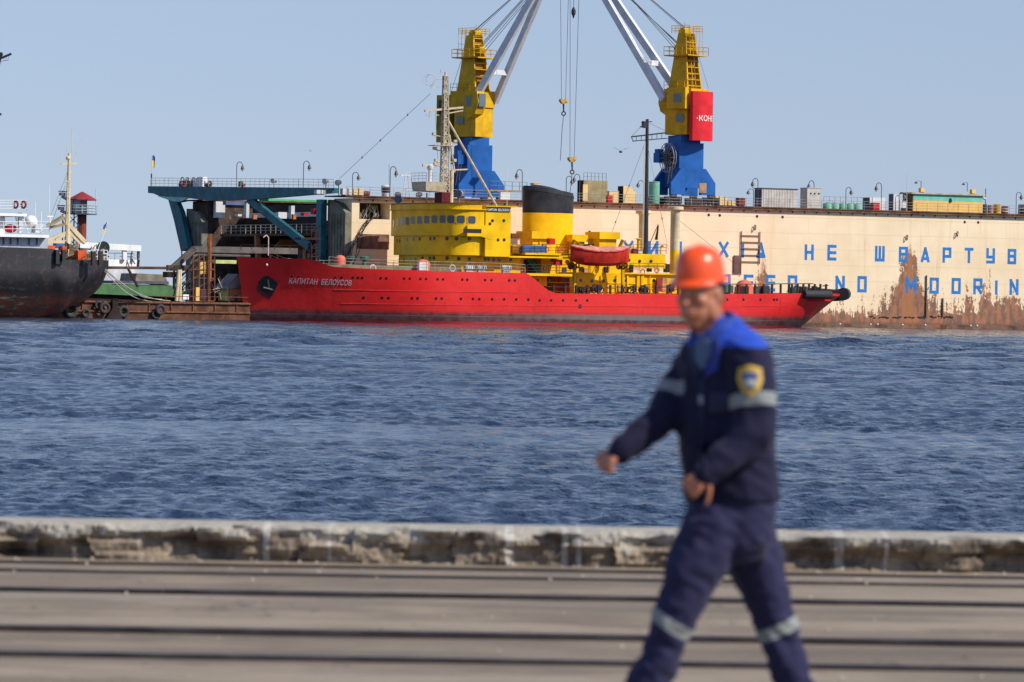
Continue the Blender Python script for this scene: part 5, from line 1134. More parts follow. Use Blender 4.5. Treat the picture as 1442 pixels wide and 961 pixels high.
# turquoise and yellow shed
mye = paint('shed_yellow', (.74, .46, .14), .6, .06, rust=.02); mtu = paint('shed_turquoise', (.16, .50, .38), .6, .08, rust=.02)
T = dbox('deck_shed', 'long shed with turquoise upper and yellow lower wall on the dock', 'shed', 1286, 1384, 283.5, mye, d=D0 + .8, th=2.4); x0, x1, d, th, z0, z1 = T.q
z2 = H3(1335, 274.8, d).z; T.part('upper_wall', MB().box(x0 - .004, x1 + .004, d - .012, d + th, z1 + .002, z2), mtu)
T.part('roof', MB().box(x0 - .5, x1 + .25, d - .3, d + th + .2, z2 + .002, z2 + .2), paint('roof_cream', (.45, .38, .27), .7, .2, rust=.2)); T.part('shade_end_wall', MB().box(x0 - .12, x0 - .006, d, d + th, z0, z2), paint('shed_shade_brown', (.20, .10, .03), .7))  # brown sheet puts the shade of the left end into its colour
T.part('wall_lamp', MB().py([(x0 + (x1 - x0) * .52, z1 - .1), (x0 + (x1 - x0) * .52, z1 + .4), (x0 + (x1 - x0) * .535, z1 + .4), (x0 + (x1 - x0) * .55, z1 - .1)], d - .2, d - .014), mhole)
zr = z2 + .2
for px, py, lab in ((1299, 265, 'small yellow box on the left end of the shed roof'), (1371, 266, 'small yellow box on the right end of the shed roof')):
    p = H3(px, 272, d + 1); T2 = Thing('roof_box', (p.x, p.y, zr), lab, 'box', 'yellow boxes on the shed roof'); T2.part('body', MB().box(p.x - .25, p.x + .35, p.y, p.y + .6, zr + .12, zr + .68), mye); T2.part('legs', MB().box(p.x - .2, p.x + .3, p.y + .1, p.y + .5, zr + .003, zr + .118), mhole)
p = H3(1277, 270, D0 + 1); single('whip_antenna', MB().tube((p.x, p.y, TOP + .004), (p.x, p.y, TOP + 5), .05, .025, 5), MC['pole_pale'], 'thin tall aerial at the left end of the turquoise and yellow shed', 'aerial')
p = H3(1388, 270, D0 + 1); T = Thing('aerial_mast', (p.x, p.y, TOP), 'short aerial mast with a white float right of the turquoise and yellow shed', 'mast'); T.part('pole', MB().tube((p.x, p.y, TOP + .004), (p.x, p.y, TOP + 3.4), .06, n=6), MC['lamp_iron']); T.part('float', MB().sphere((p.x - .2, p.y, TOP + 2.0), .25, 1.3, 1, .7, 8, 6), MC['ship_white'])
for px, lab, mt, hh, rr in ((1386, 'dark drum stack right of the turquoise and yellow shed', paint('drum_dark', (.08, .06, .06), rust=.2), 1.2, .42), (1395, 'pink stained drum right of the turquoise and yellow shed', paint('drum_pink', (.40, .24, .22), rust=.15), 1.1, .4), (1404, 'bright yellow drum among the drums on the right', paint('drum_yellow', (.62, .36, .03)), 1.25, .5), (1415, 'dark red drum with pale stripes right of the yellow drum', paint('drum_red', (.22, .04, .03), rust=.2), 1.0, .5), (1441, 'wide black and white mushroom vent at the right edge', paint('vent_dark', (.05, .05, .05)), 1.3, .7)):
    p = H3(px, 288, D0 + 1.2); T = Thing('drum', (p.x, p.y, TOP), lab, 'drum', 'drums standing on the right part of the dock wall'); T.part('barrel', MB().lathe([(rr, TOP + .004), (rr, TOP + hh), (rr * .8, TOP + hh + .05)], p.x, p.y, 14), mt, smooth=True); mb = MB()
    for k in (.3, .65): mb.torus((p.x, p.y, TOP + hh * k), (0, 0, 1), rr, .05, 14, 5)
    T.part('hoop', mb, MC['ship_white'] if px in (1441, 1415) else mt)
for px, lab in ((512, 'black capped mushroom vent beside the recess top'),):
    pass
def vent(px, lab, k=1., top=None):
    p = H3(px, 280, D0 + 1); T = Thing('mushroom_vent', (p.x, p.y, TOP), lab, 'vent', 'mushroom vents on the dock wall'); T.part('stem', MB().lathe([(.5 * k, TOP + .004), (.5 * k, TOP + .5 * k)], p.x, p.y, 14), MC['ship_white'])
    T.part('cap', MB().lathe([(.55 * k, TOP + .5 * k), (.6 * k, TOP + .9 * k), (.58 * k, TOP + 1.25 * k)], p.x, p.y, 14), paint('vent_dark', (.05, .05, .05))); T.part('lid', MB().lathe([(.6 * k, TOP + 1.25 * k), (.45 * k, TOP + 1.45 * k), (.1, TOP + 1.5 * k)], p.x, p.y, 14), MC['ship_white']); return T
vent(543, 'large white and black mushroom vent above the deckhouse front'); 
mol = paint('cabin_olive', (.30, .25, .13), .7, .15, rust=.05); myc = paint('cabin_cream', (.72, .52, .24), .6, .06)
T = dbox('dock_cabin', 'olive dock cabin with a railing on its roof right of the funnel', 'cabin', 822, 855.5, 254.5, mol, d=D0 + .9, th=1.6); x0, x1, d, th, z0, z1 = T.q
T.part('pale_door', pbox(MB(), 821, 827.5, 260, 283, D0 + .84, .05), myc); T.part('shade_end_wall', MB().box(x0 - .06, x0 - .003, d, d + th, z0, z1), paint('door_dark', (.035, .02, .018))); T.part('roof_railing', MB().rails([(x0 + .1, d + .2, z1), (x1 - .1, d + .2, z1)], 1.0, 2, .55, .03), MC['lamp_iron'])  # near-black end sheet stands in for shade on the left side
T = dbox('cream_cabin', 'pale yellow cabin with a sloping right corner on the dock wall', 'cabin', 878, 896.5, 262.5, myc, d=D0 + .9, th=1.4, y1=283); x0, x1, d, th, z0, z1 = T.q
for ch in list(T.o.children): bpy.data.objects.remove(ch)
T.part('body', MB().py([(x0, TOP + .004), (x0, z1), (x0 + (x1 - x0) * .55, z1), (x1, z1 - .95), (x1, TOP + .004)], d, d + th), myc); T.part('shade_end_wall', MB().box(x0 - .06, x0 - .003, d, d + th, TOP + .004, z1), MC['door_dark'])  # dark sheet as painted shade on the cabin's left end
dbox('low_locker', 'low cream locker between the olive and pale yellow cabins', 'locker', 858, 872, 270, myc, d=D0 + 1.4, th=1).part('lid', pbox(MB(), 857.6, 872.4, 269.4, 270, D0 + 1.35, 1.1), myc)
dbox('red_bin', 'small red bin at the right foot of the olive cabin', 'bin', 856, 863, 276, mred, d=D0 + .7, th=.6).part('lid', pbox(MB(), 855.6, 863.4, 275.4, 276, D0 + .66, .7), mred)
p = H3(921, 285, D0 + 1); T = Thing('mint_tank', (p.x, p.y, TOP), 'upright mint green cylinder beside the dark aft mast and right crane', 'tank'); h_ = H3(921, 256.5, D0 + 1).z
T.part('shell', MB().lathe([(.72, TOP + .004), (.72, h_), (.6, h_ + .05)], p.x, p.y, 20), mmint, smooth=True); T.part('rim', MB().torus((p.x, p.y, h_ - .02), (0, 0, 1), .72, .05, 20, 5), mmint)
# items right of the right crane base
for px, lab, mt, w_, hh in ((1013, 'cream crate just right of the crane bogies', myc, 1.1, 1.25), (1020.5, 'second cream crate right of the crane bogies', myc, .7, 1.2), (1030, 'small ochre hose box between the crane and the grey container', MC['shed_yellow'], .9, .7), (1045, 'dark red pump unit left of the grey container', MC['drum_red'], 1.0, 1.15), (452, 'pale gear box at the teal walkway joint', MC['ship_white'], 1.2, .6), (489, 'cream winch box above the recess', MC['ship_white'], 1.3, .9), (505, 'weathered winch box right of the recess lamp', myc, 1.4, .9), (517, 'brown valve box right of the weathered winch box', MC['drum_red'], .8, .6)):
    p = H3(px, 284, D0 + 1); T = Thing('deck_box', (p.x, p.y, TOP), lab, 'box', 'boxes and gear on the dock wall'); T.part('body', MB().box(p.x - w_ / 2, p.x + w_ / 2, p.y, p.y + .8, TOP + .1, TOP + hh), mt); T.part('feet', MB().box(p.x - w_ * .4, p.x + w_ * .4, p.y + .1, p.y + .7, TOP + .003, TOP + .098), mhole)
    T.part('strap', MB().box(p.x - .05, p.x + .05, p.y - .02, p.y + .82, TOP + .101, TOP + hh + .02), mhole)
p = H3(1005, 285, D0 + .8); T = Thing('bollard', (p.x, p.y, TOP), 'black bollard with a red cap beside the crane bogies', 'bollard'); T.part('post', MB().tube((p.x, p.y, TOP), (p.x, p.y, TOP + 1.2), .18, n=10), MC['lamp_iron']); T.part('cap', MB().tube((p.x, p.y, TOP + 1.2), (p.x, p.y, TOP + 1.4), .2, n=10), mred)
# radar stand and searchlights above the recess
p = H3(572, 285, D0 + 2); T = Thing('radar_stand', (p.x, p.y, TOP), 'small lattice radar stand behind the wheelhouse roof', 'radar'); t_ = p + Vector((0, 0, 0)); zt_ = H3(572, 248, D0 + 2).z
mb = MB()
for sx in (-.5, .5): mb.tube((p.x + sx, p.y, TOP), (p.x + sx * .4, p.y, zt_), .06, n=5)
for k in range(5): z = TOP + .5 + k * .6; mb.tube((p.x - .45 + k * .06, p.y, z), (p.x + .4 - k * .05, p.y, z + .5), .045, n=5)
T.part('lattice', mb, MC['ship_white']); T.part('scanner', MB().box(p.x - .9, p.x + .7, p.y - .1, p.y + .1, zt_, zt_ + .14), MC['ship_white'])
for px, py, lab in ((459, 257, 'round searchlight on a bracket at the teal walkway joint'), (477, 259, 'dark twin floodlight right of the round searchlight'), (561, 276, 'dark gear cluster behind the left end of the wheelhouse roof'), (591, 276, 'dark gear cluster behind the wheelhouse roof left of the platform'), (386, 256, 'small floodlight on the teal walkway')):
    p = H3(px, py, D0 + .8) if px > 450 else E3(px, py, EB); zb = TOP if px > 450 else p.z - 1.6; T = Thing('floodlight', (p.x, p.y, zb), lab, 'floodlight', 'floodlights along the dock top')
    T.part('stand', MB().tube((p.x, p.y, zb), (p.x, p.y, p.z), .06, n=6), MC['lamp_iron'])
    T.part('lamp_head', MB().tube(p + Vector((-.3, -.2, .1)), p + Vector((.25, .2, .2)), .38, .28, 12) if px != 386 else MB().obox(p, .5, .4, .3, .3), msg if px == 459 else MC['lamp_iron']); T.part('front_glass', MB().tube(p + Vector((-.34, -.23, .095)), p + Vector((-.305, -.205, .1)), .33, n=12), MC['lamp_glass'])
for px, lab, w_, hh in ((281, 'bright white cabinet on the left part of the teal walkway', 1.0, 1.25), (275, 'lower white locker against the bright white cabinet', .9, 1.05)):
    p = E3(px, 262.5, EB + .2); T = Thing('white_locker', p, lab, 'locker'); T.part('body', MB().box(p.x, p.x + .7, p.y - w_ * 1.0, p.y + w_ * .9, p.z - .1, p.z + hh), paint('clean_white', (.80, .80, .78), .5, .04)); T.part('handle', MB().box(p.x - .05, p.x - .003, p.y - .1, p.y + .1, p.z + .5, p.z + .6), mhole)
for px, lab in ((255, 'left tangle of dark valve gear on the teal walkway'), (265, 'right tangle of dark valve gear on the teal walkway'), (291, 'low dark gear right of the white cabinet on the teal walkway'), (338, 'dark box on the teal walkway')):
    p = E3(px, 263, EB); T = Thing('valve_gear', p, lab, 'valve gear'); mb = MB()
    for k in range(6): mb.torus(p + Vector((.1 * k, random.uniform(-.9, .9), random.uniform(.2, 1.1 if px < 280 else .5))), (1, random.uniform(-.6, .6), 0), .28, .07, 12, 5)
    T.part('handwheel', mb, MC['lamp_iron']); T.part('body', MB().box(p.x, p.x + .5, p.y - .6, p.y + .6, p.z, p.z + (.8 if px < 280 else .4)), MC['drum_red'])
# small yellow parapet and platform beside the left crane foot
T = dbox('pipe_gantry', 'cream service gantry with a railing between the left crane and the funnel', 'platform', 690, 742, 268, paint('gantry_tan', (.36, .24, .10), .6, .2, rust=.2), d=D0 + 3.2, th=.8, y1=270.5); x0, x1, d, th, z0, z1 = T.q
T.part('railing', MB().rails([(x0, d, z1), (x1, d, z1)], 1.1, 2, 1.1, .035), MC['lamp_iron']); T.part('support', MB().box(x0 + .3, x0 + .5, d + .1, d + .3, TOP, z0).box(x1 - .5, x1 - .3, d + .1, d + .3, TOP, z0).box((x0 + x1) / 2, (x0 + x1) / 2 + .15, d + .1, d + .3, TOP, z0), MC['lamp_iron'])
T.part('white_store', MB().box(x0 + 1.6, x0 + 3.1, d + .05, d + .7, TOP + .004, z0 - .01), MC['ship_white']); dbox('yellow_wedge_box', 'small cream wedge shaped box just left of the funnel top', 'box', 752, 761, 258.5, myc, d=D0 + 2, th=1).part('rim', pbox(MB(), 751.6, 761.4, 257.9, 258.5, D0 + 1.95, 1.1), myc)

# ================================================================ LEFT SIDE: black ship, barges, tower
LDk = 2.0
mbk = None
def black_hull_mat():
    m, nt, b = newmat('black_hull_paint'); n = N(nt); co = n.co(); x, y, z = n.sep(co)
    a = n.noise(co, .25, 6, .65); f = n.noise(co, 1.2, 6, .7); st = n.noise(co, .9, 4, .6, (1, 1, .08))
    c = n.mix(n.ramp(a, .3, .7), (.008, .009, .013), (.024, .023, .026)); c = n.mix(n.math('MULTIPLY', n.ramp(f, .52, .66), .55), c, (.095, .055, .038)); c = n.mix(n.math('MULTIPLY', n.ramp(st, .55, .8), .3), c, (.07, .06, .055))
    zz = n.math('ADD', z, n.math('MULTIPLY', n.math('SUBTRACT', a, .5), 2.4)); c = n.mix(n.math('MULTIPLY', n.ramp(zz, 3.3, 2.0), .85), c, n.mix(n.ramp(f, .4, .62), (.15, .035, .018), (.045, .03, .028)))
    c = n.mix(n.math('MULTIPLY', n.ramp(n.noise(co, .5, 7, .7, (.5, 1, 3)), .56, .66), n.math('MULTIPLY', n.ramp(x, 0, -7), n.ramp(z, 4.6, 2.5))), c, (.20, .18, .17))
    n.L(c, b.inputs['Base Color']); b.inputs['Roughness'].default_value = .55; n.L(n.bump(f, .05, .6), b.inputs['Normal']); return m
BS = Thing('black_ship', H3(70, 445, 8), 'old black hulled ship with white superstructure entering from the left edge', 'ship')
BS.base.z = 0; BS.o.location = hw(BS.base)
prof = [(-30, 1.6), (12, 1.6)]                                   # outline by photo points on the near side, lofted across the beam
outl = [(-260, 337), (-100, 343), (0, 348), (66, 350.5), (74, 353), (80, 366), (150, 366.5), (152, 368), (148, 384), (140, 401), (128, 415), (110, 427), (88, 437), (60, 443), (30, 446), (-260, 452)]
PO = [H3(x, y, 3 + 6.4 * min(1, max(0, (x - 40) / 105))) for x, y in outl]
def bh_mb():
    top = [(p.x, p.z) for p in PO[:8]]; bot = [(p.x, p.z) for p in PO[8:]]
    xs = sorted(set([PO[0].x] + [PO[0].x + (PO[7].x - PO[0].x) * i / 70 for i in range(71)])); xe = PO[7].x
    def interp(l, x):
        l = sorted(l)
        if x <= l[0][0]: return l[0][1]
        for (a, za), (b_, zb) in zip(l, l[1:]):
            if a <= x <= b_: return za + (zb - za) * (x - a) / max(1e-6, b_ - a)
        return l[-1][1]
    rows = []; K = 10; W_ = 6.5
    for x in xs:
        zt_ = interp(top, x); zb = min(interp([(PO[7].x, PO[7].z - .05)] + bot, x), zt_ - .05); zb = zb if x > PO[0].x + 1 else -1.2
        zb = max(-1.2, zb - .35 if zb < 1.3 else zb)
        u = min(1, (xe - x) / 13); bb = W_ * (1 - (1 - u) ** 2.3) ** .6 + .05; r = []
        for j in range(K + 1):
            t = j / K; z = zb + (zt_ - zb) * t; w_ = bb * (.25 + .75 * min(1, t * 1.5 + .15) ** .6) if x > PO[0].x + 20 else bb; r.append((x, 9.5 - w_, z))
        r2 = [(a, 19 - b_, c_) for a, b_, c_ in r]; rows.append(r + r2[::-1])
    k = len(rows[0]); vs = [v for r in rows for v in r]; fs = [(i * k + j, i * k + (j + 1) % k, (i + 1) * k + (j + 1) % k, (i + 1) * k + j) for i in range(len(rows) - 1) for j in range(k)]
    fs += [tuple(range(k)), tuple(range((len(rows) - 1) * k, len(rows) * k))]
    return MB().add(vs, fs)
BS.part('hull', bh_mb(), black_hull_mat(), smooth=True)
def bpart(name, x0, x1, y0, y1, d, th, mat, parent=None): return BS.part(name, pbox(MB(), x0, x1, y0, y1, d, th), mat, parent)
dh = bpart('deckhouse', -260, 67, 331, 351, 4.2, 10, paint('ship_white_blue', (.42, .46, .52), .5, .1, rust=.04)); bpart('bridge_deck', -260, 69, 327.5, 331.5, 3.2, 12, MC['clean_white']); bpart('upper_deck', -260, 38, 297.5, 301.5, 3.4, 10, MC['clean_white']); bpart('bridge_house', -260, 7, 301, 328, 4.8, 8, MC['ship_white'])
bpart('awning_shadow', 5, 34, 301.6, 305, 3.9, 5, MC['slate'] if 'slate' in MC else mgrey)
for px in (5, 15, 25, 41, 52): bpart('pipe_stack', px, px + 1.2, 335, 345, 4.0, .15, MC['slate'], dh)
BS.part('lower_railing', MB().rails([H3(-60, 327.5, 3.3), H3(69, 327.5, 3.3), H3(69, 327.5, 9)], 1.25, 3, 1.2, .04), MC['clean_white']); BS.part('upper_railing', MB().rails([H3(-60, 297.5, 3.5), H3(38, 297.5, 3.5), H3(38, 297.5, 9)], 1.25, 4, 1.6, .045), MC['clean_white'])
bpart('deck_locker', 50, 61, 316, 328, 4.2, 1.4, MC['ship_white']); BS.part('radome', MB().sphere(H3(43.5, 312.5, 5), .78, 1, 1, .95, 14, 10), MC['clean_white'], smooth=True)
BS.part('life_ring_stack', MB().torus(H3(22, 298, 3.5) + Vector((0, 0, .8)), (1, .3, 0), .4, .12, 14, 6).torus(H3(33, 298, 3.5) + Vector((0, 0, .8)), (1, .3, 0), .4, .12, 14, 6), MC['drum_red']); BS.part('rescue_boat', MB().sphere(H3(14.5, 322, 5), .75, 1.1, .8, .7, 12, 8), MC['signal_red'], smooth=True)
BS.part('deck_post', MB().bar(H3(28, 302, 4), H3(28, 328, 4), .3, .3).bar(H3(32, 305, 4), H3(40, 328, 4), .15, .15).bar(H3(22, 304, 4), H3(26, 328, 4), .12, .12), MC['ship_white'])
BS.part('funnel_pipe', pbox(MB(), 27, 31, 300, 328, 6, .5), MC['slate'])
mcm = paint('derrick_cream', (.64, .53, .33), .5, .1, rust=.04)
def b3(px, py, d=7): return H3(px, py, d)
BS.part('signal_mast', MB().tube(b3(94.5, 346), b3(97.5, 216), .34, .16, 10).tube(b3(101, 216), b3(101.5, 178), .04, n=4).tube(b3(94.5, 216), b3(94.5, 203), .04, n=4).tube(b3(102, 230), b3(118, 190), .03, n=4), mcm)
BS.part('mast_crosstree', MB().bar(b3(86, 231), b3(108, 230.5), .14, .18).bar(b3(93, 256), b3(101, 240), .08, .1).tube(b3(86, 231), b3(86, 217), .04, n=4).sphere(b3(96, 223), .3).tube(b3(92, 256), b3(97, 256.5), .1), mcm)
mb = MB()
for k in range(10): y = 256 + k * 5.2; mb.tube(b3(95.2, y, 6.4), b3(97.6, y, 6.4), .05, n=4)
mb.tube(b3(95.4, 254, 6.4), b3(93.6, 312, 6.4), .05).tube(b3(97.8, 254, 6.4), b3(97, 312, 6.4), .05); BS.part('mast_ladder', mb, mcm)
for px, py in ((88, 277), (86, 297)):
    q = b3(px, py); BS.part('radar_bracket', MB().bar(q, b3(95, py + 4), .5, .3).box(q.x - .3, q.x + .3, q.y - .3, q.y + .3, q.z + .1, q.z + .45).bar(q + Vector((-.5, 0, .6)), q + Vector((.5, 0, .6)), .15, .15), MC['slate'])
BS.part('derrick_boom', MB().bar(b3(90, 310), b3(120, 342), .5, .5).bar(b3(86, 304), b3(116, 341), .35, .4).bar(b3(63, 340), b3(99, 325), .3, .3).bar(b3(78, 338), b3(98, 328), .25, .25).bar(b3(98, 326), b3(98, 344), .35, .35).bar(b3(64, 341), b3(96, 341), .4, .4).bar(b3(99, 329), b3(112, 343), .3, .3), mcm)
BS.part('gangway', MB().bar(b3(68, 318, 6), b3(88, 306, 6), 1.4, .25).bar(b3(70, 321, 6), b3(92, 316, 6), .3, .3), paint('gangway_tan', (.32, .25, .14), .7)); BS.part('foot_post', MB().bar(b3(62, 341), b3(60, 350), .2, .6), MC['clean_white'])
mfo = paint('crate_orange', (.62, .10, .03), .6, .2)
for x0, x1, y0, y1 in ((65, 78, 346, 358), (88, 94, 347, 355), (110, 122, 353, 366)): bpart('deck_crate', x0, x1, y0, y1, 4.5, 1.3, mfo)
bpart('blue_drum', 79, 92, 343, 350, 5.5, 1, paint('tarp_blue', (.06, .13, .33)))
bpart('deck_clutter', 84, 150, 357, 367, 6.5, 2.5, paint('clutter_tan', (.20, .15, .09), .8, .5, scale=2.5, rust=.3)); bpart('deck_clutter', 97, 110, 345, 358, 6.5, 1.5, paint('clutter_tan', (.20, .15, .09)))
random.seed(21)
for i in range(34):
    a = H3(random.uniform(84, 148), random.uniform(352, 366), random.uniform(4.5, 9)); d_ = random.choice([Vector((0, 0, 1)), Vector((0, 0, 1)), Vector((1, 0, .2)), Vector((.6, 0, .8))]) * random.uniform(.4, 1.5)
    BS.part('deck_fitting', MB().tube(a, a + d_, random.uniform(.05, .13), n=6), random.choice([MC['lamp_iron'], MC['rust_steel'], MC['ship_white'], mcm, MC['slate'], MC['door_dark']]))
for x0, y0, y1 in ((79, 352, 372), (88, 352, 368), (130, 354, 374), (140, 354, 374)): bpart('fender_tyre', x0, x0 + 5, y0, y1, 2.6, .5, MC['rubber'])
p = H3(67.5, 357, 3); BS.part('hawse_hole', MB().torus((p.x, 4.05, p.z), (0, 1, 0), .35, .12, 14, 6), mfit)
BS.part('stern_rail', MB().rails([H3(128, 366, 3.5), H3(151, 367, 6)], 1.2, 3, .8, .04), MC['clean_white']); 
BS.part('antenna', MB().tube(b3(70, 325), b3(69.5, 260), .03, n=4).tube(b3(50, 316), b3(50, 285), .03, n=4).tube(b3(58, 316), b3(58.3, 298), .04, n=4).tube(b3(71, 326, 6), b3(71, 305, 6), .06).bar(b3(66, 305, 6), b3(75, 305, 6), .15, .12), MC['clean_white'])
BS.part('rigging_wire', MB().tube(b3(70, 322), b3(92, 262), .025, n=4), mwi); BS.part('rigging_wire', MB().tube(b3(71, 305), b3(96, 240), .02, n=4), mwi)
BS.part('cable_drum', MB().tube(H3(145.5, 349, 9), H3(145.5, 349, 11), .78, n=20), paint('drum_green', (.03, .045, .045), .6))
T = Thing('flag', H3(139, 352, 5), 'small blue and yellow flag on a leaning staff at the end of the black ship', 'flag'); a, b_ = H3(138, 352, 5), H3(152, 312, 5); T.part('flagpole', MB().tube(a, b_, .05), MC['clean_white'])
T.part('blue_band', MB().add([b_, b_ + Vector((-.1, .1, -.8)), b_ + Vector((-.65, 0, -1.0)), b_ + Vector((-.55, 0, -.5))], [(0, 1, 2, 3)]), MC['flag_blue']); T.part('yellow_band', MB().add([b_ + Vector((-.1, .1, -.82)), b_ + Vector((-.2, .1, -1.2)), b_ + Vector((-.7, 0, -1.5)), b_ + Vector((-.66, 0, -1.02))], [(0, 1, 2, 3)]), MC['flag_yellow'])

# control tower far behind
TD = 60.
T = Thing('lookout_tower', H3(115, 400, TD), 'red roofed glazed lookout tower on a rust red column behind the black ship', 'tower'); cx_ = H3(115.5, 300, TD).x; z0 = H3(115, 302, TD).z; z1 = H3(115, 282.5, TD).z; r_ = H3(133, 290, TD).x - cx_
T.part('column', MB().tube((cx_ - .0, TD, 0), (cx_ - .0, TD, z0), .62, n=14), paint('column_red', (.20, .05, .035), .7)); T.part('cabin', MB().lathe([(r_ * .78, z0), (r_ * .78, z0 + (z1 - z0) * .45)], cx_ - .7, TD, 8), paint('cabin_slate', (.07, .10, .13), .5))
T.part('cabin_glazing', MB().lathe([(r_ * .74, z0 + (z1 - z0) * .45), (r_ * .74, z1)], cx_ - .7, TD, 8), plain('cabin_glass', (.14, .20, .21), .15)); mb = MB()
for k in range(8): a = 2 * math.pi * k / 8; mb.tube((cx_ - .7 + r_ * .76 * math.cos(a), TD + r_ * .76 * math.sin(a), z0), (cx_ - .7 + r_ * .76 * math.cos(a), TD + r_ * .76 * math.sin(a), z1), .07, n=5)
T.part('mullions', mb, MC['cabin_slate']); T.part('roof', MB().lathe([(r_ * 1.15, z1), (r_ * 1.15, z1 + .15), (.1, z1 + 1.15)], cx_, TD, 8), paint('roof_maroon', (.28, .035, .04), .6)); T.part('balcony', MB().lathe([(r_ * 1.2, z0 - .05), (r_ * 1.2, z0 + .08)], cx_, TD, 8), MC['cabin_slate'])
T.part('balcony_railing', MB().rails([(cx_ + r_ * 1.2 * math.cos(2 * math.pi * k / 8), TD + r_ * 1.2 * math.sin(2 * math.pi * k / 8), z0 + .08) for k in range(9)], 1.1, 3, 1, .04), MC['ship_white']); mb = MB()
for sx in (-1, 1):
    for sy in (-1, 1): mb.tube((cx_ - 1.6 + sx * .8, TD + sy * .8, 0), (cx_ - 1.6 + sx * .8, TD + sy * .8, z0), .09, n=5)
for k in range(9): z = k * (z0 / 9); mb.tube((cx_ - 2.4, TD - .8, z), (cx_ - .8, TD - .8, z + z0 / 9), .06, n=4).tube((cx_ - .8, TD - .8, z), (cx_ - 2.4, TD - .8, z + z0 / 9), .06, n=4)
T.part('stair_lattice', mb, MC['lamp_iron']); T.part('aerial', MB().tube((cx_ + r_ * 1.1, TD, z0), (cx_ + r_ * 1.1, TD, z1 + 1.6), .05, n=5), MC['ship_white'])
T.part('footing', MB().box(cx_ - 4, cx_ + 3, TD - 3, TD + 3, -1, .4), MC['pontoon_brown'])

# white crane vessel behind the black ship, with its gantry arm
WDp = 34.
T = Thing('white_vessel', (H3(165, 400, WDp).x, WDp + 4, 0), 'white round ended vessel with a flat white gantry arm behind the black ship', 'vessel'); xa, xb = H3(100, 400, WDp + 4).x, H3(195, 400, WDp + 4).x; zt_ = H3(165, 378, WDp).z
pts = [(xa, WDp), (xb - 5, WDp), (xb - 2.5, WDp + .6), (xb - .8, WDp + 2), (xb, WDp + 4.5), (xb - .8, WDp + 7), (xb - 3, WDp + 8.6), (xa, WDp + 9)]
T.part('hull', MB().pz(pts, -1, zt_), paint('vessel_white', (.55, .57, .62), .5, .12, rust=.05), smooth=True); T.part('bulwark', MB().pz([(x * .998 + xb * .002, y) for x, y in pts], zt_ + .002, zt_ + 1.1), MC['clean_white']); T.part('railing', MB().rails([(x, y, zt_ + 1.1) for x, y in pts[:6]], .8, 2, 1.2, .05), MC['ship_white'])
T.part('gantry_arm', MB().bar(H3(108, 345, WDp), H3(197, 350, WDp), .9, .75), MC['clean_white']); T.part('gantry_leg', MB().bar(H3(175, 350, WDp), H3(175, 366, WDp), .5, .55), MC['clean_white']); T.part('gantry_shoulder', MB().bar(H3(120, 346, WDp), H3(132, 352, WDp), .5, 1.0), MC['clean_white'])
T.part('hanging_block', MB().tube(H3(195, 352, WDp), H3(194, 366, WDp), .12).box(H3(193.5, 360, WDp).x, H3(196, 360, WDp).x, WDp - .2, WDp + .2, H3(195, 363, WDp).z, H3(195, 354, WDp).z), MC['lamp_iron'])
T.part('deck_gear', MB().tube(H3(183, 372, WDp), H3(186, 354, WDp), .08).tube(H3(190, 372, WDp), H3(184, 362, WDp), .08), MC['slate'])
# green barge
GD = 24.
T = Thing('green_barge', (H3(170, 405, GD).x, GD, 0), 'long green sided barge moored behind the brown pontoon', 'barge'); a, b_ = H3(90, 408, GD), H3(240, 408, GD); zt_, zb = H3(170, 399.5, GD).z, H3(170, 413.5, GD).z
T.part('hull', MB().py([(a.x, zb), (a.x, zt_), (b_.x, zt_ - .1), (b_.x + 2.2, zt_ - .9), (b_.x + 1.8, zb - .4)], GD, GD + 8), paint('barge_green', (.085, .20, .085), .6, .15, rust=.06)); T.part('deck_coaming', MB().box(H3(158, 399, GD).x, b_.x - .3, GD - .15, GD + 6, zt_ + .002, zt_ + .35), MC['slate'])
T.part('underside', MB().box(a.x, b_.x + 1.5, GD + .5, GD + 7, -1, zb - .003), MC['door_dark']); T.part('hatch_cover', MB().py([(H3(195, 397, GD).x, zt_ + .36), (H3(197, 392, GD).x, zt_ + 1.3), (H3(236, 392, GD).x, zt_ + 1.2), (H3(243, 397, GD).x, zt_ - .1)], GD + 1, GD + 6), paint('hatch_tan', (.24, .20, .16), .8, .2))
# brown pontoon with ribs and tyres
PD = 9.
T = Thing('brown_pontoon', (H3(200, 440, PD).x, PD, 0), 'low rusty brown pontoon with ribbed side in front of the dock mouth', 'pontoon'); a, b_ = H3(40, 440, PD), H3(352, 440, PD); zt_ = H3(200, 425, PD).z
mpn = paint('pontoon_rust', (.13, .058, .034), .8, .3, rust=.3, scale=.7); T.part('hull', MB().box(a.x, b_.x, PD, PD + 12, -1, zt_), mpn); T.part('deck_edge', MB().box(a.x, b_.x, PD - .25, PD - .003, zt_ - .18, zt_ + .05), mrl if False else MC['rust_steel']); T.part('rubbing_band', MB().box(a.x, b_.x, PD - .18, PD - .003, .85, 1.0), MC['rust_steel'])
mb = MB(); x = a.x + 1
while x < b_.x: mb.box(x, x + .12, PD - .14, PD - .003, 1.003, zt_ - .183); x += 2.9
T.part('ribs', mb, MC['rust_steel']); T.part('deck_plate', MB().box(a.x + .1, b_.x - .1, PD + .1, PD + 11.9, zt_ + .002, zt_ + .03), paint('deck_tan', (.26, .20, .14), .85, .3, rust=.2))
T.part('railing', MB().rails([(H3(205, 425, PD).x, PD + .2, zt_), (b_.x, PD + .2, zt_)], .7, 1, 3, .05), MC['rust_steel'])
k = 0
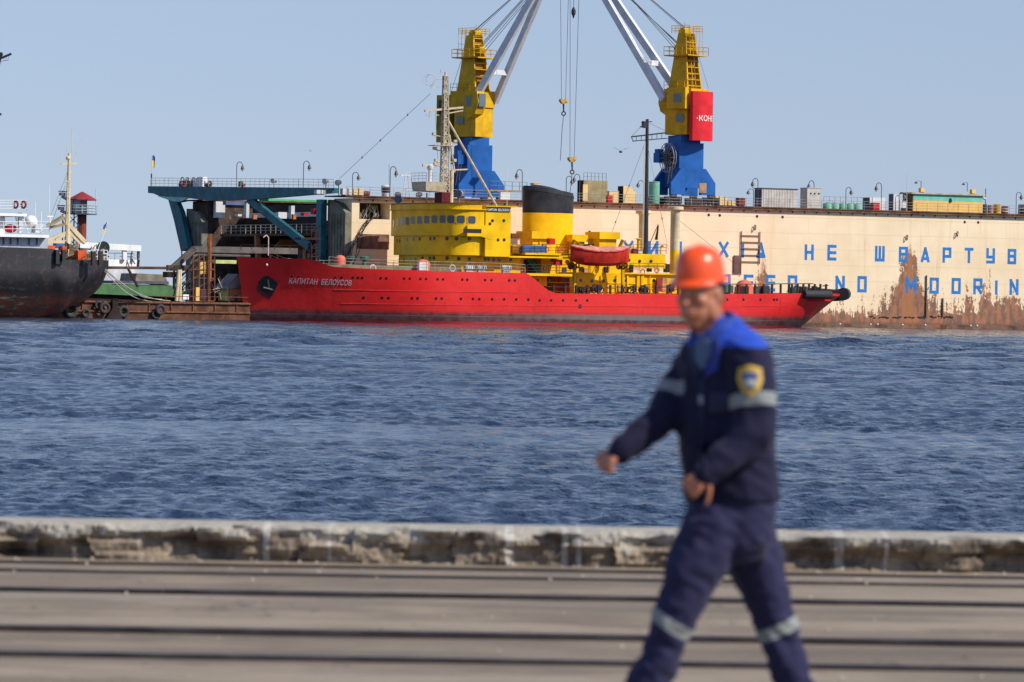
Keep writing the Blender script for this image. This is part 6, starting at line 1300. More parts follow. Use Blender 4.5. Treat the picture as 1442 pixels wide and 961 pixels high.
tl = ['tyre hanging under the black hull at its left', 'small tyre second from the left under the black hull', 'largest tyre under the black hull', 'tyre low at the waterline in the tyre cluster', 'upper tyre of the cluster right of the black hull', 'big tyre in front of the cluster right of the black hull', 'single tyre right of the dark post on the brown pontoon', 'tyre hanging alone below the tied ropes on the brown pontoon', 'half sunk tyre behind the one below the tied ropes']
for (px, py, r), lab in zip(((59, 439, .5), (72, 440, .45), (100, 437, .95), (121, 441, .55), (139, 430, .55), (147.5, 434, .72), (174, 439, .75), (226, 436.5, .68), (219.5, 443, .6)), tl):
    p = H3(px, py, PD - .35 - .3 * (k % 2)); T = Thing('tyre', (p.x, p.y, p.z - r), lab, 'tyre', 'fender tyres on the brown pontoon'); k += 1
    T.part('tread', MB().torus(p, (0, 1, 0), r * .72, r * .30, 22, 10), plain('tyre_rubber', (.03, .03, .031), .75), smooth=True); T.part('inner_rim', MB().torus(p, (0, 1, 0), r * .46, r * .07, 18, 6), plain('tyre_rim', (.10, .09, .085), .8))
p = H3(161, 432, PD - .3); T = Thing('mooring_post', (p.x, p.y, 0), 'thick black post on a flared foot at the edge of the brown pontoon', 'post'); T.part('post', MB().box(p.x - .35, p.x + .35, PD - .6, PD - .1, .8, H3(161, 421, PD).z), MC['door_dark']); T.part('foot', MB().py([(p.x - 1.2, 0), (p.x - .4, 1.2), (p.x + .4, 1.2), (p.x + .9, 0)], PD - .7, PD - .2), MC['door_dark'])
# scaffold stairs, pipe gantry and gear in front of the dock mouth
GP = 16.
T = Thing('pipe_bridge', H3(330, 425, GP), 'grey pipe bridge bending down to the left in front of the dock mouth', 'pipe bridge'); mpg = paint('pipe_grey', (.13, .115, .105), .7, .2, rust=.15)
T.part('main_pipe', MB().bar(H3(270, 351, GP), H3(418, 354, GP), .5, .75).bar(H3(274, 350, GP), H3(243, 378, GP), .5, .75), mpg); T.part('lower_pipe', MB().path([H3(268, 372, GP), H3(273, 361, GP), H3(280, 359, GP), H3(352, 361, GP)], .16), mpg)
T.part('railing', MB().rails([H3(300, 360, GP), H3(350, 361, GP)], .6, 2, 1.5, .04), MC['rail_cream']); T.part('cross_girder', MB().bar(H3(120, 377, GP), H3(270, 378, GP), .35, .35).bar(H3(235, 377.5, GP), H3(272, 378, GP), .5, .7), paint('girder_brown', (.09, .055, .045), .8, .3, rust=.2))
T.part('support_leg', MB().bar(H3(272, 378, GP), H3(272, 424, GP), .3, .3).bar(H3(274, 352, GP), H3(274, 424, GP), .15, .15).bar(H3(380, 354, GP), H3(380, 424, GP), .3, .3).bar(H3(256, 346, GP), H3(256, 378, GP), .12, .12).bar(H3(195, 366, GP), H3(194, 377, GP), .25, .25).bar(H3(180, 378, GP), H3(194, 404, GP), .25, .25), MC['door_dark'])
T = Thing('yellow_spud_pole', H3(251, 424, PD + 2), 'pair of leaning yellow poles on the brown pontoon', 'poles'); T.part('pole', MB().tube(H3(248.5, 424, PD + 2), H3(252, 380, PD + 2), .22, n=8), mcm); T.part('pole', MB().tube(H3(253.5, 424, PD + 2), H3(254, 380, PD + 2), .2, n=8), mcm)
T = Thing('access_scaffold', H3(290, 425, PD + 3), 'rusty access scaffold stair with yellow panels in front of the far dock wall', 'scaffold'); D_ = PD + 3; mb = MB()
for px in (272, 280, 287, 295, 302): mb.tube(H3(px, 424, D_), H3(px, 357 if px < 290 else 385, D_), .09, n=5); mb.tube(H3(px, 424, D_ + 2), H3(px, 362, D_ + 2), .07, n=5)
for py in (424, 408, 392, 380, 368): mb.tube(H3(272, py, D_), H3(302, py + .5, D_), .07, n=5); mb.tube(H3(273, py, D_), H3(301, py - 14, D_), .05, n=5)
T.part('frame', mb, MC['rust_steel']); T.part('yellow_panel', pbox(MB(), 282, 291.5, 368, 386, D_ + 1, .2), mye); T.part('orange_upright', pbox(MB(), 294.5, 298, 330, 424, D_ + .6, .3), paint('upright_rust', (.38, .12, .04), .8, .3, rust=.3)); T.part('lower_panel', pbox(MB(), 276, 281, 405, 424, D_ - .2, .3), mye); T.part('control_box', pbox(MB(), 282, 292, 409, 422, D_ - .1, .8), paint('plum', (.08, .035, .05), .7)); T.part('canopy', pbox(MB(), 304, 333, 366.5, 371.5, D_ + 4, 1), paint('lime', (.55, .62, .22), .6)); T.part('white_box', pbox(MB(), 258, 266, 415, 422, D_ - 1, .7), MC['clean_white'])
T.part('ladder', MB().tube(H3(293, 424, D_ - .2), H3(293, 330, D_ - .2), .06).tube(H3(295, 424, D_ - .2), H3(295, 330, D_ - .2), .05), MC['rust_steel'])
T = Thing('handwheel_cluster', H3(260, 424, D_), 'dark tangle of pipes and wheels left of the access scaffold', 'pipework'); mb = MB()
for i in range(46):
    a = H3(random.uniform(243, 272), random.uniform(384, 422), D_ + random.uniform(0, 2)); d_ = random.choice([Vector((0, 0, 1)), Vector((1, 0, 0)), Vector((.7, 0, .7))]) * random.uniform(.5, 2.2); mb.tube(a, a + d_, random.uniform(.04, .12), n=5)
T.part('pipes', mb, paint('clutter_dark', (.05, .045, .045), .7, .4, rust=.3)); T.part('engine_block', pbox(MB(), 236, 252, 383, 391, D_ + 1, 1.5), MC['door_dark'])
T = Thing('white_railing_heap', H3(312, 424, D_), 'heap of thin white and yellow rails on the pontoon left of the red bow', 'rails'); mb = MB()
for i in range(26): a = H3(random.uniform(300, 330), random.uniform(402, 422), D_ + random.uniform(-1, 2)); T.part('rod', MB().tube(a, a + Vector((random.uniform(-1, 1), 0, random.uniform(-.3, 1.4))), .045, n=4), MC['rail_cream'])
T = Thing('orange_hut', H3(336, 424, D_), 'small orange hut with a grey sloping roof just left of the red bow', 'hut'); T.part('wall', pbox(MB(), 323, 350, 407, 424, D_, 2.5), paint('hut_orange', (.52, .22, .11), .7, .1)); T.part('lime_door', pbox(MB(), 317, 323, 407, 424, D_ + .2, 2), MC['lime']); T.part('roof', MB().py([(H3(313, 407, D_).x, H3(313, 407, D_).z), (H3(334, 386, D_).x, H3(334, 386, D_).z), (H3(352, 388, D_).x, H3(352, 388, D_).z), (H3(352, 404, D_).x, H3(352, 405, D_).z), (H3(325, 406.5, D_).x, H3(325, 406.5, D_).z)], D_ - .3, D_ + 2.8), paint('roof_grey', (.20, .20, .21), .7)); T.part('window', pbox(MB(), 330, 335, 416, 424, D_ - .05, .04), MC['slate'])
# mooring ropes from the black ship to the pontoon
mro = paint('rope_pale', (.42, .40, .34), .8, .2); rl = ['upper pale mooring rope from the black ship to the brown pontoon', 'middle pale mooring rope from the black ship to the brown pontoon', 'lower pale mooring rope from the black ship to the brown pontoon']
for k, (a, b_) in enumerate((((148, 379), (240, 424)), ((148, 380), (228, 422)), ((147, 382), (218, 425)))):
    p, q = H3(*a, 6), H3(*b_, PD + .5); pts = [p.lerp(q, i / 12) + Vector((0, 0, -1.0 * math.sin(math.pi * i / 12))) for i in range(13)]; single('mooring_rope', MB().path(pts, .055, 5), mro, rl[k], 'rope', 'mooring ropes')
# dark scaffold and stair tower right of the teal brace
T = Thing('stair_tower', H3(443, 372, 18), 'dark scaffold stair tower behind the teal post near the icebreaker bow', 'scaffold'); mb = MB()
for px in (438, 444, 448): mb.tube(H3(px, 372, 18), H3(px, 322, 18), .09, n=5)
for py in (372, 362, 350, 338, 326): mb.tube(H3(437, py, 18), H3(449, py, 18), .08, n=5).tube(H3(438, py, 18), H3(448, py - 10, 18), .06, n=5)
mb.tube(H3(438, 372, 18), H3(438, 425, 18), .1).tube(H3(448, 372, 18), H3(448, 425, 18), .1)
T.part('frame', mb, MC['door_dark']); T.part('platform', pbox(MB(), 424, 452, 335, 338, 17.5, 2), MC['door_dark']); T.part('machinery', pbox(MB(), 426, 440, 352, 372, 18.5, 1.5), MC['door_dark']); T.part('pedestal', pbox(MB(), 428, 446, 372, 440, 18.5, 2), MC['door_dark'])
# crane tip entering at the left edge
YB = hw(H3(-60, 340, 9.5)).y
T = Thing('boom_tip', W3(-4, 84, YB), 'dark tip of a crane boom with a hanging cage at the upper left edge', 'crane boom'); T.base = W3(-4, 84, YB); T.o.location = T.base; T.o.rotation_euler = (0, 0, 0); mb = MB(); Q = lambda x, y: W3(x, y, YB)
mb.bar(Q(-60, 108), Q(16, 76), .25, .25).bar(Q(-60, 96), Q(4, 77), .25, .25).bar(Q(-4, 100), Q(2, 74), .3, .3)
T.part('boom', mb, MC['mast_black']); mb = MB()
for x in (2, 6, 9, 12): mb.tube(Q(x + 1, 78), Q(x - 1, 86), .02, n=4)
mb.tube(Q(0, 87), Q(11, 85), .03, n=4); T.part('cage', mb, MC['mast_black']); T.part('mast', MB().bar(Q(-60, 90), Q(-60, 345), .6, .6), MC['mast_black'])
T.part('lower_arm', MB().bar(Q(-60, 170), Q(2, 161), .25, .25), MC['mast_black'])
# gull
def gull(px, py, Y, lab, k=1.):
    c = W3(px, py, Y); T = Thing('gull', c, lab, 'gull', H=False); pts = []
    T.part('body', MB().sphere(c, .16 * k, 1.0, 2.0, .7, 8, 6), plain('gull_dark', (.08, .08, .09), .8), smooth=True)
    for s_ in (-1, 1): T.part('wing', MB().add([c + Vector((0, -.1, .04)), c + Vector((s_ * .35, -.14, .26)) * k, c + Vector((s_ * .85, 0, .42)) * k, c + Vector((s_ * .35, .12, .24)) * k, c + Vector((0, .12, .04))], [(0, 1, 3, 4), (1, 2, 3)]), plain('gull_dark', (.08, .08, .09)))
gull(874, 214, 400, 'gull flying left of the black aft mast'); gull(437, 213, 420, 'tiny gull high above the teal walkway', .35)
# ================================================================ THE WORKER
PY0 = 15.6
def w3(px, py, dy=0.): return W3(px, py, PY0 + dy)
class Body(MB):
    def cap(s, p, q, r1, r2=None, n=14):
        r2 = r1 if r2 is None else r2; p, q = Vector(p), Vector(q); s.tube(p, q, r1, r2, n); s.sphere(p, r1, n=n, k=8); s.sphere(q, r2, n=n, k=8); return s
    def chain(s, pts):
        for (p, r1), (q, r2) in zip(pts, pts[1:]): s.cap(p, q, r1, r2)
        return s
    def rings(s, lst, ax, n=24):               # (centre, half width along ax, half depth)
        ax = Vector(ax).normalized(); fr = Vector((-ax.y, ax.x, 0)); vs = []; k = len(lst)
        for c, rx, ry in lst:
            for i in range(n):
                a = 2 * math.pi * i / n; vs.append(Vector(c) + ax * (rx * math.cos(a)) + fr * (ry * math.sin(a)))
        fs = [(j * n + i, j * n + (i + 1) % n, (j + 1) * n + (i + 1) % n, (j + 1) * n + i) for j in range(k - 1) for i in range(n)]
        fs += [tuple(range(n)), tuple((k - 1) * n + i for i in range(n))]; return s.add(vs, fs)
def remeshed(mb, name, mat, voxel, smooth=6, folds=None, T=None, parent=None, label=None):
    me = mesh(name, mb.v, mb.f, mat); o = bpy.data.objects.new(name, me); COL.objects.link(o)
    m = o.modifiers.new('r', 'REMESH'); m.mode = 'VOXEL'; m.voxel_size = voxel
    m = o.modifiers.new('s', 'SMOOTH'); m.iterations = smooth; m.factor = .5
    dg = bpy.context.evaluated_depsgraph_get(); me2 = bpy.data.meshes.new_from_object(o.evaluated_get(dg)); bpy.data.objects.remove(o)
    if folds:
        amp, sc_, zsc = folds; n_ = [v.normal.copy() for v in me2.vertices]
        for v, nn in zip(me2.vertices, n_):
            c = v.co; d = noise.fractal(Vector((c.x * sc_, c.y * sc_, c.z * sc_ * zsc)), .9, 2, 3); d2 = noise.noise(Vector(((c.x + c.z * .6) * sc_ * 2.4, c.y * sc_ * 2, c.z * sc_ * 2.4 * zsc)))
            v.co = c + nn * (amp * (d + .5 * (1 - abs(d2) * 3)))
    base = T.base
    for v in me2.vertices: v.co = v.co - base
    me2.materials.clear(); me2.materials.append(mat); me2.shade_smooth(); me2.name = name
    o = bpy.data.objects.new(name, me2); COL.objects.link(o); o.parent = parent or T.o
    if label: o['label'] = label
    return o
FB = w3(1015, 1090)
PS = Thing('person', (FB.x, FB.y, 0), 'worker in an orange hard hat and navy workwear with blue shoulders striding left', 'person', H=False)
F = Vector((-.77, -.64, 0)).normalized(); LFT = Vector((.64, -.77, 0)).normalized()      # facing and left of the torso
# ---- joints
J = dict(nk=w3(1004, 462), ch=w3(1022, 520), wa=w3(1024, 640), pv=w3(1026, 725),
         ls=w3(1056, 500, -.15), le=w3(1064, 610, -.20), lw=w3(996, 664, -.26), lh=w3(981, 678, -.28),
         rs=w3(977, 500, .14), re=w3(936, 586, .02), rw=w3(876, 633, -.06), rh=w3(858, 646, -.08),
         lhip=w3(1008, 735, -.07), lk=w3(955, 855, -.12), la=w3(882, 1043, -.06), rhip=w3(1044, 735, .08), rk=w3(1086, 862, .10), ra=w3(1140, 1035, .12))
HC = w3(985, 414, -.02)                                     # head centre
HF = Vector((-.54, -.84, -.12)).normalized(); HL = HF.cross(Vector((0, 0, 1))).normalized() * -1; HL = Vector((0, 0, 1)).cross(HF).normalized(); HU = HF.cross(HL).normalized()
def hp_(a, b, c): return HC + HF * a + HL * b + HU * c
bd = Body()
# skull, jaw, cheeks, brow, nose, lips, ears
def ell_at(mb, c, ra, rb, rc, n=18, k=12):
    t = MB().sphere((0, 0, 0), 1, n=n, k=k); mb.add([Vector(c) + HF * (x * ra) + HL * (y * rb) + HU * (z * rc) for x, y, z in t.v], t.f)
ell_at(bd, hp_(-.008, 0, .025), .094, .074, .098); ell_at(bd, hp_(.018, 0, -.055), .066, .058, .062); ell_at(bd, hp_(.045, 0, -.098), .028, .032, .022)
for s_ in (-1, 1):
    ell_at(bd, hp_(.070, s_ * .031, .0215), .013, .019, .0065); ell_at(bd, hp_(.069, s_ * .031, -.0015), .012, .018, .0060)
    ell_at(bd, hp_(.052, s_ * .036, -.018), .026, .024, .024); ell_at(bd, hp_(.076, s_ * .028, .030), .014, .024, .008); ell_at(bd, hp_(-.005, s_ * .077, -.008), .018, .009, .032); ell_at(bd, hp_(.0, s_ * .056, -.05), .04, .02, .05)
ell_at(bd, hp_(.088, 0, .004), .014, .011, .032); ell_at(bd, hp_(.102, 0, -.022), .018, .015, .013); ell_at(bd, hp_(.082, 0, -.051), .013, .024, .0062); ell_at(bd, hp_(.080, 0, -.067), .013, .021, .0075)
bd.cap(hp_(-.02, 0, -.06), J['nk'] + Vector((.012, .03, -.05)), .060, .064); bd.cap(J['nk'] + Vector((.012, .03, -.05)), J['ch'] + Vector((0, 0, .05)), .066, .10)
bd.rings([(w3(1020, 485), .15, .08), (w3(1021, 510), .18, .11), (w3(1022, 560), .17, .115), (w3(1024, 640), .155, .115), (w3(1026, 700), .165, .12), (w3(1026, 740), .16, .12), (w3(1026, 765), .10, .09)], LFT)
def hand(mb, wrist, palm, up, curl=1., side=1):
    """palm with four fingers and a thumb; 'up' is the back of the hand"""
    K_ = .72; d = (palm - wrist).normalized(); up = (up - d * up.dot(d)).normalized(); sd_ = d.cross(up) * side
    c = wrist
    for k in range(5): a = (k / 4 - .5) * .062 * K_; mb.cap(wrist + sd_ * a * .6 + d * .01, wrist + d * .09 * K_ + sd_ * a, .0155, .0128, 8)
    for k, (L_, off) in enumerate(((.036, -.036), (.042, -.012), (.039, .0125), (.031, .035))):
        L_ *= .76; off *= .84; p = wrist + d * .093 * K_ + sd_ * off; dirn = d.copy(); r = .0082
        for seg in range(3):
            ang = (.55, .95, .8)[seg] * curl * (1 + .08 * k); dirn = (dirn * math.cos(ang) - up * math.sin(ang)).normalized() if seg else (d * math.cos(ang * .7) - up * math.sin(ang * .7) + sd_ * off * 1.5).normalized()
            up2 = up; q = p + dirn * L_ * (1, .75, .6)[seg]; mb.cap(p, q, r, r * .92, 8); p = q; r *= .92
            up = (up - dirn * up.dot(dirn)).normalized() if (up - dirn * up.dot(dirn)).length > .2 else up
        up = up2 if False else up
        up = (Vector(up)).normalized()
        up = UPH[0]
    p = wrist + d * .025 - sd_ * .032; dirn = (d * .6 - sd_ * .75 - up * .25).normalized()
    for seg in range(3):
        q = p + dirn * (.030, .026, .020)[seg]; mb.cap(p, q, .011 - .001 * seg, .0102 - .001 * seg, 8); p = q; dirn = (dirn + d * .35 - up * .25).normalized()
UPH = [None]
def do_hand(mb, a, b_, up, curl, side):
    d = (b_ - a).normalized(); u = Vector(up); u = (u - d * u.dot(d)).normalized(); UPH[0] = u; hand(mb, a, b_, u, curl, side)
bd.chain([(J['ls'], .055), (J['le'], .043), (J['lw'], .029), (J['lw'] + (J['lh'] - J['lw']).normalized() * .02, .026)]); bd.chain([(J['rs'], .055), (J['re'], .043), (J['rw'], .029), (J['rw'] + (J['rh'] - J['rw']).normalized() * .02, .026)])
do_hand(bd, J['lw'], J['lh'], Vector((.2, -.9, .45)), 1.1, 1); do_hand(bd, J['rw'], J['rh'], Vector((-.35, -.55, .8)), 1.15, -1)
bd.chain([(J['lhip'], .085), (J['lk'], .058), (J['la'], .038)]); bd.chain([(J['rhip'], .085), (J['rk'], .058), (J['ra'], .038)])
bd.cap(J['la'] + Vector((.02, 0, -.03)), J['la'] + Vector((-.13, -.03, -.045)), .035, .03); bd.cap(J['ra'] + Vector((.02, 0, -.03)), J['ra'] + Vector((-.12, -.03, -.06)), .035, .03)
def skin_mat():
    m, nt, b = newmat('skin'); n = N(nt); co = n.co(); a = n.noise(co, 12, 4); f = n.noise(co, 90, 3)
    c = n.mix(a, (.34, .12, .06), (.46, .185, .10)); n.L(c, b.inputs['Base Color']); b.inputs['Roughness'].default_value = .48
    b.inputs['Subsurface Weight'].default_value = .08; b.inputs['Subsurface Radius'].default_value = (.01, .004, .002); n.L(n.bump(f, .0008, .5), b.inputs['Normal']); return m
BODY = remeshed(bd, 'body', skin_mat(), .0055, 3, None, PS)
me_ = plain('eye_white', (.7, .68, .64), .2); mi_ = plain('iris', (.05, .035, .025), .2)
for s_ in (-1, 1):
    e = MB(); c = hp_(.0655, s_ * .030, .010); t = MB().sphere((0, 0, 0), .0115, n=12, k=8); e.add([c + Vector(v) for v in t.v], t.f); eo = PS.part('eye', e, me_, smooth=True); PS.part('iris', MB().tube(c + HF * .0108, c + HF * .0124, .0055, n=12), mi_, eo)
    br = MB().cap(hp_(.083, s_ * .018, .033), hp_(.074, s_ * .046, .034), .005, .004) if hasattr(MB, 'cap') else Body().cap(hp_(.086, s_ * .016, .036), hp_(.074, s_ * .047, .037), .0055, .0045, 8)
    PS.part('eyebrow', br, plain('hair_grey_dark', (.05, .042, .036), .8))
# hair at the sides and back, below the hat
hb = Body(); ell_at(hb, hp_(-.022, 0, .03), .088, .077, .088); ell_at(hb, hp_(-.05, 0, -.02), .055, .066, .05); remeshed(hb, 'hair', paint('hair', (.06, .05, .045), .85, .3, scale=30), .006, 3, (.002, 60, 1), PS)
# ---- trousers
tr = Body()
tr.rings([(w3(1030, 678), .175, .135), (w3(1029, 720), .18, .14), (w3(1027, 765), .175, .14), (w3(1028, 792), .12, .11)], LFT)
lm = J['lk'].lerp(J['la'], .55); rm_ = J['rk'].lerp(J['ra'], .55)
tr.chain([(J['lhip'] + Vector((.0, 0, -.02)), .118), (J['lhip'].lerp(J['lk'], .55), .104), (J['lk'], .079), (J['lk'].lerp(J['la'], .25), .070), (lm, .078), (J['la'] + Vector((0, 0, .05)), .085)])
tr.chain([(J['rhip'] + Vector((.0, 0, -.02)), .118), (J['rhip'].lerp(J['rk'], .5), .102), (J['rk'], .078), (J['rk'].lerp(J['ra'], .25), .068), (rm_, .070), (J['ra'] + Vector((-.01, 0, .05)), .078)])
def cloth_mat(name, base, bands, yoke=None):
    """plain twill with reflective bands given as (centre, axis, half width, reach)"""
    m, nt, b = newmat(name); n = N(nt); co = n.co(); a = n.noise(co, 7, 4); wv = n.noise(co, 260, 2)
    c = n.mix(a, tuple(x * .8 for x in base), tuple(x * 1.25 for x in base))
    if yoke:
        for q, ax, lim, colr in yoke:
            dt = n('VectorMath', operation='DOT_PRODUCT'); sb = n('VectorMath', operation='SUBTRACT'); n.L(co, sb.inputs[0]); sb.inputs[1].default_value = tuple(Vector(q) - PS.base); n.L(sb.outputs[0], dt.inputs[0]); dt.inputs[1].default_value = tuple(Vector(ax).normalized())
            ds = n('VectorMath', operation='LENGTH'); n.L(sb.outputs[0], ds.inputs[0])
            k = n.math('MULTIPLY', n.math('GREATER_THAN', dt.outputs['Value'], 0), n.math('LESS_THAN', ds.outputs['Value'], lim)); c = n.mix(k, c, n.mix(a, tuple(x * .85 for x in colr), colr))
    rg = None
    for q, ax, hw_, reach in bands:
        sb = n('VectorMath', operation='SUBTRACT'); n.L(co, sb.inputs[0]); sb.inputs[1].default_value = tuple(Vector(q) - PS.base)
        dt = n('VectorMath', operation='DOT_PRODUCT'); n.L(sb.outputs[0], dt.inputs[0]); dt.inputs[1].default_value = tuple(Vector(ax).normalized()); ds = n('VectorMath', operation='LENGTH'); n.L(sb.outputs[0], ds.inputs[0])
        k = n.math('MULTIPLY', n.math('LESS_THAN', n.math('ABSOLUTE', dt.outputs['Value']), hw_), n.math('LESS_THAN', ds.outputs['Value'], reach)); rg = k if rg is None else n.math('MAXIMUM', rg, k)
    c = n.mix(rg, c, n.mix(a, (.17, .19, .19), (.28, .30, .29)))
    n.L(c, b.inputs['Base Color']); b.inputs['Roughness'].default_value = .85; b.inputs['Specular IOR Level'].default_value = .2; b.inputs['Sheen Weight'].default_value = .05; b.inputs['Sheen Roughness'].default_value = .5
    n.L(n.bump(n.math('ADD', n.math('MULTIPLY', a, 3), n.math('MULTIPLY', wv, .15)), .004, .8), b.inputs['Normal']); return m
lb = J['lk'].lerp(J['la'], .12); rb = J['rk'].lerp(J['ra'], .14)
mtro = cloth_mat('trouser_cloth', (.020, .020, .058), [(lb, J['la'] - J['lk'] + Vector((-.12, 0, 0)), .022, .13), (rb, J['ra'] - J['rk'] + Vector((.05, 0, .0)), .022, .125)])
remeshed(tr, 'trousers', mtro, .010, 5, (.012, 5.5, 1.3), PS)
# ---- jacket
jk = Body()
jk.rings([(w3(1020, 447, .02), .055, .055), (w3(1021, 462, .01), .105, .075), (w3(1021, 480), .175, .105), (w3(1021, 500), .205, .13), (w3(1020, 545), .205, .145), (w3(1021, 600), .195, .155), (w3(1026, 655), .19, .155), (w3(1031, 690), .195, .158), (w3(1032, 706), .19, .155)], LFT)
jk.chain([(J['ls'] + Vector((-.01, .01, -.015)), .082), (J['ls'].lerp(J['le'], .5), .080), (J['le'], .072), (J['le'].lerp(J['lw'], .6), .060), (J['lw'] + (J['lh'] - J['lw']).normalized() * .012, .047)])
jk.chain([(J['rs'] + Vector((.02, 0, -.015)), .078), (J['rs'].lerp(J['re'], .5), .070), (J['re'], .064), (J['re'].lerp(J['rw'], .6), .054), (J['rw'] + (J['rh'] - J['rw']).normalized() * .010, .044)])
lband = J['ls'].lerp(J['le'], .60); rband = J['rs'].lerp(J['re'], .66)
YK = (.018, .070, .45)
mjk = cloth_mat('jacket_cloth', (.0095, .0095, .032), [(lband, J['le'] - J['ls'], .023, .125), (rband, J['re'] - J['rs'], .024, .10)],
                [(w3(1038, 489, -.1), (0, 0, 1), .21, YK), (w3(990, 519, -.16), (0, .0, 1), .052, (.015, .06, .42))])
JK = remeshed(jk, 'jacket', mjk, .010, 5, (.010, 5.5, 1.0), PS)
cb_ = Body(); cc = w3(1006, 463, .0); cu = (Vector((0, 0, 1)) + F * .35).normalized(); cl_ = LFT - cu * LFT.dot(cu); cl_.normalize(); cf_ = cl_.cross(cu) * -1
cf_ = cf_ if cf_.dot(F) > 0 else -cf_; cpt = [cc + cl_ * (.078 * math.sin(a)) + cf_ * (.082 * math.cos(a)) + cu * (-.012 * math.cos(a)) for a in [R(d) for d in range(32, 330, 18)]]
for p, q in zip(cpt, cpt[1:]): cb_.cap(p, q, .016, .016, 8); cb_.cap(p + cu * .02 - (p - cc) * .06, q + cu * .02 - (q - cc) * .06, .011, .011, 8)
remeshed(cb_, 'collar', plain('collar_blue', (.014, .045, .26), .8), .007, 4, None, PS, JK)
from mathutils.bvhtree import BVHTree
JT = BVHTree.FromPolygons([v.co + PS.base for v in JK.data.vertices], [tuple(p.vertices) for p in JK.data.polygons])
def decal(name, outline, mat, off, par=JK, dirn=Vector((0, 1, 0)), label=None):    # cloth patch laid on the jacket surface
    bm = bmesh.new(); vs = [bm.verts.new(p) for p in outline]; bm.faces.new(vs); bmesh.ops.triangulate(bm, faces=bm.faces)
    for _ in range(3): bmesh.ops.subdivide_edges(bm, edges=bm.edges, cuts=1, use_grid_fill=True)
    for v in bm.verts:
        r = JT.ray_cast(v.co - dirn * .6, dirn); v.co = (r[0] if r[0] else v.co) - dirn * off
    me = bpy.data.meshes.new(name); bm.verts.ensure_lookup_table(); [setattr(v, 'co', v.co - PS.base) for v in bm.verts]; bm.to_mesh(me); bm.free(); me.materials.append(mat); me.shade_smooth()
    o = bpy.data.objects.new(name, me); COL.objects.link(o); o.parent = par; m = o.modifiers.new('thick', 'SOLIDIFY'); m.thickness = .004; m.offset = 0
    if label: o['label'] = label
    return o
decal('shirt', [w3(986, 472), w3(1002, 474), w3(998, 500), w3(987, 522), w3(977, 506), w3(978, 486)], plain('shirt_blue', (.07, .11, .19), .8), .004, label='pale blue shirt at the open neck')
decal('lapel', [w3(1003, 474), w3(1012, 480), w3(1008, 520), w3(990, 532), w3(999, 502)], plain('lapel_blue', (.012, .03, .20), .8), .007); decal('lapel', [w3(974, 482), w3(978, 482), w3(977, 508), w3(986, 528), w3(976, 524), w3(969, 500)], plain('lapel_navy', (.008, .012, .05), .8), .007)
decal('placket', [w3(986, 530), w3(990, 530), w3(987, 620), w3(990, 700), w3(986, 700), w3(983, 620)], plain('lapel_navy', (.008, .012, .05), .8), .004)
decal('chest_pocket', [w3(996, 552), w3(1022, 550), w3(1022, 580), w3(996, 582)], plain('lapel_navy', (.008, .012, .05), .8), .005)
decal('chest_emblem', [w3(982, 556), w3(988, 556), w3(988, 568), w3(982, 568)], plain('emblem_pale', (.22, .25, .27), .7), .009)
# sleeve badge: cloth shield lying on the sleeve
def shd(k, dz=0): c = w3(1051, 535 + dz); return [c + Vector((x * k, 0, z * k)) for x, z in [(-.040, .044), (-.02, .050), (.0, .056), (.02, .050), (.040, .044), (.044, .0), (.030, -.034), (0, -.056), (-.030, -.034), (-.044, 0)]]
BG = decal('sleeve_badge', shd(1), plain('badge_gold', (.50, .32, .04), .7), .007); decal('badge_field', shd(.62), plain('badge_pale', (.30, .29, .22), .7), .012, BG)
c = w3(1051, 533); decal('badge_stripe', [c + Vector((x, 0, z)) for x, z in ((-.027, .022), (.027, .022), (.027, .004), (-.027, .004))], plain('badge_blue', (.03, .06, .25), .7), .016, BG); decal('badge_emblem', [c + Vector((x, 0, z)) for x, z in ((-.014, 0), (.014, 0), (.010, -.022), (-.010, -.022))], plain('badge_white', (.55, .55, .55), .7), .016, BG)
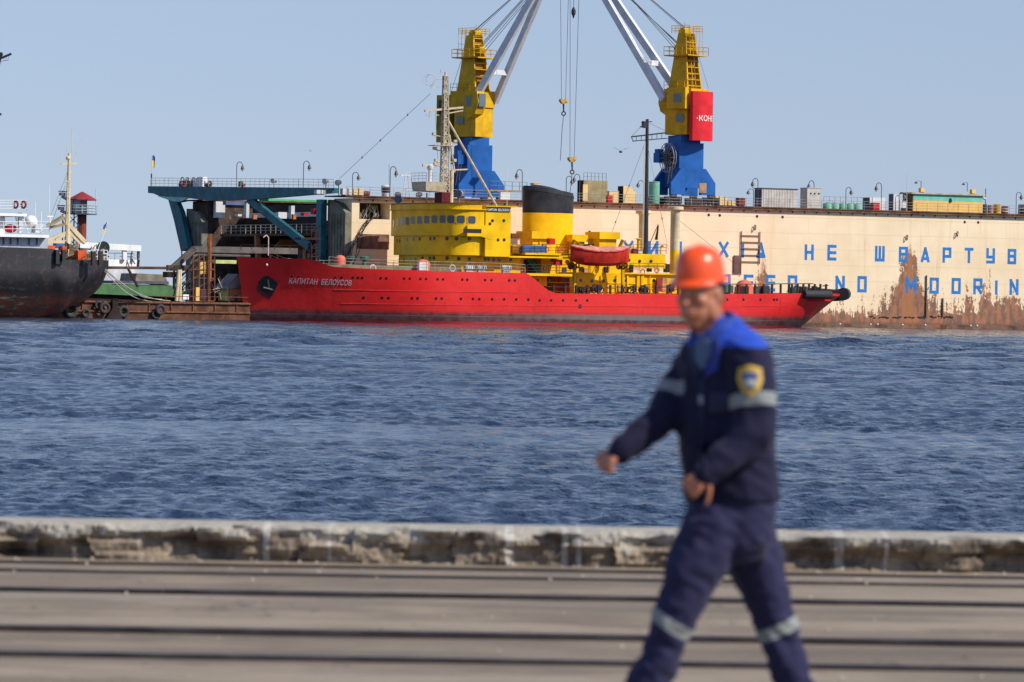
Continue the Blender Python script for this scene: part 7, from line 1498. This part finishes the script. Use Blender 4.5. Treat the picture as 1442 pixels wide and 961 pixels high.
# ---- hard hat
HX = HU + HF * .04
def hat_mb():
    mb = MB(); n_ = 40; prof = [(1.16, -.004), (1.14, .0), (1.0, .008), (.995, .03), (.96, .06), (.88, .088), (.74, .108), (.5, .124), (.22, .131), (.02, .133)]; vs = []
    for r, z in prof:
        for i in range(n_):
            a = 2 * math.pi * i / n_; pk = (.16 * max(0, math.cos(a)) ** 2) * (1 if r > 1.05 else 0); rid = .004 * math.exp(-((math.sin(a)) / .16) ** 2) * (1 if r < 1 else 0)
            vs.append(HB0 + HF * ((.101 * (r + pk)) * math.cos(a)) + HL * (.086 * r * math.sin(a)) + HU * (z * .90 + rid - .010 * (pk > .02)))
    fs = [(j * n_ + i, j * n_ + (i + 1) % n_, (j + 1) * n_ + (i + 1) % n_, (j + 1) * n_ + i) for j in range(len(prof) - 1) for i in range(n_)]; fs.append(tuple((len(prof) - 1) * n_ + i for i in range(n_))); return mb.add(vs, fs)
HB0 = hp_(-.006, 0, .052)
mhat = plain('hat_orange', (.82, .085, .012), .28); ht = PS.part('hard_hat', hat_mb(), mhat, smooth=True, label='orange hard hat')
m = ht.modifiers.new('thick', 'SOLIDIFY'); m.thickness = .003; m.offset = -1
mb = MB(); PS.part('brim_edge', MB().path([HB0 + HF * (.101 * (1.15 + .16 * max(0, math.cos(a)) ** 2) * math.cos(a)) + HL * (.0865 * 1.15 * math.sin(a)) + HU * (-.004 - .010 * (max(0, math.cos(a)) > .35)) for a in [2 * math.pi * i / 40 for i in range(41)]], .003, 6), mhat, ht)
# ---- boots
mbt = plain('boot_black', (.018, .017, .017), .45)
for a, up in (('la', 0), ('ra', .05)):
    p = J[a]; bt = Body(); z0 = .028
    bt.cap(p + Vector((.0, 0, .06)), p + Vector((.01, 0, -.02)), .052, .05); bt.cap(Vector((p.x + .02, p.y, z0 + .03 + up)), Vector((p.x - .11, p.y - .03, z0 + .012)), .048, .042); bt.cap(Vector((p.x - .11, p.y - .03, z0 + .012)), Vector((p.x - .165, p.y - .045, z0 + .008)), .042, .034); bt.cap(p + Vector((.01, 0, -.02)), Vector((p.x + .02, p.y, z0 + .03 + up)), .05, .048)
    bo = remeshed(bt, 'boot', mbt, .008, 4, None, PS)
    PS.part('sole', MB().loft([Vector((p.x + .07, p.y - .04, .003 + up)), Vector((p.x + .07, p.y + .045, .003 + up)), Vector((p.x - .2, p.y - .01, .003)), Vector((p.x - .2, p.y - .085, .003))], [Vector((p.x + .07, p.y - .04, .028 + up)), Vector((p.x + .07, p.y + .045, .028 + up)), Vector((p.x - .2, p.y - .01, .028)), Vector((p.x - .2, p.y - .085, .028))]), mbt, bo)
